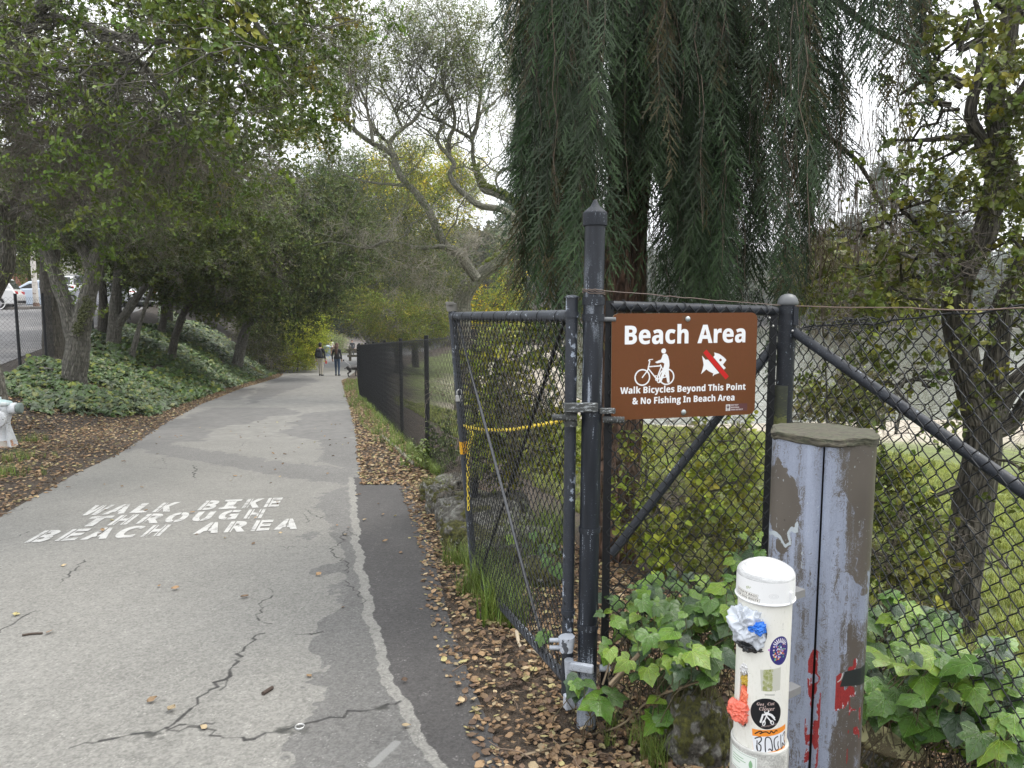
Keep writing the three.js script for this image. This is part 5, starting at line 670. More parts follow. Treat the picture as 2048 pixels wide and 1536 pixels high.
{
  const t = thing('fence_post', 'black corner post with domed grey cap beside the brown sign', 'post', null), f = CORNER.clone(), top = P(1572, 604, 3.03).y, w = V(f.x, f.y - 0.05, f.z);
  part('post', cyl(w, V(f.x, top, f.z), 0.036, 20), railMat, t); part('moss', cyl(V(f.x - 0.012, P(0, 860, 3.03).y, f.z + 0.008), V(f.x - 0.012, P(0, 770, 3.03).y, f.z + 0.008), 0.031, 16), mossyMat, t);
  shift(part('cap', new THREE.LatheGeometry([[0.04, -0.012], [0.042, -0.008], [0.042, 0], [0.038, 0.014], [0.028, 0.027], [0.014, 0.034], [0.0001, 0.035]].map(([x, y]) => new THREE.Vector2(x, y)), 20), std(0.09, 0.095, 0.1, 0.5), t), V(f.x, top, f.z));
  for (const py of [622, 645, 668, 690]) part('band', band(V(f.x, P(0, py, 3.03).y, f.z), 0.039, 0.022), railMat, t); part('bracket', new MB().box(0.02, 0.075, 0.02, f.x + 0.02, top - 0.06, f.z + 0.035).geo(), railMat, t);
  const bm = new MB(); for (const [x, y] of [[1539, 636], [1546, 652], [1585, 662]]) { const p = P(x, y, 2.98); bm.add(new THREE.SphereGeometry(0.0055, 8, 6), new THREE.Matrix4().setPosition(p.x, p.y, p.z)); } part('bolt', bm.geo(), steel, t);
}
// right-hand fence, running back past the viewer
{
  const t = thing('chain_link_fence', 'black chain-link fence with a long sloping brace rail right of the pillar', 'fence', null), a = CORNER.clone().add(V(0.03, 0.12, 0.02)), e = V(1.72, ground(1.72, 0.3) + 0.12, -0.3), c = V(a.x, P(1600, 650, 3.0).y, a.z), d = V(e.x, 1.545, e.z);
  const mid = a.clone().lerp(e, 0.42), mc = V(mid.x, 1.525, mid.z); mid.y = ground(mid.x, -mid.z) + 0.12;
  chainLink(t, a, mid, c, mc, { sides: 5, rad: 0.0022, sx: 0.032 }); chainLink(t, mid, e, mc, d, { sides: 5, rad: 0.0022, sx: 0.032 });
  part('brace_rail', cyl(P(1590, 665, 3.0), P(1590, 665, 3.0).lerp(P(2048, 983, 1.97), 2.2), 0.0205), railMat, t); { const r = rngOf(61), mb = new MB(); mb.tube([c.clone().add(V(0, -0.02, 0)), ...wiggly(c, mc, 10, 0.02, r, 0.02).slice(1), d], 0.003, 5); part('tension_wire', mb.geo(), vinyl, t); const w2 = new MB(); w2.tube(wiggly(P(1590, 612, 3.0), V(d.x, 1.53, d.z), 26, 0.004, r, 0.008), 0.0022, 5); part('strand', w2.geo(), std(0.14, 0.1, 0.08, 0.8), t);
    const m2 = new MB(); for (let k = 0; k < 16; k++) { const p = P(1585 + 130 * r(), 636 + 34 * r(), 2.92); m2.tube(wiggly(p, p.clone().add(V(0.05 + 0.12 * r(), (r() - 0.5) * 0.05, 0.02)), 6, 0.25, r), 0.0019, 4); } part('loose_wire', m2.geo(), vinyl, t); }
  const p = new MB(); p.tube([V(e.x, e.y - 0.2, e.z), V(d.x, 1.56, d.z)], 0.03, 16); part('post', p.geo(), railMat, t);
}
// ---------------------------------------------------------------- swung-open gate
{
  const t = thing('gate', 'open black chain-link gate leaning over the leaf litter, yellow chain across it', 'gate', null);
  const hb = V(poleFoot.x - 0.075, poleFoot.y + 0.12, poleFoot.z - 0.02), ht = V(hb.x + 0.006, P(1155, 606, -hb.z).y, hb.z), fb = P(950, 1166, 4.42), ft = P(905, 632, 4.3), top = (u) => ht.clone().lerp(ft, u), dir = V().subVectors(fb, hb).normalize();
  ht.y = P(1150, 632, -hb.z).y; const htop = V(ht.x, P(1152, 596, -hb.z).y, ht.z);
  part('hinge_post', cyl(hb, htop, 0.023, 20), hingeMat, t); part('post_cap', new MB().add(new THREE.SphereGeometry(0.027, 14, 8, 0, 6.3, 0, 1.57), new THREE.Matrix4().makeScale(1, 0.45, 1).setPosition(htop.x, htop.y, htop.z)).geo(), hingeMat, t); for (const q of [0.04, 0.26, 0.78]) part('band', band(htop.clone().lerp(hb, q), 0.028, 0.02), hingeMat, t);
  const fall = V().subVectors(ft, fb).normalize(), fcap = ft.clone().addScaledVector(fall, 0.05); part('end_post', cyl(fb, ft.clone().addScaledVector(fall, 0.035), 0.0235, 18), gateMat, t);
  { const g = new MB(); g.tube([fcap.clone().addScaledVector(fall, -0.02), fcap.clone().addScaledVector(fall, 0.025)], 0.032, 14); g.box(0.035, 0.02, 0.06, fcap.x - 0.01, fcap.y + 0.025, fcap.z + 0.02, 0.4, 0.004); part('post_cap', g.geo(), std(0.16, 0.155, 0.14, 0.85), t); }
  part('top_rail', cyl(ht, ft, 0.0235, 18), gateMat, t); const lowH = hb.clone().lerp(ht, 0.04), lowF = fb.clone().lerp(ft, 0.03); part('bottom_rail', cyl(lowH, lowF, 0.02, 14), gateMat, t);
  part('truss_rod', cyl(ft.clone().lerp(ht, 0.05), hb.clone().lerp(fb, 0.14).add(V(0, 0.05, 0)), 0.0075, 8), std(0.06, 0.063, 0.07, 0.5), t); part('truss_rod', cyl(ht.clone().lerp(ft, 0.03), fb.clone().lerp(hb, 0.05).add(V(0, 0.03, 0)), 0.007, 8), vinyl, t);
  const off = V(0, 0, 0.025).add(V(-0.012, 0, 0)); chainLink(t, lowF.clone().lerp(lowH, 0.02).add(off), lowH.clone().add(off), ft.clone().lerp(ht, 0.02).add(off), ht.clone().add(off).lerp(ft, 0.02), { sides: 4, rad: 0.0023 });
  { const mb = new MB(); for (let k = 0; k < 9; k++) mb.add(loop(ht.clone().lerp(ft, 0.06 + k * 0.11).add(V(0, -0.004, 0)), dir, 0.027, 0.002)); part('tie', mb.geo(), vinyl, t, 'stuff'); }
  const mk = (v) => fb.clone().lerp(ft, v); part('tape', cyl(mk(0.502), mk(0.548), 0.0255, 18), std(0.8, 0.4, 0.01, 0.45, { map: grainTex }), t).userData.label = 'orange-yellow tape around the gate end post'; part('band', band(mk(0.62), 0.027, 0.02, fall), gateMat, t);
  // padlock
  { const p = P(918, 797, 4.27), k = thing('padlock', 'small silver padlock hanging on the gate end post', 'padlock', p); part('body', new RoundedBoxGeometry(0.042, 0.038, 0.02, 2, 0.004), steel, k); const s = new MB(); s.tube(curve([V(-0.012, 0.015, 0), V(-0.01, 0.045, 0), V(0.004, 0.056, 0), V(0.016, 0.045, 0), V(0.016, 0.015, 0)], 14), 0.0045, 7); part('shackle', s.geo(), steel, k); }
  // yellow plastic chain: a sagging run and a hanging tail, each link a part
  const yellow = std(0.75, 0.58, 0.06, 0.45), lg = (() => { const c = []; for (let k = 0; k <= 20; k++) { const a = k / 20 * 6.283; c.push(V(Math.sign(Math.sin(a)) * Math.pow(Math.abs(Math.sin(a)), 0.7) * 0.0085, Math.cos(a) * 0.0185, 0)); } return new MB().tube(c, 0.0025, 5, { cap: false }).geo(); })();
  const ch = thing('plastic_chain', 'yellow plastic chain looped across the gate and hanging down', 'chain', null); let k = 0;
  const run = (pts) => { const c = new THREE.CatmullRomCurve3(pts), L = c.getLength(), n = Math.round(L / 0.03); for (let j = 0; j < n; j++, k++) { const p = c.getPointAt((j + 0.5) / n), d = c.getTangentAt((j + 0.5) / n), m = part('link', lg, yellow, ch); m.position.copy(p); m.quaternion.setFromUnitVectors(UPV, d).multiply(_q.clone().setFromAxisAngle(UPV, k % 2 ? 0.8 : -0.8)); } };
  run([P(932, 853, 4.25), P(960, 858, 4.05), P(1010, 860, 3.65), P(1060, 853, 3.3), P(1100, 846, 3.02), P(1135, 838, 2.8)]); run([P(932, 853, 4.25), P(945, 868, 4.2), P(938, 890, 4.22), P(936, 950, 4.24), P(937, 1020, 4.26)]); run([P(928, 851, 4.24), P(938, 856, 4.22), P(948, 852, 4.24)]);
}
// ---------------------------------------------------------------- fence along the path
{
  const t = thing('chain_link_fence', 'long black chain-link fence lining the right side of the path', 'fence', null), ps = FENCE.slice(4, 8).map(([d, x]) => V(x, 0, -d)), c = new THREE.CurvePath(); for (let k = 0; k < 3; k++) c.add(new THREE.LineCurve3(ps[k], ps[k + 1])); const L = c.getLength(), n = 10, posts = []; for (let k = 0; k <= n; k++) { const p = c.getPointAt(k / n); p.y = pathY(-p.z); posts.push(p); }
  const H = 1.62; posts.forEach((p) => { part('post', cyl(p.clone().add(V(0, -0.1, 0)), p.clone().add(V(0, H + 0.05, 0)), 0.03, 12), vinyl, t); });
  for (let k = 0; k < n; k++) { const a = posts[k], b = posts[k + 1], o = V(-0.035, 0.03, 0); chainLink(t, a.clone().add(o), b.clone().add(o), a.clone().add(V(-0.035, H, 0)), b.clone().add(V(-0.035, H, 0)), { sides: 3, rad: 0.0026, sx: 0.045, my: 0.048, limit: k < 4 ? 70 : 0 }); part('tension_wire', cyl(a.clone().add(V(-0.035, H - 0.01, 0)), b.clone().add(V(-0.035, H - 0.01, 0)), 0.004, 5), vinyl, t); }
  // top of the fence bends with the slope; a low timber edging lies in the litter below
  const e = thing('timber_edging', 'weathered timber edging strip in the litter below the fence', 'edging', null), r = rngOf(71); const a = onPlane(765, 875), b = onPlane(828, 932); part('board', new MB().tube([a.clone().add(V(0, 0.015, 0)), a.clone().lerp(b, 0.5).add(V(0.02, 0.02, 0)), b.clone().add(V(0, 0.015, 0))], 0.035, 4, { lump: 0.2 }).geo(), barkMat(0.3, 0.27, 0.22, 0.01), e);
}
// ---------------------------------------------------------------- parking lot fence
{
  const t = thing('chain_link_fence', 'low chain-link fence with thin black posts edging the parking lot', 'fence', null), ds = [13.2, 16, 17.6, 20.5, 24, 28, 32], ps = ds.map((d) => G(xLot(d), -d)); ps[1] = G(P(38, 700, 16).x, -16); ps[2] = G(P(92, 700, 17.2).x, -17.2); ps[0] = V(ps[1].x - 2.9, ground(ps[1].x - 2.9, 15.6), -15.6);
  ps.forEach((p) => part('post', cyl(p.clone().add(V(0, -0.15, 0)), p.clone().add(V(0, 1.68, 0)), 0.032, 10), vinyl, t));
  for (let k = 0; k < ps.length - 1; k++) chainLink(t, ps[k].clone().add(V(0, 0.04, 0)), ps[k + 1].clone().add(V(0, 0.04, 0)), ps[k].clone().add(V(0, 1.6, 0)), ps[k + 1].clone().add(V(0, 1.6, 0)), { sides: 3, rad: 0.0022, sx: 0.05, my: 0.05, limit: 0 });
}
// ---------------------------------------------------------------- the brown sign
{
  const W = 1536, H = 1020, cv = document.createElement('canvas'); cv.width = W; cv.height = H; const c = cv.getContext('2d'), R = rngOf(701);
  c.fillStyle = css(0.122, 0.042, 0.012); c.fillRect(0, 0, W, H);
  for (let k = 0; k < 2600; k++) { c.fillStyle = R() < 0.5 ? css(0.16, 0.055, 0.022, 0.1) : css(0.1, 0.032, 0.014, 0.1); c.beginPath(); c.ellipse(R() * W, R() * H, 3 + 26 * R(), 2 + 9 * R(), R() * 3, 0, 7); c.fill(); }
  const white = css(0.72, 0.73, 0.74); const S = W / 1850, sx = (x) => (x - 60) * S, sy = (y) => (y - 65) * (H / 1300); // traced from the sign's own layout
  const text = (s, cx, base, h, w, font = 'bold') => { c.save(); c.font = `${font} 200px sans-serif`; const m = c.measureText(s).width; c.translate(cx, base); c.scale(w / m, h / 146); c.fillStyle = white; c.textAlign = 'center'; c.fillText(s, 0, 0); c.lineWidth = 5; c.strokeStyle = white; if (font === 'bold') c.strokeText(s, 0, 0); c.restore(); };
  text('Beach', W * 0.3, H * 0.285, H * 0.172, W * 0.452); text('Area', W * 0.754, H * 0.285, H * 0.172, W * 0.345); text('Walk Bicycles Beyond This Point', W * 0.495, H * 0.752, H * 0.062, W * 0.87); text('& No Fishing In Beach Area', W * 0.497, H * 0.855, H * 0.062, W * 0.715);
  // walking cyclist, in units of a 1000-wide grid over (0.155..0.425 W)
  c.save(); c.translate(W * 0.155, H * 0.33); const u = W * 0.27 / 500; c.scale(u, u); c.strokeStyle = white; c.fillStyle = white; c.lineCap = 'round'; c.lineJoin = 'round';
  const st = (w, ...p) => { c.lineWidth = w; c.beginPath(); p.forEach(([x, y], k) => k ? c.lineTo(x, y) : c.moveTo(x, y)); c.stroke(); }, fi = (...p) => { c.beginPath(); p.forEach(([x, y], k) => k ? c.lineTo(x, y) : c.moveTo(x, y)); c.closePath(); c.fill(); };
  c.lineWidth = 17; for (const x of [95, 400]) { c.beginPath(); c.arc(x, 335, 90, 0, 7); c.stroke(); }
  st(15, [95, 335], [160, 255], [170, 215], [185, 150], [175, 140]); st(12, [170, 142], [180, 130], [220, 128]); st(15, [168, 212], [320, 205]); st(15, [170, 235], [275, 360], [330, 215], [320, 195]); st(14, [275, 360], [400, 335]); st(13, [330, 210], [400, 335]); st(10, [262, 345], [255, 320], [275, 322]); st(10, [280, 370], [290, 400]); c.lineWidth = 10; c.beginPath(); c.arc(277, 362, 16, 0, 7); c.stroke();
  c.beginPath(); c.arc(357, 32, 30, 0, 7); c.fill(); // head, torso, arms, legs
  fi([345, 75], [370, 62], [395, 68], [415, 95], [430, 150], [434, 210], [424, 245], [352, 250], [345, 215], [362, 175], [340, 165], [275, 175], [250, 160], [325, 130], [338, 100]); fi([352, 235], [424, 235], [440, 400], [425, 412], [408, 400], [385, 285], [330, 400], [300, 408], [290, 398], [300, 392], [335, 300]);
  c.fillStyle = css(0.122, 0.042, 0.012); fi([345, 180], [368, 178], [362, 215], [350, 240], [338, 215]); c.restore();
  // fish with the red bar
  c.save(); c.translate(W * 0.605, H * 0.335); c.scale(u, u); c.fillStyle = white; fi([15, 90], [60, 140], [95, 140], [150, 120], [180, 90], [172, 55], [240, 75], [300, 115], [335, 150], [290, 205], [330, 245], [315, 255], [255, 300], [180, 322], [160, 342], [165, 305], [110, 280], [75, 255], [5, 312], [25, 255], [38, 200]);
  c.fillStyle = css(0.122, 0.042, 0.012); c.beginPath(); c.arc(257, 148, 16, 0, 7); c.fill(); c.strokeStyle = css(0.122, 0.042, 0.012); c.lineWidth = 56 + 14; c.beginPath(); c.moveTo(50, 40); c.lineTo(350, 365); c.stroke(); c.strokeStyle = css(0.48, 0.014, 0.012); c.lineWidth = 56; c.beginPath(); c.moveTo(50, 38); c.lineTo(352, 365); c.stroke(); c.restore();
  // owner's mark
  c.fillStyle = css(0.1, 0.04, 0.04); c.fillRect(W * 0.79, H * 0.888, W * 0.155, H * 0.072); c.fillStyle = css(0.55, 0.53, 0.52); c.fillRect(W * 0.79, H * 0.892, W * 0.032, H * 0.064); c.strokeStyle = css(0.06, 0.03, 0.03); c.lineWidth = 5; c.beginPath(); c.arc(W * 0.806, H * 0.918, 13, 0, 7); c.moveTo(W * 0.806, H * 0.905); c.lineTo(W * 0.806, H * 0.955); c.moveTo(W * 0.8, H * 0.915); c.lineTo(W * 0.806, H * 0.928); c.lineTo(W * 0.813, H * 0.912); c.stroke();
  c.fillStyle = css(0.6, 0.55, 0.54); c.font = 'bold 19px sans-serif'; ['EAST BAY', 'REGIONAL', 'PARK DISTRICT'].forEach((s, k) => c.fillText(s, W * 0.826, H * (0.907 + 0.023 * k), W * 0.115));
  for (let k = 0; k < 70; k++) { c.fillStyle = css(0.05, 0.02, 0.01, 0.7); c.beginPath(); c.arc(R() * W, R() * H, 1 + 2.2 * R(), 0, 7); c.fill(); } for (let k = 0; k < 26; k++) { c.strokeStyle = css(0.3, 0.2, 0.14, 0.35); c.lineWidth = 1 + R(); c.beginPath(); const x = R() * W, y = R() * H; c.moveTo(x, y); c.lineTo(x + (R() - 0.5) * 90, y + (R() - 0.5) * 90); c.stroke(); } for (let k = 0; k < 160; k++) { c.fillStyle = css(0.09, 0.06, 0.04, 0.3); c.beginPath(); c.arc(W / 2 + (R() - 0.5) * 90, (k % 2 ? 0.965 : 0.045) * H + (R() - 0.5) * 46, 2 + 6 * R(), 0, 7); c.fill(); }
  const tex = new THREE.CanvasTexture(cv); tex.colorSpace = THREE.SRGBColorSpace; tex.anisotropy = 8;
  const w = 0.61, h = 0.405, r = 0.032, s = new THREE.Shape(); s.moveTo(-w / 2 + r, -h / 2); s.lineTo(w / 2 - r, -h / 2); s.quadraticCurveTo(w / 2, -h / 2, w / 2, -h / 2 + r); s.lineTo(w / 2, h / 2 - r); s.quadraticCurveTo(w / 2, h / 2, w / 2 - r, h / 2); s.lineTo(-w / 2 + r, h / 2); s.quadraticCurveTo(-w / 2, h / 2, -w / 2, h / 2 - r); s.lineTo(-w / 2, -h / 2 + r); s.quadraticCurveTo(-w / 2, -h / 2, -w / 2 + r, -h / 2);
  const face = new THREE.ShapeGeometry(s, 10), uv = face.attributes.uv, p = face.attributes.position; for (let k = 0; k < uv.count; k++) uv.setXY(k, p.getX(k) / w + 0.5, p.getY(k) / h + 0.5);
  const mid = P(1371, 731, 2.745), turn = 0.23, t = thing('sign', 'brown rounded metal sign about walking bicycles, bolted to the chain-link panel', 'sign', mid, turn); t.rotation.z = 0.006;
  part('plate', new THREE.ExtrudeGeometry(s, { depth: 0.0026, bevelEnabled: false, curveSegments: 10 }), std(0.36, 0.28, 0.18, 0.6), t).position.z = -0.003; part('face', face, new THREE.MeshPhysicalMaterial({ map: tex, roughness: 0.62, specularIntensity: 0.5 }), t).position.z = 0.0007;
  for (const y of [0.18, -0.182]) { const b = part('bolt', new THREE.SphereGeometry(0.0105, 16, 8, 0, 6.3, 0, 1.57).rotateX(Math.PI / 2).scale(1, 1, 0.7), std(0.4, 0.43, 0.43, 0.45, { metalness: 0.6 }), t); b.position.set(y > 0 ? 0.005 : -0.005, y, 0.001); }
  // a second, older plate hangs just behind its left edge
  const back = thing('backing_plate', 'dark red-brown plate behind the left edge of the sign', 'plate', P(1243, 728, 2.71), turn); part('plate', new MB().box(0.06, 0.33, 0.003, 0, 0, 0).geo(), std(0.09, 0.025, 0.015, 0.7), back);
}
// ---------------------------------------------------------------- painted pillar
const PIL = (() => { const d = 1.98, p = P(1640, 1000, d); return V(p.x, ground(p.x, d), -d); })();
{
  const TW = 768, TH = 1280, cv = document.createElement('canvas'); cv.width = TW; cv.height = TH; const c = cv.getContext('2d'), im = c.getImageData(0, 0, TW, TH), dd = im.data; // u: 0.5 = seam facing the viewer; height 1.2 m
  const lav = [0.29, 0.325, 0.41], br = [0.1, 0.087, 0.073], red = [0.33, 0.035, 0.035], pale = [0.42, 0.47, 0.5], r = rngOf(711);
  for (let y = 0; y < TH; y++) for (let x = 0; x < TW; x++) {
    const u = x / TW, v0 = 1 - y / TH, v = v0 + 0.16 * fbm(u * 14, v0 * 12, 15, 3), n = fbm(u * 9, v0 * 7, 1, 4), fine = pn(u * 220, v * 300) * 0.5 + pn(u * 420, v * 560) * 0.5, stn = fbm(u * 30, v * 3, 4, 3), sp = pn(u * 120, v * 160, 9);
    let L = 0.62 + 0.5 * n; const grime = 1.1 * n + 1.2 * stn; // amount of lavender over the brown ground
    if (u > 0.5) { const f = (u - 0.5) / 0.22; L = 0.92 + 0.7 * grime - smooth(0.26, 0.46, f + 0.5 * stn) * 0.9 + (v > 0.86 ? -0.5 * smooth(0.1, 0.3, f) : 0) + smooth(0.86, 0.95, f + 0.1 * n) * 0.9 * smooth(0.5, 0.6, v) + 0.55 * smooth(0.3, 0.05, v) * (0.5 + 1.3 * n); if (Math.abs(f - 0.6) < 0.3 && v > 0.56 && v < 0.71) L += 0.45 + n; }
    else { const f = (0.5 - u) / 0.2; L = 0.8 + grime - smooth(0.8, 1.0, f) * 0.7 * (1 - smooth(0.9, 1, v)) - smooth(0.5, 0.1, v) * 0.9 + smooth(0.22, 0.02, f) * 0.35; const ex = (f - 0.66) / 0.33, ey = (v - 0.86) / 0.075; if (ex * ex + ey * ey + 2.2 * n + 1.1 * fbm(u * 40, v * 34, 6, 3) + 0.3 * fine < 0.95) L = -0.3; if (Math.abs(v - 0.79 + 0.03 * n) < 0.014 + 0.02 * n && f > 0.35 && f < 0.95) L = 3; if (v < 0.62 && v > 0.5 && f > 0.6 && n > -0.02) L = 3; }
    let k = clamp((L + fine * 0.9 + 0.8 * fbm(u * 60, v * 40, 8, 2) - 0.5) * 2 + 0.5), q = [0, 1, 2].map((i) => lerp(br[i] * (1 + 0.35 * n), lav[i] * (0.85 + 0.3 * fine + 0.35 * stn), k)); if (L > 2) q = pale.map((p) => p * (0.9 + 0.3 * fine));
    const f2 = Math.abs(u - 0.5); let rd = 0; if (f2 < 0.022 && v < 0.52) rd = (u < 0.5 ? 0.2 - 9 * f2 : 0.02) + 1.7 * fbm(u * 40, v * 16, 3, 3) + 0.6 * n; if (u > 0.62 && u < 0.665 && v < 0.5) rd = Math.max(rd, 1.8 * fbm(u * 26, v * 13, 7, 3) + 0.05); if (u > 0.57 && u < 0.64 && v < 0.49 && v > 0.38) rd = Math.max(rd, 0.5 - Math.abs(u - 0.605) * 8 - (0.49 - v) * 4.4 + n); if (v < 0.24 && u > 0.53) rd = Math.max(rd, 1.5 * fbm(u * 32, v * 20, 12, 3) - 0.02);
    if (rd > 0.22) q = red.map((p) => p * (0.8 + 0.6 * fine)); if (rd > 0.22 && rd < 0.3 && sp > 0.2) q = pale; if (sp > 0.62 + 0.3 * n) q = q.map((p, i) => lerp(p, pale[i], 0.6)); if (sp < -0.66) q = q.map((p) => p * 0.35);
    const o = (y * TW + x) * 4; dd[o] = toS(clamp(q[0])) * 255; dd[o + 1] = toS(clamp(q[1])) * 255; dd[o + 2] = toS(clamp(q[2])) * 255; dd[o + 3] = 255;
  }
  c.putImageData(im, 0, 0);
  c.fillStyle = css(0.02, 0.026, 0.025); c.beginPath(); c.moveTo(0.585 * TW, TH * 0.53); c.lineTo(0.6 * TW, TH * 0.497); c.lineTo(0.705 * TW, TH * 0.485); c.lineTo(0.705 * TW, TH * 0.53); c.closePath(); c.fill(); // square of dark film
  c.strokeStyle = css(0.5, 0.5, 0.47); c.lineWidth = 3; c.beginPath(); c.moveTo(0.575 * TW, TH * 0.519); c.quadraticCurveTo(0.592 * TW, TH * 0.515, 0.592 * TW, TH * 0.5); c.stroke();
  const tex = new THREE.CanvasTexture(cv); tex.colorSpace = THREE.SRGBColorSpace;
  const m = new THREE.MeshStandardMaterial({ map: tex, roughness: 0.42, metalness: 0.15, side: THREE.DoubleSide }), t = thing('pillar', 'battered octagonal metal pillar in flaking lavender, brown and red paint', 'pillar', PIL);
  const H = P(1640, 868, 1.87).y - PIL.y - 0.004, R = 0.147, ang0 = Math.atan2(0 - PIL.x, 0 - PIL.z) + 0.035; // the seam looks at the viewer
  const N = 64, prof = (a) => { const k = Math.round(a / (Math.PI / 3)) * Math.PI / 3, q = a - k; return R * Math.min(1, Math.cos(Math.PI / 6) / Math.cos(Math.PI / 6 - Math.abs(Math.abs(q) - 0)) * 1.0); };
  const rad = (a) => { const s = Math.PI / 3, q = ((a + s / 2) % s + s) % s - s / 2; return Math.min(R * 0.99, R * 0.9 / Math.cos(q)); }; // hexagon with blunted corners, a flat either side of the seam
  for (const side of [-1, 1]) { // two bent sheet-steel halves, separate along the seam
    const pos = [], uv = [], idx = [], M = 40, rows = 24, off = 0.03 * 0 + 0.5; for (let j = 0; j <= rows; j++) for (let k = 0; k <= M; k++) { const f = k / M, gap = 0.028 - 0.012 * (j / rows), a = side * (gap + f * (Math.PI - gap - 0.02)), y = j / rows * H, rr = rad(a + Math.PI / 6 * 0 + 0.52) * (1 + 0.004 * pn(a * 3, y * 4)) - (k === 0 ? 0.012 : 0); pos.push(Math.sin(a + ang0) * rr, y - 0.02, Math.cos(a + ang0) * rr); uv.push(0.5 + a / (2 * Math.PI), y / H * 0.998); }
    for (let j = 0; j < rows; j++) for (let k = 0; k < M; k++) { const a = j * (M + 1) + k, b = a + M + 1; side > 0 ? idx.push(a, a + 1, b, a + 1, b + 1, b) : idx.push(a, b, a + 1, a + 1, b, b + 1); }
    const g = new THREE.BufferGeometry(); g.setAttribute('position', new THREE.Float32BufferAttribute(pos, 3)); g.setAttribute('uv', new THREE.Float32BufferAttribute(uv, 2)); g.setIndex(idx); g.computeVertexNormals(); part('shell', g, m, t);
  }
  part('core', new THREE.CylinderGeometry(0.12, 0.12, H - 0.01, 12).translate(0, H / 2 - 0.02, 0), std(0.012, 0.011, 0.01, 0.95), t);
  // rotten wooden lid
  const s = new THREE.Shape(), rw = rngOf(715); for (let k = 0; k < 48; k++) { const a = k / 48 * 6.283, rr = rad(a + 0.52) * 1.008 + 0.002 * rw(), x = Math.sin(a + ang0) * rr, y = -Math.cos(a + ang0) * rr; k ? s.lineTo(x, y) : s.moveTo(x, y); }
  const lid = new THREE.ExtrudeGeometry(s, { depth: 0.013, bevelEnabled: true, bevelSize: 0.003, bevelThickness: 0.004, bevelSegments: 2, steps: 3 }).rotateX(-Math.PI / 2), lp = lid.attributes.position; for (let k = 0; k < lp.count; k++) { const x = lp.getX(k), y = lp.getY(k), z = lp.getZ(k); lp.setXYZ(k, x * (1 + 0.06 * pn(x * 20, y * 90, z * 20)), y + 0.006 * pn(x * 25, 3, z * 60), z * (1 + 0.06 * pn(x * 20 + 9, y * 90, z * 20))); } lid.computeVertexNormals();
  const wt = tile(721, 64), wt2 = tile(722, 128), wood = dataTex(512, 512, (x, y) => { const g = wt(x / 24, y / 3) * 0.6 + wt2(x / 8, y / 2) * 0.4, k = g > 0.62 ? 1 : 0.35 + g, moss = wt(x / 30 + 8, y / 30) > 0.5 ? 1 : 0; return [0.26 * k + 0.05, 0.245 * k + 0.05 + 0.012 * moss, 0.205 * k + 0.045]; }); wood.repeat.set(4, 4);
  part('lid', lid, new THREE.MeshStandardMaterial({ map: wood, bumpMap: wood, bumpScale: 0.006, roughness: 1 }), t).position.y = H - 0.022; t.children.at(-1).userData.label = 'weathered mossy wooden lid';
}
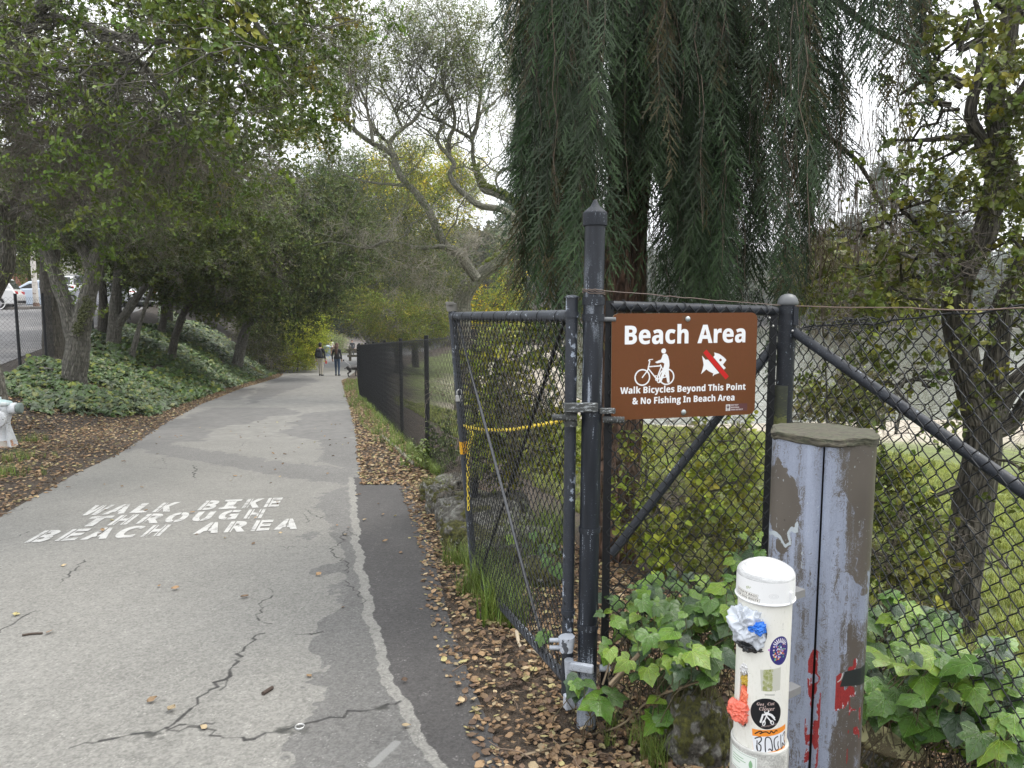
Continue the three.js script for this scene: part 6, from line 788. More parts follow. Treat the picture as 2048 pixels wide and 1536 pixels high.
// ---------------------------------------------------------------- white dispenser tube
{
  const d = 1.735, base = P(1522, 1400, d), R = 0.0655, foot = V(base.x, ground(base.x, d), -d), Y = (py) => P(1522, py, d - R).y - foot.y, t = thing('bag_dispenser', 'white plastic tube bag dispenser covered in stickers, stuffed with plastic bags', 'dispenser', foot);
  const front = Math.atan2(-foot.x, -foot.z); // angle of the side that looks at the viewer
  const TW = 1536, TH = 1536, H0 = Y(1512), H1 = Y(1205), cv = document.createElement('canvas'); cv.width = TW; cv.height = TH; const c = cv.getContext('2d'), r = rngOf(731); // unrolled tube between coupling and cap
  const ux = (px) => (0.5 + Math.asin(clamp((px - 1519) / 56, -0.99, 0.99)) / (2 * Math.PI)) * TW, vy = (py) => (py - 1205) / 307 * TH, Sx = TW / (2 * Math.PI * R), Sy = TH / (H1 - H0);
  c.fillStyle = css(0.68, 0.67, 0.62); c.fillRect(0, 0, TW, TH);
  for (let k = 0; k < 1500; k++) { c.fillStyle = css(0.3, 0.29, 0.22, 0.05); c.beginPath(); c.ellipse(r() * TW, Math.pow(r(), 0.7) * TH, 2 + 9 * r(), 4 + 30 * r(), 0, 0, 7); c.fill(); } for (let k = 0; k < 260; k++) { c.fillStyle = css(0.1, 0.1, 0.07, 0.5); c.beginPath(); c.arc(r() * TW, r() < 0.4 ? TH * (0.97 + 0.03 * r()) : r() * TH, 1 + 2.4 * r(), 0, 7); c.fill(); } for (let k = 0; k < 60; k++) { c.strokeStyle = css(0.12, 0.12, 0.11, 0.5); c.lineWidth = 1.5; const x = r() * TW, y = r() * TH; c.beginPath(); c.moveTo(x, y); c.lineTo(x + (r() - 0.5) * 30, y + (r() - 0.5) * 60); c.stroke(); }
  const blobPath = (pts) => { c.beginPath(); pts.forEach(([x, y], k) => k ? c.lineTo(ux(x), vy(y)) : c.moveTo(ux(x), vy(y))); c.closePath(); };
  // mildewed bare patch where a label was
  blobPath([[1515, 1340], [1556, 1334], [1556, 1380], [1519, 1382]]); c.fillStyle = css(0.48, 0.48, 0.42); c.fill(); c.save(); c.clip(); for (let k = 0; k < 260; k++) { c.fillStyle = css(0.2, 0.24, 0.06, 0.25); c.beginPath(); c.ellipse(ux(1522 + 18 * r()), vy(1335 + 48 * r()), 3 + 8 * r(), 5 + 14 * r(), 0, 0, 7); c.fill(); } c.restore(); c.fillStyle = css(0.4, 0.4, 0.36); c.fillRect(ux(1526), vy(1387), ux(1546) - ux(1526), 14);
  // round violet sticker: abstract confetti drawing only
  c.save(); c.translate(ux(1553), vy(1301)); c.scale(1, 1); c.fillStyle = css(0.03, 0.025, 0.15); c.beginPath(); c.ellipse(0, 0, 0.027 * Sx, 0.037 * Sy, 0, 0, 7); c.fill(); c.clip(); const hues = [[0.7, 0.6, 0.5], [0.7, 0.3, 0.05], [0.5, 0.03, 0.03], [0.1, 0.4, 0.2], [0.75, 0.72, 0.7], [0.3, 0.35, 0.7]]; for (let k = 0; k < 90; k++) { c.fillStyle = css(...hues[k % 6], 0.9); c.beginPath(); c.ellipse((r() + r() - 1) * 0.02 * Sx, (r() + r() - 0.9) * 0.026 * Sy, 2 + 8 * r(), 2 + 8 * r(), r() * 3, 0, 7); c.fill(); } for (let k = 0; k < 9; k++) { c.save(); c.translate(0, -0.012 * Sy); c.rotate((k - 4) * 0.3); c.fillStyle = css(0.72, 0.7, 0.72); c.fillRect(-4, -0.02 * Sy, 8, 0.011 * Sy); c.restore(); } c.restore(); c.fillStyle = css(0.5, 0.2, 0.55); c.beginPath(); c.arc(ux(1531), vy(1299), 10, 0, 7); c.fill();
  // black round sticker with scissors
  c.save(); c.translate(ux(1531), vy(1427)); c.fillStyle = css(0.006, 0.007, 0.01); c.beginPath(); c.ellipse(0, 0, 0.0385 * Sx, 0.0405 * Sy, 0, 0, 7); c.fill(); const sc = 0.0385 * Sx / 100; c.scale(sc, Sy / Sx * sc * 1.02); c.fillStyle = css(0.55, 0.42, 0.38); c.font = 'italic bold 27px serif'; c.save(); c.rotate(-0.06); c.fillText('Get', -62, -52); c.fillText('Cut', 5, -58); c.font = 'italic bold 16px serif'; c.fillText('A', -14, -44); c.font = 'italic bold 30px serif'; c.fillText('Clover', -48, -22); c.font = 'italic bold 15px serif'; c.restore(); c.save(); c.rotate(-0.2); c.font = 'italic 15px serif'; c.fillText('@Rompwithus', -48, 84); c.restore();
  c.strokeStyle = css(0.7, 0.7, 0.7); c.lineWidth = 8; c.lineCap = 'round'; const l = (...p) => { c.beginPath(); p.forEach(([x, y], k) => k ? c.lineTo(x, y) : c.moveTo(x, y)); c.stroke(); }; l([-12, -14], [4, 18], [34, 52]); l([14, -22], [-2, 20], [-16, 60]); l([0, -2], [30, 10], [58, 40]); c.lineWidth = 6; c.beginPath(); c.ellipse(38, 56, 9, 14, -0.6, 0, 7); c.stroke(); c.beginPath(); c.ellipse(-14, 62, 8, 16, 0.1, 0, 7); c.stroke(); c.lineWidth = 12; l([-34, 58], [-22, 8], [-10, 4]); l([2, -8], [34, 6], [52, 26]); c.restore();
  // orange tag sticker with bubble scribble
  blobPath([[1503, 1462], [1570, 1455], [1571, 1508], [1508, 1516]]); c.fillStyle = css(0.74, 0.25, 0.03); c.fill(); blobPath([[1504, 1476], [1570, 1466], [1570, 1498], [1508, 1508]]); c.fillStyle = css(0.68, 0.7, 0.74); c.fill(); c.save(); c.translate(ux(1504), vy(1460)); const tw = ux(1570) - ux(1504), th = vy(1510) - vy(1460); c.scale(tw / 200, th / 130); c.rotate(-0.1); c.strokeStyle = css(0.01, 0.01, 0.012); c.lineWidth = 6; c.lineJoin = 'round'; const sq = (...p) => { c.beginPath(); c.moveTo(...p[0]); for (let k = 1; k < p.length - 1; k++) c.quadraticCurveTo(...p[k], (p[k][0] + p[k + 1][0]) / 2, (p[k][1] + p[k + 1][1]) / 2); c.stroke(); }; // bubble letters R A C K
  sq([8, 55], [40, 35], [45, 60], [22, 80], [40, 85], [35, 120], [14, 118], [18, 60]); sq([60, 125], [58, 50], [80, 40], [96, 60], [100, 128], [82, 100], [70, 128]); sq([136, 50], [112, 50], [108, 90], [118, 125], [140, 118], [130, 95], [142, 60]); sq([156, 48], [152, 128], [168, 125], [165, 90], [186, 125], [198, 118], [178, 84], [196, 50], [182, 44], [160, 80]); sq([10, 30], [40, 8], [52, 20], [30, 28], [70, 10], [88, 30], [96, 8], [110, 30], [125, 10], [140, 35]); c.lineWidth = 5; sq([20, 62], [14, 122], [40, 125]); c.restore();
  // faint printing on the pipe
  c.save(); c.translate(ux(1558), vy(1255)); c.rotate(-Math.PI / 2); c.fillStyle = css(0.35, 0.35, 0.33); c.font = '20px monospace'; c.fillText('D-1785', -30, 0); c.restore();
  const tex = new THREE.CanvasTexture(cv); tex.colorSpace = THREE.SRGBColorSpace;
  const white = new THREE.MeshPhysicalMaterial({ map: tex, roughness: 0.42, side: THREE.DoubleSide }), plainW = std(0.67, 0.68, 0.68, 0.42);
  // tube wall with a round and a slotted opening cut out of it
  const tube = (() => { const ro = R, ri = R - 0.006, g = new THREE.LatheGeometry([[ri, H0], [ro, H0], [ro, H1], [ri, H1], [ri, H0]].map(([x, y]) => new THREE.Vector2(x, y)), 72); g.deleteAttribute('uv'); const uv = []; const p = g.attributes.position; g.setAttribute('uv', new THREE.Float32BufferAttribute(new Float32Array(p.count * 2), 2)); const ev = new Evaluator(); ev.useGroups = false; let a = new Brush(g.toNonIndexed()); a.updateMatrixWorld(); const cut = (shape) => { shape.updateMatrixWorld(); a = ev.evaluate(a, shape, SUBTRACTION); a.updateMatrixWorld(); };
    const hole = (px, py, rx, ry, cap) => { const ang = front + Math.asin((px - 1519) / 56) , y = Y(py), gg = cap ? new THREE.CapsuleGeometry(rx, ry * 2, 6, 16).rotateX(0).scale(1, 1, 1) : new THREE.CylinderGeometry(1, 1, 0.12, 40).rotateX(Math.PI / 2).scale(rx, ry, 1); const b = new Brush(gg); b.position.set(Math.sin(ang) * R, y, Math.cos(ang) * R); b.rotation.y = ang; cut(b); };
    hole(1490, 1270, 0.041, 0.05, false); hole(1482, 1410, 0.0125, 0.066, true);
    const q = a.geometry, pp = q.attributes.position, u = new Float32Array(pp.count * 2); for (let k = 0; k < pp.count; k++) { let an = Math.atan2(pp.getX(k), pp.getZ(k)) - front; an = ((an + Math.PI) % (2 * Math.PI) + 2 * Math.PI) % (2 * Math.PI) - Math.PI; u[2 * k] = 0.5 + an / (2 * Math.PI); u[2 * k + 1] = (pp.getY(k) - H0) / (H1 - H0); }
    const fixIdx = q.index ? q.index.array : null; q.setAttribute('uv', new THREE.Float32BufferAttribute(u, 2)); return q; })();
  part('tube', tube, white, t);
  const capTexCv = document.createElement('canvas'); capTexCv.width = 1024; capTexCv.height = 256; { const k = capTexCv.getContext('2d'); k.fillStyle = css(0.7, 0.71, 0.71); k.fillRect(0, 0, 1024, 256); const U = (px) => (0.5 + Math.asin(clamp((px - 1521) / 59, -0.99, 0.99)) / (2 * Math.PI)) * 1024; for (let q = 0; q < 220; q++) { k.fillStyle = css(0.25, 0.25, 0.2, 0.25); k.beginPath(); k.arc(r() * 1024, r() < 0.6 ? 236 + 20 * r() : 256 * r(), 1 + 2 * r(), 0, 7); k.fill(); }
    k.strokeStyle = css(0.12, 0.12, 0.12); k.lineWidth = 2; k.fillStyle = css(0.72, 0.71, 0.66); const lx = U(1463), rx = U(1519); k.save(); k.translate(lx + 40, 140); k.rotate(0.08); for (const [s, y, w] of [['DONATE BAGS', 0, 150], ['FOR DOG WASTE', 46, 164]]) { k.fillStyle = css(0.72, 0.71, 0.66); k.fillRect(0, y, w, 42); k.strokeRect(0, y, w, 42); k.fillStyle = css(0.06, 0.06, 0.06); k.font = 'bold 34px sans-serif'; k.fillText(s, 5, y + 33, w - 10); } k.restore();
    k.strokeStyle = css(0.45, 0.46, 0.46); for (const rr of [9, 17, 26]) { k.beginPath(); k.arc(U(1538), 150, rr, 0, 7); k.stroke(); } k.fillStyle = css(0.22, 0.26, 0.08); for (let q = 0; q < 14; q++) { k.beginPath(); k.arc(U(1488) + (r() - 0.5) * 26, 96 + (r() - 0.5) * 26, 2 + 3 * r(), 0, 7); k.fill(); } }
  const ct = new THREE.CanvasTexture(capTexCv); ct.colorSpace = THREE.SRGBColorSpace; const capR = R * 1.075, y0 = Y(1210), y1 = Y(1166), capSide = new THREE.CylinderGeometry(capR, capR * 1.01, y1 - y0, 64, 1, true).rotateY(front + Math.PI); shift(part('cap_band', capSide, new THREE.MeshPhysicalMaterial({ map: ct, roughness: 0.36, side: THREE.DoubleSide }), t), V(0, (y0 + y1) / 2, 0)); // printed rim
  const dome = new THREE.LatheGeometry([[capR, 0], [capR * 0.985, 0.007], [capR * 0.93, 0.014], [capR * 0.75, 0.023], [capR * 0.5, 0.031], [capR * 0.25, 0.035], [0.0001, 0.036]].map(([x, y]) => new THREE.Vector2(x, y)), 48); shift(part('cap', dome, new THREE.MeshPhysicalMaterial({ color: new THREE.Color().setRGB(0.7, 0.71, 0.71), roughness: 0.36, map: grainTex }), t), V(0, y1, 0)); shift(part('cap_lip', new THREE.TorusGeometry(capR * 1.005, 0.003, 6, 48).rotateX(Math.PI / 2), plainW, t), V(0, y0, 0));
  { const a = front + 0.98, g = new MB().box(0.009, 0.03, 0.008, 0, 0, 0, 0, 0.003).geo(); const m = part('cap_tab', g, plainW, t); m.position.set(Math.sin(a) * capR, y0 + 0.016, Math.cos(a) * capR); m.rotation.y = a; }
  const coup = new THREE.LatheGeometry([[R * 1.02, H0 - 0.16], [capR * 1.02, H0 - 0.16], [capR * 1.02, H0 + 0.004], [capR * 0.99, H0 + 0.01], [R * 1.0, H0 + 0.01]].map(([x, y]) => new THREE.Vector2(x, y)), 48); part('coupling', coup, new THREE.MeshPhysicalMaterial({ color: new THREE.Color().setRGB(0.64, 0.64, 0.6), roughness: 0.42, map: grainTex }), t); part('lower_pipe', new THREE.CylinderGeometry(R, R, H0 - 0.1, 40).translate(0, (H0 - 0.1) / 2 - 0.01, 0), plainW, t);
  { // label on the coupling: pale card with a small green leaf print
    const k = document.createElement('canvas'); k.width = 256; k.height = 128; const q = k.getContext('2d'); q.fillStyle = css(0.66, 0.7, 0.66); q.fillRect(0, 0, 256, 128); q.strokeStyle = css(0.35, 0.42, 0.36); q.lineWidth = 4; q.strokeRect(12, 10, 232, 108); q.fillStyle = css(0.2, 0.36, 0.2); q.fillRect(24, 40, 120, 5); q.fillRect(24, 58, 140, 5); q.fillRect(24, 76, 90, 5); q.beginPath(); q.moveTo(205, 30); q.quadraticCurveTo(238, 60, 205, 96); q.quadraticCurveTo(176, 60, 205, 30); q.fill(); const kt = new THREE.CanvasTexture(k); kt.colorSpace = THREE.SRGBColorSpace; const g = new THREE.CylinderGeometry(capR * 1.023, capR * 1.023, 0.05, 16, 1, true, front - 1.15, 1.1); shift(part('label', g, new THREE.MeshStandardMaterial({ map: kt, roughness: 0.5, side: THREE.DoubleSide }), t), V(0, H0 - 0.03, 0)); }
  { const mb = new MB(); for (const y of [H0 + 0.1, H1 - 0.03]) mb.box(0.03, 0.02, 0.1, Math.sin(front + 2.5) * (R + 0.03), y, Math.cos(front + 2.5) * (R + 0.03), front + 2.5); part('bracket', mb.geo(), std(0.2, 0.2, 0.2, 0.5), t); }
  // crumpled bags
  const crumple = (px, py, rx, ry, push, col, seed, tr, name, label) => { const ang = front + Math.asin(clamp((px - 1519) / 56, -0.98, 0.98)), g0 = mergeVertices((() => { const q = new THREE.IcosahedronGeometry(1, 24); q.deleteAttribute('uv'); q.deleteAttribute('normal'); return q; })()), p = g0.attributes.position; for (let k = 0; k < p.count; k++) { const v = V().fromBufferAttribute(p, k), n = 1.05 + 0.7 * fbm(v.x * 1.2 + seed, v.y * 1.2, v.z * 1.2, 2) - Math.abs(pn(v.x * 2.4 + seed, v.y * 3.1, v.z * 2.4)) * 0.42 - Math.abs(pn(v.x * 5, v.y * 3.4 + seed, v.z * 5)) * 0.13; p.setXYZ(k, v.x * n * rx, v.y * n * ry, v.z * n * rx * 0.9); } g0.computeVertexNormals(); const o = thing('plastic_bag', label, 'plastic bag', V(foot.x + Math.sin(ang) * (R + push), foot.y + Y(py), foot.z + Math.cos(ang) * (R + push)), ang); part('bag', g0, new THREE.MeshPhysicalMaterial({ color: new THREE.Color().setRGB(...col), roughness: 0.3, transmission: tr, thickness: 0, side: THREE.DoubleSide }), o); };
  crumple(1482, 1262, 0.05, 0.058, -0.012, [0.62, 0.66, 0.72], 3, 0.28, 'bag', 'crumpled clear plastic bag bulging from the round opening'); crumple(1505, 1256, 0.024, 0.02, 0.008, [0.02, 0.16, 0.62], 7, 0.1, 'bag', 'bright blue plastic bag in the round opening'); crumple(1490, 1300, 0.034, 0.022, -0.012, [0.012, 0.013, 0.015], 11, 0, 'bag', 'black plastic bag at the bottom of the round opening'); crumple(1470, 1290, 0.022, 0.03, -0.008, [0.02, 0.022, 0.024], 13, 0, 'bag', 'black plastic bag at the left lip of the round opening'); crumple(1478, 1438, 0.03, 0.028, 0.006, [0.85, 0.2, 0.13], 17, 0.3, 'bag', 'coral plastic bag hanging out of the slot'); crumple(1484, 1405, 0.014, 0.028, -0.006, [0.85, 0.22, 0.12], 19, 0.2, 'bag', 'orange plastic bag inside the slot'); crumple(1484, 1376, 0.013, 0.018, -0.008, [0.45, 0.3, 0.03], 23, 0.1, 'bag', 'yellow-brown plastic bag inside the slot'); crumple(1482, 1352, 0.013, 0.016, -0.006, [0.66, 0.66, 0.66], 29, 0.2, 'bag', 'white plastic bag at the top of the slot');
}
// ---------------------------------------------------------------- stones by the gate
function boulder(seed, sx, sy, sz, mossAmt = 0.5, fine = 16) { const g = mergeVertices((() => { const q = new THREE.IcosahedronGeometry(1, fine); q.deleteAttribute('uv'); q.deleteAttribute('normal'); return q; })()), p = g.attributes.position, col = []; for (let k = 0; k < p.count; k++) { const v = V().fromBufferAttribute(p, k), n = 1 + 0.45 * fbm(v.x * 1.1 + seed, v.y * 1.1, v.z * 1.1, 4) + 0.14 * fbm(v.x * 5 + seed, v.y * 5, v.z * 5, 4); const c = Math.pow(Math.abs(v.x) ** 3 + Math.abs(v.y) ** 3 + Math.abs(v.z) ** 3, -1 / 3); p.setXYZ(k, v.x * n * c * sx, v.y * n * c * sy, v.z * n * c * sz); const m = fbm(v.x * 2.2 + seed * 3, v.y * 2.2, v.z * 2.2, 4) + (mossAmt - 0.5) * 0.9, gsh = 0.85 + 0.8 * fbm(v.x * 7, v.y * 7 + seed, v.z * 7, 3) + 0.7 * pn(v.x * 24, v.y * 24 + seed, v.z * 24), li = fbm(v.x * 5 + 20, v.y * 5, v.z * 5 + seed, 3); let q = [0.19 * gsh, 0.18 * gsh, 0.155 * gsh]; if (li > 0.14) q = [0.34, 0.34, 0.3]; if (m > 0.03) q = [0.12 * gsh, 0.12 * gsh, 0.025]; col.push(...q); } g.setAttribute('color', new THREE.Float32BufferAttribute(col, 3)); const uv = new Float32Array(p.count * 2); for (let k = 0; k < p.count; k++) { uv[2 * k] = (p.getX(k) + p.getZ(k)) * 3; uv[2 * k + 1] = (p.getY(k) + p.getZ(k) * 0.5) * 3; } g.setAttribute('uv', new THREE.BufferAttribute(uv, 2)); g.computeVertexNormals(); return g; }
const rockMat = new THREE.MeshStandardMaterial({ vertexColors: true, roughness: 0.96, map: grainTex, bumpMap: grainTex, bumpScale: 0.012 });
{
  const t = thing('stone_edging', 'row of mossy boulders edging the path beside the open gate', 'stones', null);
  [[862, 1015, 6.9, 0.1, 0.13, 0.14, 0.7], [882, 1035, 6.3, 0.11, 0.17, 0.14, 0.45], [905, 1062, 5.7, 0.13, 0.17, 0.15, 0.35], [922, 1085, 5.15, 0.12, 0.14, 0.14, 0.7], [925, 1010, 6.5, 0.3, 0.1, 0.2, 0.65], [945, 1030, 5.9, 0.28, 0.1, 0.2, 0.6], [970, 1060, 5.5, 0.3, 0.18, 0.22, 0.4], [1010, 1080, 5.4, 0.24, 0.16, 0.2, 0.5], [985, 1110, 4.95, 0.2, 0.14, 0.18, 0.6], [1040, 1110, 4.9, 0.22, 0.15, 0.2, 0.5], [905, 985, 7.3, 0.25, 0.12, 0.2, 0.4], [1080, 1150, 4.4, 0.16, 0.1, 0.16, 0.7], [1000, 1030, 6.1, 0.3, 0.14, 0.25, 0.35]].forEach(([px, py, d, a, b, c, mo], k) => { const p = P(px, py, d); const y = Math.max(p.y, ground(p.x, d) + b * 0.5); const m = part('stone', boulder(k * 7.3, a, b, c, mo), rockMat, t); m.position.set(p.x, y, p.z); m.rotation.y = k * 1.7; });
  const q = G(P(1395, 1440, 2.45).x, -2.47); q.y += 0.06; const s = single('boulder', boulder(91, 0.12, 0.17, 0.12, 0.58, 34), rockMat, 'mossy grey rock half buried in ivy beside the white dispenser', 'rock'); s.position.copy(q); const s2 = single('boulder', boulder(97, 0.07, 0.06, 0.07, 0.5), rockMat, 'small dark rock behind the painted pillar at the ivy edge', 'rock'); const q2 = onPlane(1745, 1530); s2.position.copy(q2).add(V(0, 0.03, 0));
  const b2 = single('boulder', boulder(88, 0.3, 0.12, 0.2, 0.3), rockMat, 'low dark rock under the parking lot fence', 'rock'); const p2 = onGround(80, 745); b2.position.copy(p2);
}
{ // sticks and a mossy log
  const r = rngOf(801), tw = (name, label, cat, pts, rad, mat, lift = 0.012) => { const mb = new MB(); mb.tube(curve(pts, 14), rad, 7, { lump: 0.3 }); return single(name, mb.geo(), mat, label, cat); };
  const dry = barkMat(0.36, 0.27, 0.19, 0.004), g = (a, b, h = 0.015) => { const p = onPlane(a, b); p.y += h; return p; };
  tw('stick', 'split dry stick leaning against the ivy by the tall pole', 'stick', [P(1222, 1370, 2.5), P(1250, 1340, 2.5), P(1278, 1308, 2.52)], [0.013, 0.008], dry); tw('stick', 'long thin twig lying from the litter up to the mossy rock', 'stick', [g(1040, 1520), g(1140, 1495), g(1190, 1475), P(1240, 1452, 2.6), P(1300, 1400, 2.5), P(1400, 1362, 2.4)], [0.006, 0.004], dry); tw('stick', 'pale bent stick in the grass under the gate', 'stick', [P(1033, 1262, 3.5), P(1042, 1295, 3.4), P(1075, 1305, 3.3)], [0.01, 0.008], std(0.5, 0.42, 0.3, 0.8)); tw('stick', 'upright thin twig beside the leaning split stick', 'stick', [P(1205, 1370, 2.55), P(1222, 1320, 2.6), P(1238, 1298, 2.65)], [0.004, 0.003], dry);
  tw('stick', 'short dark stick lying on the pale asphalt', 'stick', [g(526, 1396, 0.02), g(545, 1384, 0.02)], 0.009, std(0.05, 0.035, 0.028, 0.9)); tw('stick', 'thin dark twig on the path below the stencilled words', 'stick', [g(45, 1277, 0.018), g(65, 1274, 0.018), g(85, 1273, 0.018)], 0.006, std(0.06, 0.045, 0.035, 0.9)); tw('stick', 'curved thin twig on the litter strip under the ivy bank', 'stick', [g(395, 768, 0.03), g(420, 771, 0.04), g(460, 772, 0.03)], 0.02, std(0.07, 0.05, 0.04, 0.9));
  const log = new MB(); log.tube(curve([P(1725, 1470, 2.2), P(1780, 1492, 2.2), P(1850, 1512, 2.2)], 16), [0.03, 0.045, 0.05, 0.052, 0.05, 0.05, 0.05, 0.05, 0.048, 0.046, 0.044, 0.042, 0.04, 0.036, 0.032, 0.026, 0.012], 10, { lump: 0.5, seed: 4 }); const lm = paintTex(811, [0.42, 0.4, 0.22], [0.14, 0.12, 0.07], 0.4, 0.15, 0.4); lm.repeat.set(4, 2); single('log', log.geo(), new THREE.MeshStandardMaterial({ map: lm, roughness: 0.95, bumpMap: lm, bumpScale: 0.01 }), 'yellowish rotten log chunk under the ivy beside the pillar', 'log');
  const bk = new MB(); bk.tube(curve([P(1740, 1440, 2.3), P(1790, 1450, 2.3), P(1835, 1468, 2.3)], 10), [0.03, 0.05], 7, { lump: 0.6, seed: 9 }); single('bark_chunk', bk.geo(), std(0.12, 0.065, 0.04, 0.95), 'red-brown slab of bark in the ivy above the rotten log', 'bark');
  // survey marker ring set in the asphalt
  const c = onPlane(600, 1461), ring = thing('pipe_stub', 'small metal pipe ring set in the asphalt crack', 'pipe', c.clone().add(V(0, 0.012, 0))); part('ring', new THREE.TorusGeometry(0.017, 0.004, 8, 24).rotateX(Math.PI / 2).scale(1, 2.2, 1), steel, ring);
}
// ---------------------------------------------------------------- hydrant
{
  const f = G(-7.36, -10.1), t = thing('fire_hydrant', 'white fire hydrant with rusty flange at the path edge', 'hydrant', f, 0.25), hw = new THREE.MeshStandardMaterial({ map: paintTex(821, [0.62, 0.64, 0.66], [0.3, 0.3, 0.26], 0.26, 0.08, 0.1), roughness: 0.5 }), rust = new THREE.MeshStandardMaterial({ map: paintTex(831, [0.45, 0.42, 0.37], [0.3, 0.13, 0.06], 0.36, 0.1, 0.3), roughness: 0.85 }), L = (a, s = 28) => new THREE.LatheGeometry(a.map(([x, y]) => new THREE.Vector2(x, y)), s);
  part('barrel', L([[0.13, 0.12], [0.135, 0.13], [0.12, 0.16], [0.115, 0.3], [0.125, 0.4], [0.14, 0.44], [0.15, 0.5], [0.15, 0.6], [0.14, 0.64]]), hw, t); part('bonnet', L([[0.16, 0.63], [0.165, 0.64], [0.165, 0.665], [0.15, 0.675], [0.11, 0.69], [0.06, 0.705], [0.035, 0.71], [0.035, 0.745], [0.0001, 0.745]]), new THREE.MeshStandardMaterial({ map: paintTex(841, [0.4, 0.55, 0.55], [0.6, 0.62, 0.62], 0.5, 0.1, 0.2), roughness: 0.5 }), t);
  part('flange', L([[0.001, 0.0], [0.19, 0.0], [0.19, 0.035], [0.14, 0.04], [0.13, 0.13]]), rust, t).userData.label = 'rust-stained base flange';
  const outlet = (ang, y, r, len, mat, nm) => { const o = new THREE.Group(); o.name = nm; o.position.set(0, y, 0); o.rotation.y = ang; t.add(o); part('nozzle', L([[r * 0.85, 0], [r * 0.85, len * 0.6], [r * 1.12, len * 0.62], [r * 1.12, len * 0.95], [r, len], [r * 0.35, len * 1.03], [r * 0.3, len * 1.12], [0.0001, len * 1.14]], 24).rotateX(Math.PI / 2), mat, o); for (let k = 0; k < 5; k++) { const a = k / 5 * 6.28; part('bolt', new THREE.SphereGeometry(0.008, 6, 5).translate(Math.cos(a) * r * 0.85, Math.sin(a) * r * 0.85, len), std(0.12, 0.11, 0.1, 0.6), o); } };
  outlet(0.12, 0.45, 0.115, 0.24, hw, 'pumper_outlet'); outlet(1.5, 0.575, 0.075, 0.23, hw, 'hose_outlet'); outlet(-1.45, 0.56, 0.075, 0.23, hw, 'hose_outlet'); { const g = L([[0.07, 0], [0.08, 0.01], [0.08, 0.05], [0.06, 0.06], [0.0001, 0.062]], 20).rotateX(Math.PI / 2), m = part('hose_cap', g, std(0.16, 0.2, 0.18, 0.6), t); m.position.set(Math.sin(1.5) * 0.235, 0.575, Math.cos(1.5) * 0.235); m.rotation.y = 1.5; }
  for (const a of [0.9, -0.75, 2.3, -2.3]) { const s = new THREE.Shape([[0, 0], [0.12, 0], [0.02, 0.38], [0, 0.38]].map(([x, y]) => new THREE.Vector2(x, y))), g = new THREE.ExtrudeGeometry(s, { depth: 0.016, bevelEnabled: false }).translate(0.085, 0.03, -0.008), m = part('rib', g, hw, t); m.rotation.y = a - Math.PI / 2; }
  const mk = document.createElement('canvas'); mk.width = 64; mk.height = 64; { const c = mk.getContext('2d'); c.clearRect(0, 0, 64, 64); c.fillStyle = '#2a2a2a'; const r = rngOf(3); for (let k = 0; k < 26; k++) c.fillRect(6 + Math.floor(r() * 6) * 8, 8 + Math.floor(r() * 6) * 8, 7, 4); } const mt = new THREE.CanvasTexture(mk); mt.colorSpace = THREE.SRGBColorSpace; shift(part('stencil_mark', new THREE.CylinderGeometry(0.1515, 0.1515, 0.075, 8, 1, true, 0.1, 0.5), new THREE.MeshStandardMaterial({ map: mt, transparent: true, alphaTest: 0.5, roughness: 0.6 }), t), V(0, 0.58, 0));
}
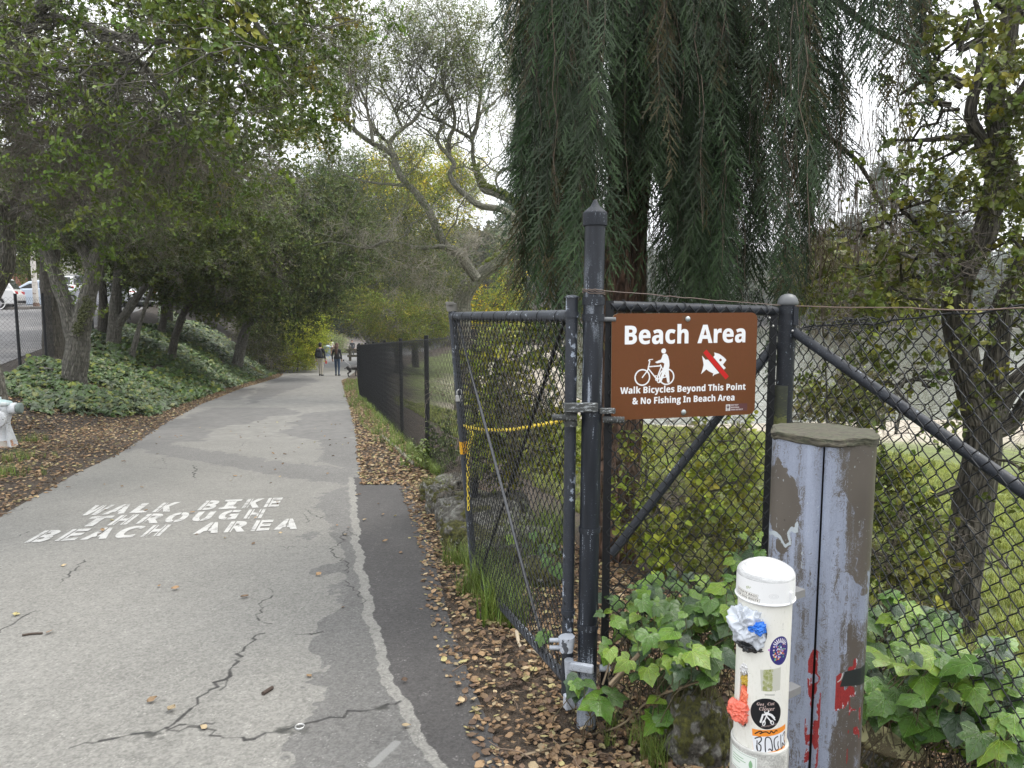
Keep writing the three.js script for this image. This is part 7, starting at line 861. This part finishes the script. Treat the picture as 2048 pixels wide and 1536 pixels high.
// ---------------------------------------------------------------- parked cars, wall, utility pole
function makeCar(name, label, col, suv, pos, turn, group = 'parked cars') {
  const t = thing(name, label, 'car', pos, turn, group), L = 4.55, W = 1.8, H = suv ? 1.7 : 1.44, S = (a) => { const s = new THREE.Shape(); a.forEach(([x, y], k) => k ? s.lineTo(x, y) : s.moveTo(x, y)); return s; }, ex = (s, w, b) => new THREE.ExtrudeGeometry(s, { depth: w - 2 * b, bevelEnabled: true, bevelSize: b, bevelThickness: b, bevelSegments: 3 }).translate(0, 0, -(w - 2 * b) / 2);
  const paint = new THREE.MeshPhysicalMaterial({ color: new THREE.Color().setRGB(...col), roughness: 0.35, metalness: 0.3, clearcoat: 0.8, clearcoatRoughness: 0.08 }), glass = new THREE.MeshPhysicalMaterial({ color: new THREE.Color().setRGB(0.015, 0.018, 0.02), roughness: 0.08 }), dark = std(0.015, 0.015, 0.016, 0.7);
  const top = suv ? [[-2.2, 0.35], [-2.25, 0.7], [-2.2, 1.0], [-1.2, 1.06], [1.0, 1.08], [2.05, 1.05], [2.2, 0.8], [2.2, 0.35]] : [[-2.2, 0.32], [-2.25, 0.6], [-2.15, 0.78], [-1.1, 0.9], [0.9, 0.95], [2.1, 0.92], [2.22, 0.7], [2.18, 0.32]];
  const arch = (a) => { const s = S(a); for (const x of [-1.38, 1.36]) { const h = new THREE.Path(); h.absarc(x, 0.36, 0.37, 0, 6.28); s.holes.push(h); } return s; }; part('body', ex(arch(top), W, 0.07), paint, t);
  const roof = suv ? [[-1.25, 1.05], [-0.55, 1.62], [0.2, 1.7], [1.7, 1.62], [2.05, 1.04]] : [[-1.25, 0.88], [-0.35, 1.34], [0.25, 1.43], [0.95, 1.36], [1.75, 0.92]]; part('cabin', ex(S(roof), W * 0.86, 0.1), paint, t);
  const wn = suv ? [[[-1.0, 1.1], [-0.5, 1.52], [0.25, 1.58], [0.25, 1.1]], [[0.33, 1.1], [0.33, 1.58], [1.05, 1.56], [1.05, 1.1]], [[1.13, 1.1], [1.13, 1.55], [1.6, 1.5], [1.8, 1.1]]] : [[[-0.95, 0.97], [-0.3, 1.28], [0.2, 1.34], [0.2, 0.98]], [[0.28, 0.98], [0.28, 1.34], [0.85, 1.3], [1.35, 0.99]]]; for (const z of [-1, 1]) for (const w of wn) { const m = part('side_window', new THREE.ExtrudeGeometry(S(w), { depth: 0.012, bevelEnabled: false }), glass, t); m.position.z = z * W * 0.433 - 0.006; }
  const ws = new MB(), q = suv ? [[-1.2, 1.1], [-0.58, 1.6]] : [[-1.18, 0.93], [-0.38, 1.33]], rq = suv ? [[2.03, 1.1], [1.76, 1.58]] : [[1.7, 0.96], [1.0, 1.35]]; for (const [k, a] of [[-1, q], [1, rq]]) { const o = 0.02 * k, m = new MB(); m.box(0.01, Math.hypot(a[1][0] - a[0][0], a[1][1] - a[0][1]), W * 0.68, 0, 0, 0); const g = m.geo(); g.rotateZ(-Math.atan2(a[1][0] - a[0][0], a[1][1] - a[0][1])); g.translate((a[0][0] + a[1][0]) / 2 + o * 3.2, (a[0][1] + a[1][1]) / 2 + 0.06, 0); part(k < 0 ? 'windscreen' : 'rear_window', g, glass, t); }
  for (const x of [-1.38, 1.36]) for (const z of [-1, 1]) { const w = new THREE.Group(); w.name = 'wheel'; w.position.set(x, 0.33, z * 0.8); t.add(w); part('tyre', new THREE.TorusGeometry(0.25, 0.085, 10, 26), dark, w); part('rim', new THREE.CylinderGeometry(0.19, 0.19, 0.14, 20).rotateX(Math.PI / 2), std(0.4, 0.4, 0.41, 0.35, { metalness: 0.7 }), w); for (let k = 0; k < 5; k++) part('spoke', new MB().box(0.05, 0.17, 0.012, Math.sin(k * 1.257) * 0.09, Math.cos(k * 1.257) * 0.09, z * 0.075).geo(), std(0.5, 0.5, 0.5, 0.3, { metalness: 0.8 }), w); }
  for (const z of [-1, 1]) { part('headlight', new RoundedBoxGeometry(0.18, 0.13, 0.36, 2, 0.04).translate(-2.18, suv ? 0.86 : 0.67, z * 0.62), new THREE.MeshPhysicalMaterial({ color: 0xd8dde0, roughness: 0.1, clearcoat: 1 }), t); part('taillight', new RoundedBoxGeometry(0.16, suv ? 0.2 : 0.14, 0.38, 2, 0.03).translate(2.17, suv ? 0.92 : 0.78, z * 0.62), std(0.38, 0.02, 0.02, 0.2), t); part('mirror', new RoundedBoxGeometry(0.14, 0.11, 0.18, 2, 0.03).translate(-0.85, suv ? 1.12 : 0.98, z * 0.97), paint, t); }
  part('bumper', new RoundedBoxGeometry(0.14, 0.26, W * 0.96, 2, 0.05).translate(-2.22, 0.42, 0), dark, t); part('bumper', new RoundedBoxGeometry(0.14, 0.26, W * 0.96, 2, 0.05).translate(2.2, 0.42, 0), dark, t); part('underside', new MB().box(4.0, 0.12, W * 0.9, 0, 0.3, 0).geo(), dark, t); return t;
}
const lotAt = (px, d) => { const x = P(px, 600, d).x; return V(x, ground(x, d) + 0.012, -d); };
makeCar('parked_car', 'silver-blue sedan parked side on behind the white utility pole', [0.42, 0.48, 0.56], false, lotAt(84, 46), 0.12); makeCar('parked_car', 'white hatchback with red tail lamp next to the silver sedan', [0.62, 0.63, 0.64], true, lotAt(128, 50), -1.1); makeCar('parked_car', 'dark grey sport utility car behind the white hatchback', [0.05, 0.055, 0.065], true, lotAt(150, 56), -0.3); makeCar('parked_car', 'white car nosing in beside the dark wheel stop', [0.62, 0.62, 0.61], true, lotAt(-52, 40), 0.35); makeCar('parked_car', 'pale lilac car half hidden behind the slim oak stems', [0.5, 0.5, 0.56], false, lotAt(200, 46), 0.2); makeCar('parked_car', 'white sedan glimpsed beyond the twin-stemmed oak', [0.6, 0.62, 0.64], false, lotAt(255, 44), -0.7);
{
  const d = 62, a = P(76, 566, d), b = P(172, 566, d), y0 = ground(a.x, d) - 0.2, y1 = P(0, 472, d).y + 1, t = thing('building', 'plain white windowless building wall behind the parked cars', 'building', V(0, 0, 0)); const wt = tile(841, 16), wt2 = tile(842, 64), tx = dataTex(256, 256, (x, y) => { const v = 0.86 + 0.1 * (wt(x / 16, y / 40) - 0.5) + 0.08 * (wt2(x / 4, y / 8) - 0.5); return [v, v, v * 0.98]; });
  const W = b.x - a.x + 6; part('wall', new MB().box(W, y1 - y0, 6, (a.x + b.x) / 2 + 3 - 0.5, (y0 + y1) / 2, -d - 3).geo(), std(0.72, 0.71, 0.66, 0.9, { map: tx }), t); part('parapet', new MB().box(W + 0.3, 0.35, 6.3, (a.x + b.x) / 2 + 2.5, y1 + 0.17, -d - 3).geo(), std(0.3, 0.28, 0.25, 0.9), t); part('downpipe', cyl(V(P(156, 500, d).x, y0, -d + 0.08), V(P(156, 500, d).x, y1, -d + 0.08), 0.07, 8), std(0.4, 0.39, 0.36, 0.8), t); part('pier', new MB().box(0.55, y1 - y0, 0.3, P(167, 500, d).x, (y0 + y1) / 2, -d + 0.15).geo(), std(0.22, 0.17, 0.13, 0.9), t);
  const f = thing('wooden_fence', 'red-brown board fence at the back of the parking lot', 'fence', null); for (let k = 0; k < 20; k++) { const x = P(14 + 3.4 * k * 0.7, 560, 58).x; part('board', new MB().box(0.085 * 1.1, 1.9, 0.03, x, ground(x, 58) + 0.95, -58).geo(), std(0.17 + 0.04 * (k % 3), 0.09, 0.06, 0.9), f); } part('rail', new MB().box(2.6, 0.1, 0.04, P(32, 560, 58).x, ground(-41, 58) + 1.5, -58.04).geo(), std(0.13, 0.07, 0.05, 0.9), f);
  const u = thing('utility_pole', 'white-painted utility pole standing in front of the silver sedan', 'pole', lotAt(72, 42)); part('pole', new MB().tube([V(0, -0.3, 0), V(-0.05, 7, 0)], [0.15, 0.11], 14).geo(), new THREE.MeshStandardMaterial({ map: paintTex(851, [0.55, 0.52, 0.48], [0.2, 0.15, 0.12], 0.3, 0.1, 0.4), roughness: 0.9 }), u); part('collar', new MB().tube([V(0, -0.05, 0), V(0, 0.28, 0)], 0.17, 14).geo(), std(0.2, 0.13, 0.1, 0.9), u);
  for (const [px, d2] of [[60, 40.5], [110, 40.8], [25, 40]]) { const p = lotAt(px, d2), s = single('wheel_stop', new RoundedBoxGeometry(1.8, 0.15, 0.16, 2, 0.03).translate(0, 0.075, 0), std(0.17, 0.155, 0.14, 0.95), 'low grey kerb block in front of the parked cars', 'wheel stop', 'wheel stops'); s.position.copy(p); }
}
// ---------------------------------------------------------------- walkers and dog
function flesh(bones, { res = 64, pad = 0.12, k = 0.035 } = {}) { // smooth-min of tapered capsules, meshed
  const lo = V(1e9, 1e9, 1e9), hi = V(-1e9, -1e9, -1e9); for (const [a, b, ra, rb] of bones) for (const [p, q] of [[a, ra], [b, rb]]) { lo.min(V(p[0] - q, p[1] - q, p[2] - q)); hi.max(V(p[0] + q, p[1] + q, p[2] + q)); } lo.subScalar(0.04); hi.addScalar(0.04); const mid = lo.clone().add(hi).multiplyScalar(0.5), half = Math.max(hi.x - lo.x, hi.y - lo.y, hi.z - lo.z) / 2 * 1.05;
  const mc = new MarchingCubes(res, new THREE.MeshStandardMaterial(), false, false, 80000); mc.isolation = 0; const sdf = (x, y, z) => { let d = 1e9; for (const [a, b, ra, rb] of bones) { const px = x - a[0], py = y - a[1], pz = z - a[2], bx = b[0] - a[0], by = b[1] - a[1], bz = b[2] - a[2], h = clamp((px * bx + py * by + pz * bz) / (bx * bx + by * by + bz * bz + 1e-9)), e = Math.hypot(px - bx * h, py - by * h, pz - bz * h) - lerp(ra, rb, h); const m = clamp(0.5 + 0.5 * (d - e) / k); d = lerp(d, e, m) - k * m * (1 - m); } return d; };
  const hf = mc.halfsize; for (let z = 0; z < res; z++) for (let y = 0; y < res; y++) for (let x = 0; x < res; x++) mc.field[x + y * res + z * res * res] = -sdf(mid.x + (x - hf) / hf * half, mid.y + (y - hf) / hf * half, mid.z + (z - hf) / hf * half);
  mc.update(); const n = mc.count, pos = new Float32Array(n * 3), nor = new Float32Array(n * 3); for (let q = 0; q < n; q++) { pos[q * 3] = mid.x + mc.positionArray[q * 3] * half; pos[q * 3 + 1] = mid.y + mc.positionArray[q * 3 + 1] * half; pos[q * 3 + 2] = mid.z + mc.positionArray[q * 3 + 2] * half; for (let c = 0; c < 3; c++) nor[q * 3 + c] = mc.normalArray[q * 3 + c]; } const g = new THREE.BufferGeometry(); g.setAttribute('position', new THREE.BufferAttribute(pos, 3)); g.setAttribute('normal', new THREE.BufferAttribute(nor, 3)); return g;
}
function person(label, pos, turn, { h = 1.75, top, legs, shoes = [0.012, 0.012, 0.012], skin = [0.4, 0.24, 0.17], hair = [0.012, 0.01, 0.009], long = false, pack = null, shorts = false, armOut = 0, stride = 0.08, sleeve = true }) { // faces +z
  const s = h / 1.75, J = (x, y, z) => [x * s, y * s, z * s], st = stride, bones = [
    [J(0, 1.0, 0), J(0, 1.2, 0), 0.13 * s, 0.125 * s], [J(0, 1.2, 0), J(0, 1.38, 0), 0.125 * s, 0.13 * s], [J(-0.13, 1.38, 0), J(0.13, 1.38, 0), 0.085 * s, 0.085 * s], [J(0, 1.4, 0), J(0, 1.56, 0.02), 0.055 * s, 0.05 * s], [J(0, 1.62, 0.02), J(0, 1.68, 0.01), 0.082 * s, 0.09 * s], [J(0, 1.59, 0.07), J(0, 1.6, 0.075), 0.05 * s, 0.045 * s], [J(-0.07, 0.98, 0), J(0.07, 0.98, 0), 0.115 * s, 0.115 * s]];
  for (const sd of [-1, 1]) { const z = sd * st, ao = sd > 0 ? armOut : 0.02; bones.push([J(0.09 * sd, 0.95, 0), J(0.095 * sd, 0.52, z * 0.5 + 0.02), 0.088 * s, 0.062 * s], [J(0.095 * sd, 0.52, z * 0.5 + 0.02), J(0.095 * sd, 0.1, z), 0.06 * s, 0.042 * s], [J(0.095 * sd, 0.045, z - 0.03), J(0.11 * sd, 0.035, z + 0.13), 0.042 * s, 0.033 * s], [J(0.185 * sd, 1.39, 0), J((0.225 + ao * 0.6) * sd, 1.12, -0.02), 0.06 * s, 0.048 * s], [J((0.225 + ao * 0.6) * sd, 1.12, -0.02), J((0.22 + ao) * sd, 0.88, 0.06), 0.046 * s, 0.034 * s], [J((0.22 + ao) * sd, 0.86, 0.065), J((0.215 + ao) * sd, 0.79, 0.085), 0.036 * s, 0.028 * s], [J((0.215 + ao) * sd, 0.81, 0.08), J((0.21 + ao) * sd, 0.735, 0.095), 0.013 * s, 0.01 * s], [J((0.2 + ao) * sd, 0.83, 0.095), J((0.185 + ao) * sd, 0.785, 0.125), 0.013 * s, 0.01 * s]); }
  const g = flesh(bones, { res: 76, k: 0.03 }), p = g.attributes.position, c = new Float32Array(p.count * 3); for (let k = 0; k < p.count; k++) { const x = p.getX(k) / s, y = p.getY(k) / s, z = p.getZ(k) / s, arm = Math.abs(x) > 0.175 && y < 1.34; let q; if (y > 1.52) q = (!long && (y > 1.66 || z < 0.02)) || (z < 0.03) ? hair : skin; else if (y > 1.45 && Math.abs(x) < 0.08) q = skin; else if (arm && (y < 0.89 || !sleeve && y < 1.2)) q = skin; else if (arm || y > 0.93) q = top; else if (y > (shorts ? 0.55 : 0.09)) q = legs; else if (y > 0.09) q = skin; else q = shoes; const m = 1 + 0.25 * pn(x * 12, y * 12, z * 12); c[k * 3] = q[0] * m; c[k * 3 + 1] = q[1] * m; c[k * 3 + 2] = q[2] * m; } g.setAttribute('color', new THREE.BufferAttribute(c, 3));
  const t = thing('person', label, 'person', pos, turn); part('body', g, new THREE.MeshStandardMaterial({ vertexColors: true, roughness: 0.85 }), t);
  if (long) part('hair', flesh([[J(0, 1.7, 0), J(0, 1.56, -0.06), 0.1 * s, 0.1 * s], [J(0, 1.56, -0.07), J(0.01, 1.3, -0.12), 0.095 * s, 0.075 * s], [J(-0.03, 1.4, -0.11), J(-0.03, 1.18, -0.12), 0.06 * s, 0.025 * s]], { res: 40 }), std(...hair, 0.7), t);
  if (pack) { part('backpack', new RoundedBoxGeometry(0.27 * s, 0.4 * s, 0.15 * s, 3, 0.05).translate(0, 1.2 * s, -0.19 * s), std(...pack, 0.8), t); part('backpack_pocket', new RoundedBoxGeometry(0.17 * s, 0.22 * s, 0.04, 2, 0.015).translate(0, 1.14 * s, -0.28 * s), std(pack[0] * 2.2, pack[1] * 2.2, pack[2] * 2.4, 0.7), t); }
  for (const sd of [-1, 1]) part('ear', new THREE.SphereGeometry(0.026 * s, 8, 6).scale(0.5, 1.2, 0.8).translate(0.09 * s * sd, 1.64 * s, 0.01), std(...skin, 0.7), t); part('nose', new THREE.ConeGeometry(0.016, 0.04, 6).translate(0, 1.64 * s, 0.12 * s), std(...skin, 0.7), t); return t;
}
{
  const on = (px, py) => { const p = onPlane(px, py); p.y += 0.013; return p; }, A = on(642, 752), B = on(675, 752), away = Math.PI - 0.15;
  person('person in black jacket and pale trousers with a dark backpack, walking away', A, away, { h: 1.77, top: [0.01, 0.011, 0.014], legs: [0.46, 0.42, 0.34], pack: [0.012, 0.014, 0.018], armOut: 0.05 });
  const w = person('person with long brown hair in dark jacket and blue jeans holding a leash', B, away, { h: 1.72, top: [0.02, 0.021, 0.022], legs: [0.03, 0.055, 0.1], hair: [0.07, 0.035, 0.022], long: true, armOut: 0.07, stride: 0.03 });
  const c = thing('shopping_bag', 'small coral red bag carried beside the pale trousers', 'bag', A.clone().add(V(0.26, 0.72, -0.1))); part('bag', new RoundedBoxGeometry(0.1, 0.16, 0.06, 2, 0.02), std(0.6, 0.08, 0.08, 0.7), c); part('handle', new THREE.TorusGeometry(0.03, 0.005, 5, 12).translate(0, 0.1, 0), std(0.6, 0.08, 0.08, 0.7), c);
  // leash and dog
  const hand = B.clone().add(V(0.33, 0.83, -0.1)), D = on(707, 753), l = thing('leash', 'white dog leash with a black handle held by the walker in jeans', 'leash', null), mb = new MB(), collar = D.clone().add(V(0.3, 0.46, -0.25)); mb.tube([hand, hand.clone().lerp(collar, 0.5).add(V(0, -0.16, 0)), collar], 0.007, 5); part('cord', mb.geo(), std(0.6, 0.6, 0.58, 0.7), l); part('grip', new RoundedBoxGeometry(0.06, 0.09, 0.14, 2, 0.02).translate(hand.x, hand.y - 0.01, hand.z), std(0.02, 0.02, 0.02, 0.6), l);
  const dog = thing('dog', 'black dog on a leash sniffing along the fence', 'dog', D, 0), bones = [[[0, 0.47, 0.3], [0, 0.46, -0.05], 0.105, 0.125], [[0, 0.46, -0.05], [0, 0.45, -0.25], 0.125, 0.135], [[0, 0.5, -0.3], [0.02, 0.56, -0.46], 0.085, 0.065], [[0.03, 0.58, -0.5], [0.04, 0.57, -0.55], 0.075, 0.065], [[0.05, 0.55, -0.58], [0.07, 0.5, -0.68], 0.045, 0.03], [[0, 0.5, 0.36], [-0.03, 0.42, 0.52], 0.03, 0.015]]; for (const s of [-1, 1]) bones.push([[0.08 * s, 0.4, -0.24], [0.085 * s, 0.22, -0.22 - 0.03 * s], 0.06, 0.032], [[0.085 * s, 0.22, -0.22 - 0.03 * s], [0.085 * s, 0.04, -0.24 - 0.06 * s], 0.03, 0.022], [[0.085 * s, 0.025, -0.24 - 0.06 * s], [0.085 * s, 0.022, -0.3 - 0.06 * s], 0.026, 0.024], [[0.08 * s, 0.42, 0.26], [0.085 * s, 0.27, 0.18 + 0.04 * s], 0.085, 0.045], [[0.085 * s, 0.27, 0.18 + 0.04 * s], [0.085 * s, 0.17, 0.33 + 0.04 * s], 0.04, 0.026], [[0.085 * s, 0.17, 0.33 + 0.04 * s], [0.085 * s, 0.03, 0.31 + 0.04 * s], 0.025, 0.022], [[0.085 * s, 0.025, 0.31 + 0.04 * s], [0.085 * s, 0.022, 0.25 + 0.04 * s], 0.026, 0.024]); part('body', flesh(bones, { res: 72, k: 0.02 }), std(0.018, 0.016, 0.015, 0.6), dog); for (const s of [-1, 1]) part('ear', new THREE.ConeGeometry(0.035, 0.09, 6).scale(1, 1, 0.5).rotateZ(s * 2.5).translate(0.03 + 0.065 * s, 0.6, -0.5), std(0.014, 0.012, 0.012, 0.7), dog); dog.rotation.y = -0.8;
  const E = onPlane(664, 712); E.y += 0.013; person('distant person in cream shirt and brown shorts, walking away', E, away, { h: 1.75, top: [0.55, 0.52, 0.46], legs: [0.2, 0.13, 0.09], shorts: true, sleeve: false }); const F = onPlane(705, 713.5); F.y += 0.013; person('distant person in dark jacket walking past the wooden rail', F, 0.3, { h: 1.75, top: [0.04, 0.042, 0.05], legs: [0.03, 0.032, 0.04], shoes: [0.6, 0.6, 0.6], stride: 0.18 });
  // things near the bend
  const bin = thing('trash_bin', 'blue-grey rounded trash bin behind the walkers', 'bin', onPlane(654.5, 713).add(V(0, 0.013, 0))); part('barrel', new THREE.CylinderGeometry(0.36, 0.32, 1.0, 20).translate(0, 0.5, 0), std(0.15, 0.19, 0.24, 0.6), bin); part('lid', new THREE.SphereGeometry(0.38, 20, 8, 0, 6.3, 0, 1.57).scale(1, 0.55, 1).translate(0, 1.0, 0), std(0.22, 0.27, 0.33, 0.5), bin);
  const po = onPlane(626, 735), bol = thing('bollard', 'grey wooden bollard post at the path bend', 'bollard', V(po.x, po.y, po.z)); part('post', new RoundedBoxGeometry(0.26, 0.9, 0.26, 2, 0.03).translate(0, 0.42, 0), barkMat(0.28, 0.25, 0.22, 0.01), bol);
  const bar = thing('barrier', 'orange and white barricade board behind the bollard', 'barrier', onPlane(633, 727).add(V(0, 0.013, 0)), 0.2); part('board', new MB().box(0.9, 0.28, 0.04, 0, 0.85, 0).geo(), std(0.7, 0.18, 0.06, 0.6), bar); part('base', new MB().box(0.9, 0.22, 0.3, 0, 0.12, 0).geo(), std(0.6, 0.6, 0.62, 0.7), bar); for (const x of [-0.35, 0.35]) part('leg', new MB().box(0.06, 0.85, 0.06, x, 0.43, 0).geo(), std(0.5, 0.5, 0.5, 0.7), bar);
  const rail = thing('wooden_rail_fence', 'low timber rail fence at the far end of the chain-link', 'fence', onPlane(712, 722)); for (const x of [-0.5, 0.9, 2.3]) part('post', new RoundedBoxGeometry(0.2, 1.35, 0.2, 2, 0.02).translate(x, 0.6, 0), barkMat(0.26, 0.22, 0.17, 0.01), rail); for (const y of [0.45, 0.95]) part('rail', new MB().box(3.2, 0.2, 0.1, 0.9, y, 0.12).geo(), barkMat(0.28, 0.24, 0.19, 0.01), rail);
  const sp = onPlane(697, 704), stp = thing('stairs', 'grey stone steps climbing behind the distant walkers', 'stairs', V(sp.x, ground(sp.x, -sp.z), sp.z - 2), 0.2); for (let k = 0; k < 11; k++) part('step', new MB().box(4.6, 0.2, 0.62, -0.35 * k * 0.4, 0.1 + 0.2 * k, -0.6 * k).geo(), std(0.34 + 0.03 * (k % 2), 0.32, 0.3, 0.9), stp); for (const x of [-2.3, 2.2]) { part('handrail', new MB().tube([V(x, 1.0, 0.2), V(x - 1.4, 3.1, -6.2)], 0.05, 8).geo(), std(0.05, 0.05, 0.05, 0.6), stp); part('post', new MB().tube([V(x, 0, 0.2), V(x, 1.0, 0.2)], 0.05, 8).geo(), std(0.05, 0.05, 0.05, 0.6), stp); }
  const lb = thing('low_wall', 'low timber retaining wall below the pale bush', 'wall', onPlane(683, 706.5), 0); for (let k = 0; k < 2; k++) part('beam', new MB().box(4.2, 0.24, 0.24, 0.2, 0.13 + 0.25 * k, 0).geo(), barkMat(0.2, 0.17, 0.13, 0.01), lb);
}
{ // yellow straps hanging from a branch on the bank
  const t = thing('rope_swing', 'pair of thin yellow straps hanging from a branch over the ivy', 'strap', null); for (const x of [433.5, 437]) part('strap', cyl(P(x, 585, 27.4), P(x + 0.6, 636, 27.4), 0.012, 5), std(0.6, 0.48, 0.06, 0.6), t);
  const fl = thing('wildflower_clump', 'low green weeds with tiny yellow flowers beside the gate end', 'weeds', null), r = rngOf(881), pl = [], fw = new MB(); for (let k = 0; k < 40; k++) { const c = onPlane(885, 935), p = G(c.x + (r() + r() - 1) * 0.4, c.z + (r() + r() - 1) * 0.6); pl.push({ p, q: aim(V(r() - 0.5, 1.4, r() - 0.5).normalize(), r), s: 0.7 + 0.5 * r(), c: [0.14, 0.2, 0.04] }); if (k % 4 === 0) { p.y += 0.25 + 0.1 * r(); fw.add(new THREE.IcosahedronGeometry(0.014, 0), new THREE.Matrix4().setPosition(p.x, p.y, p.z)); } } scatter('leaves', SPRIG.oak, leafFoliage, fl, pl); part('flowers', fw.geo(), std(0.7, 0.55, 0.02, 0.6), fl, 'stuff');
}
renderer.render(scene, camera);
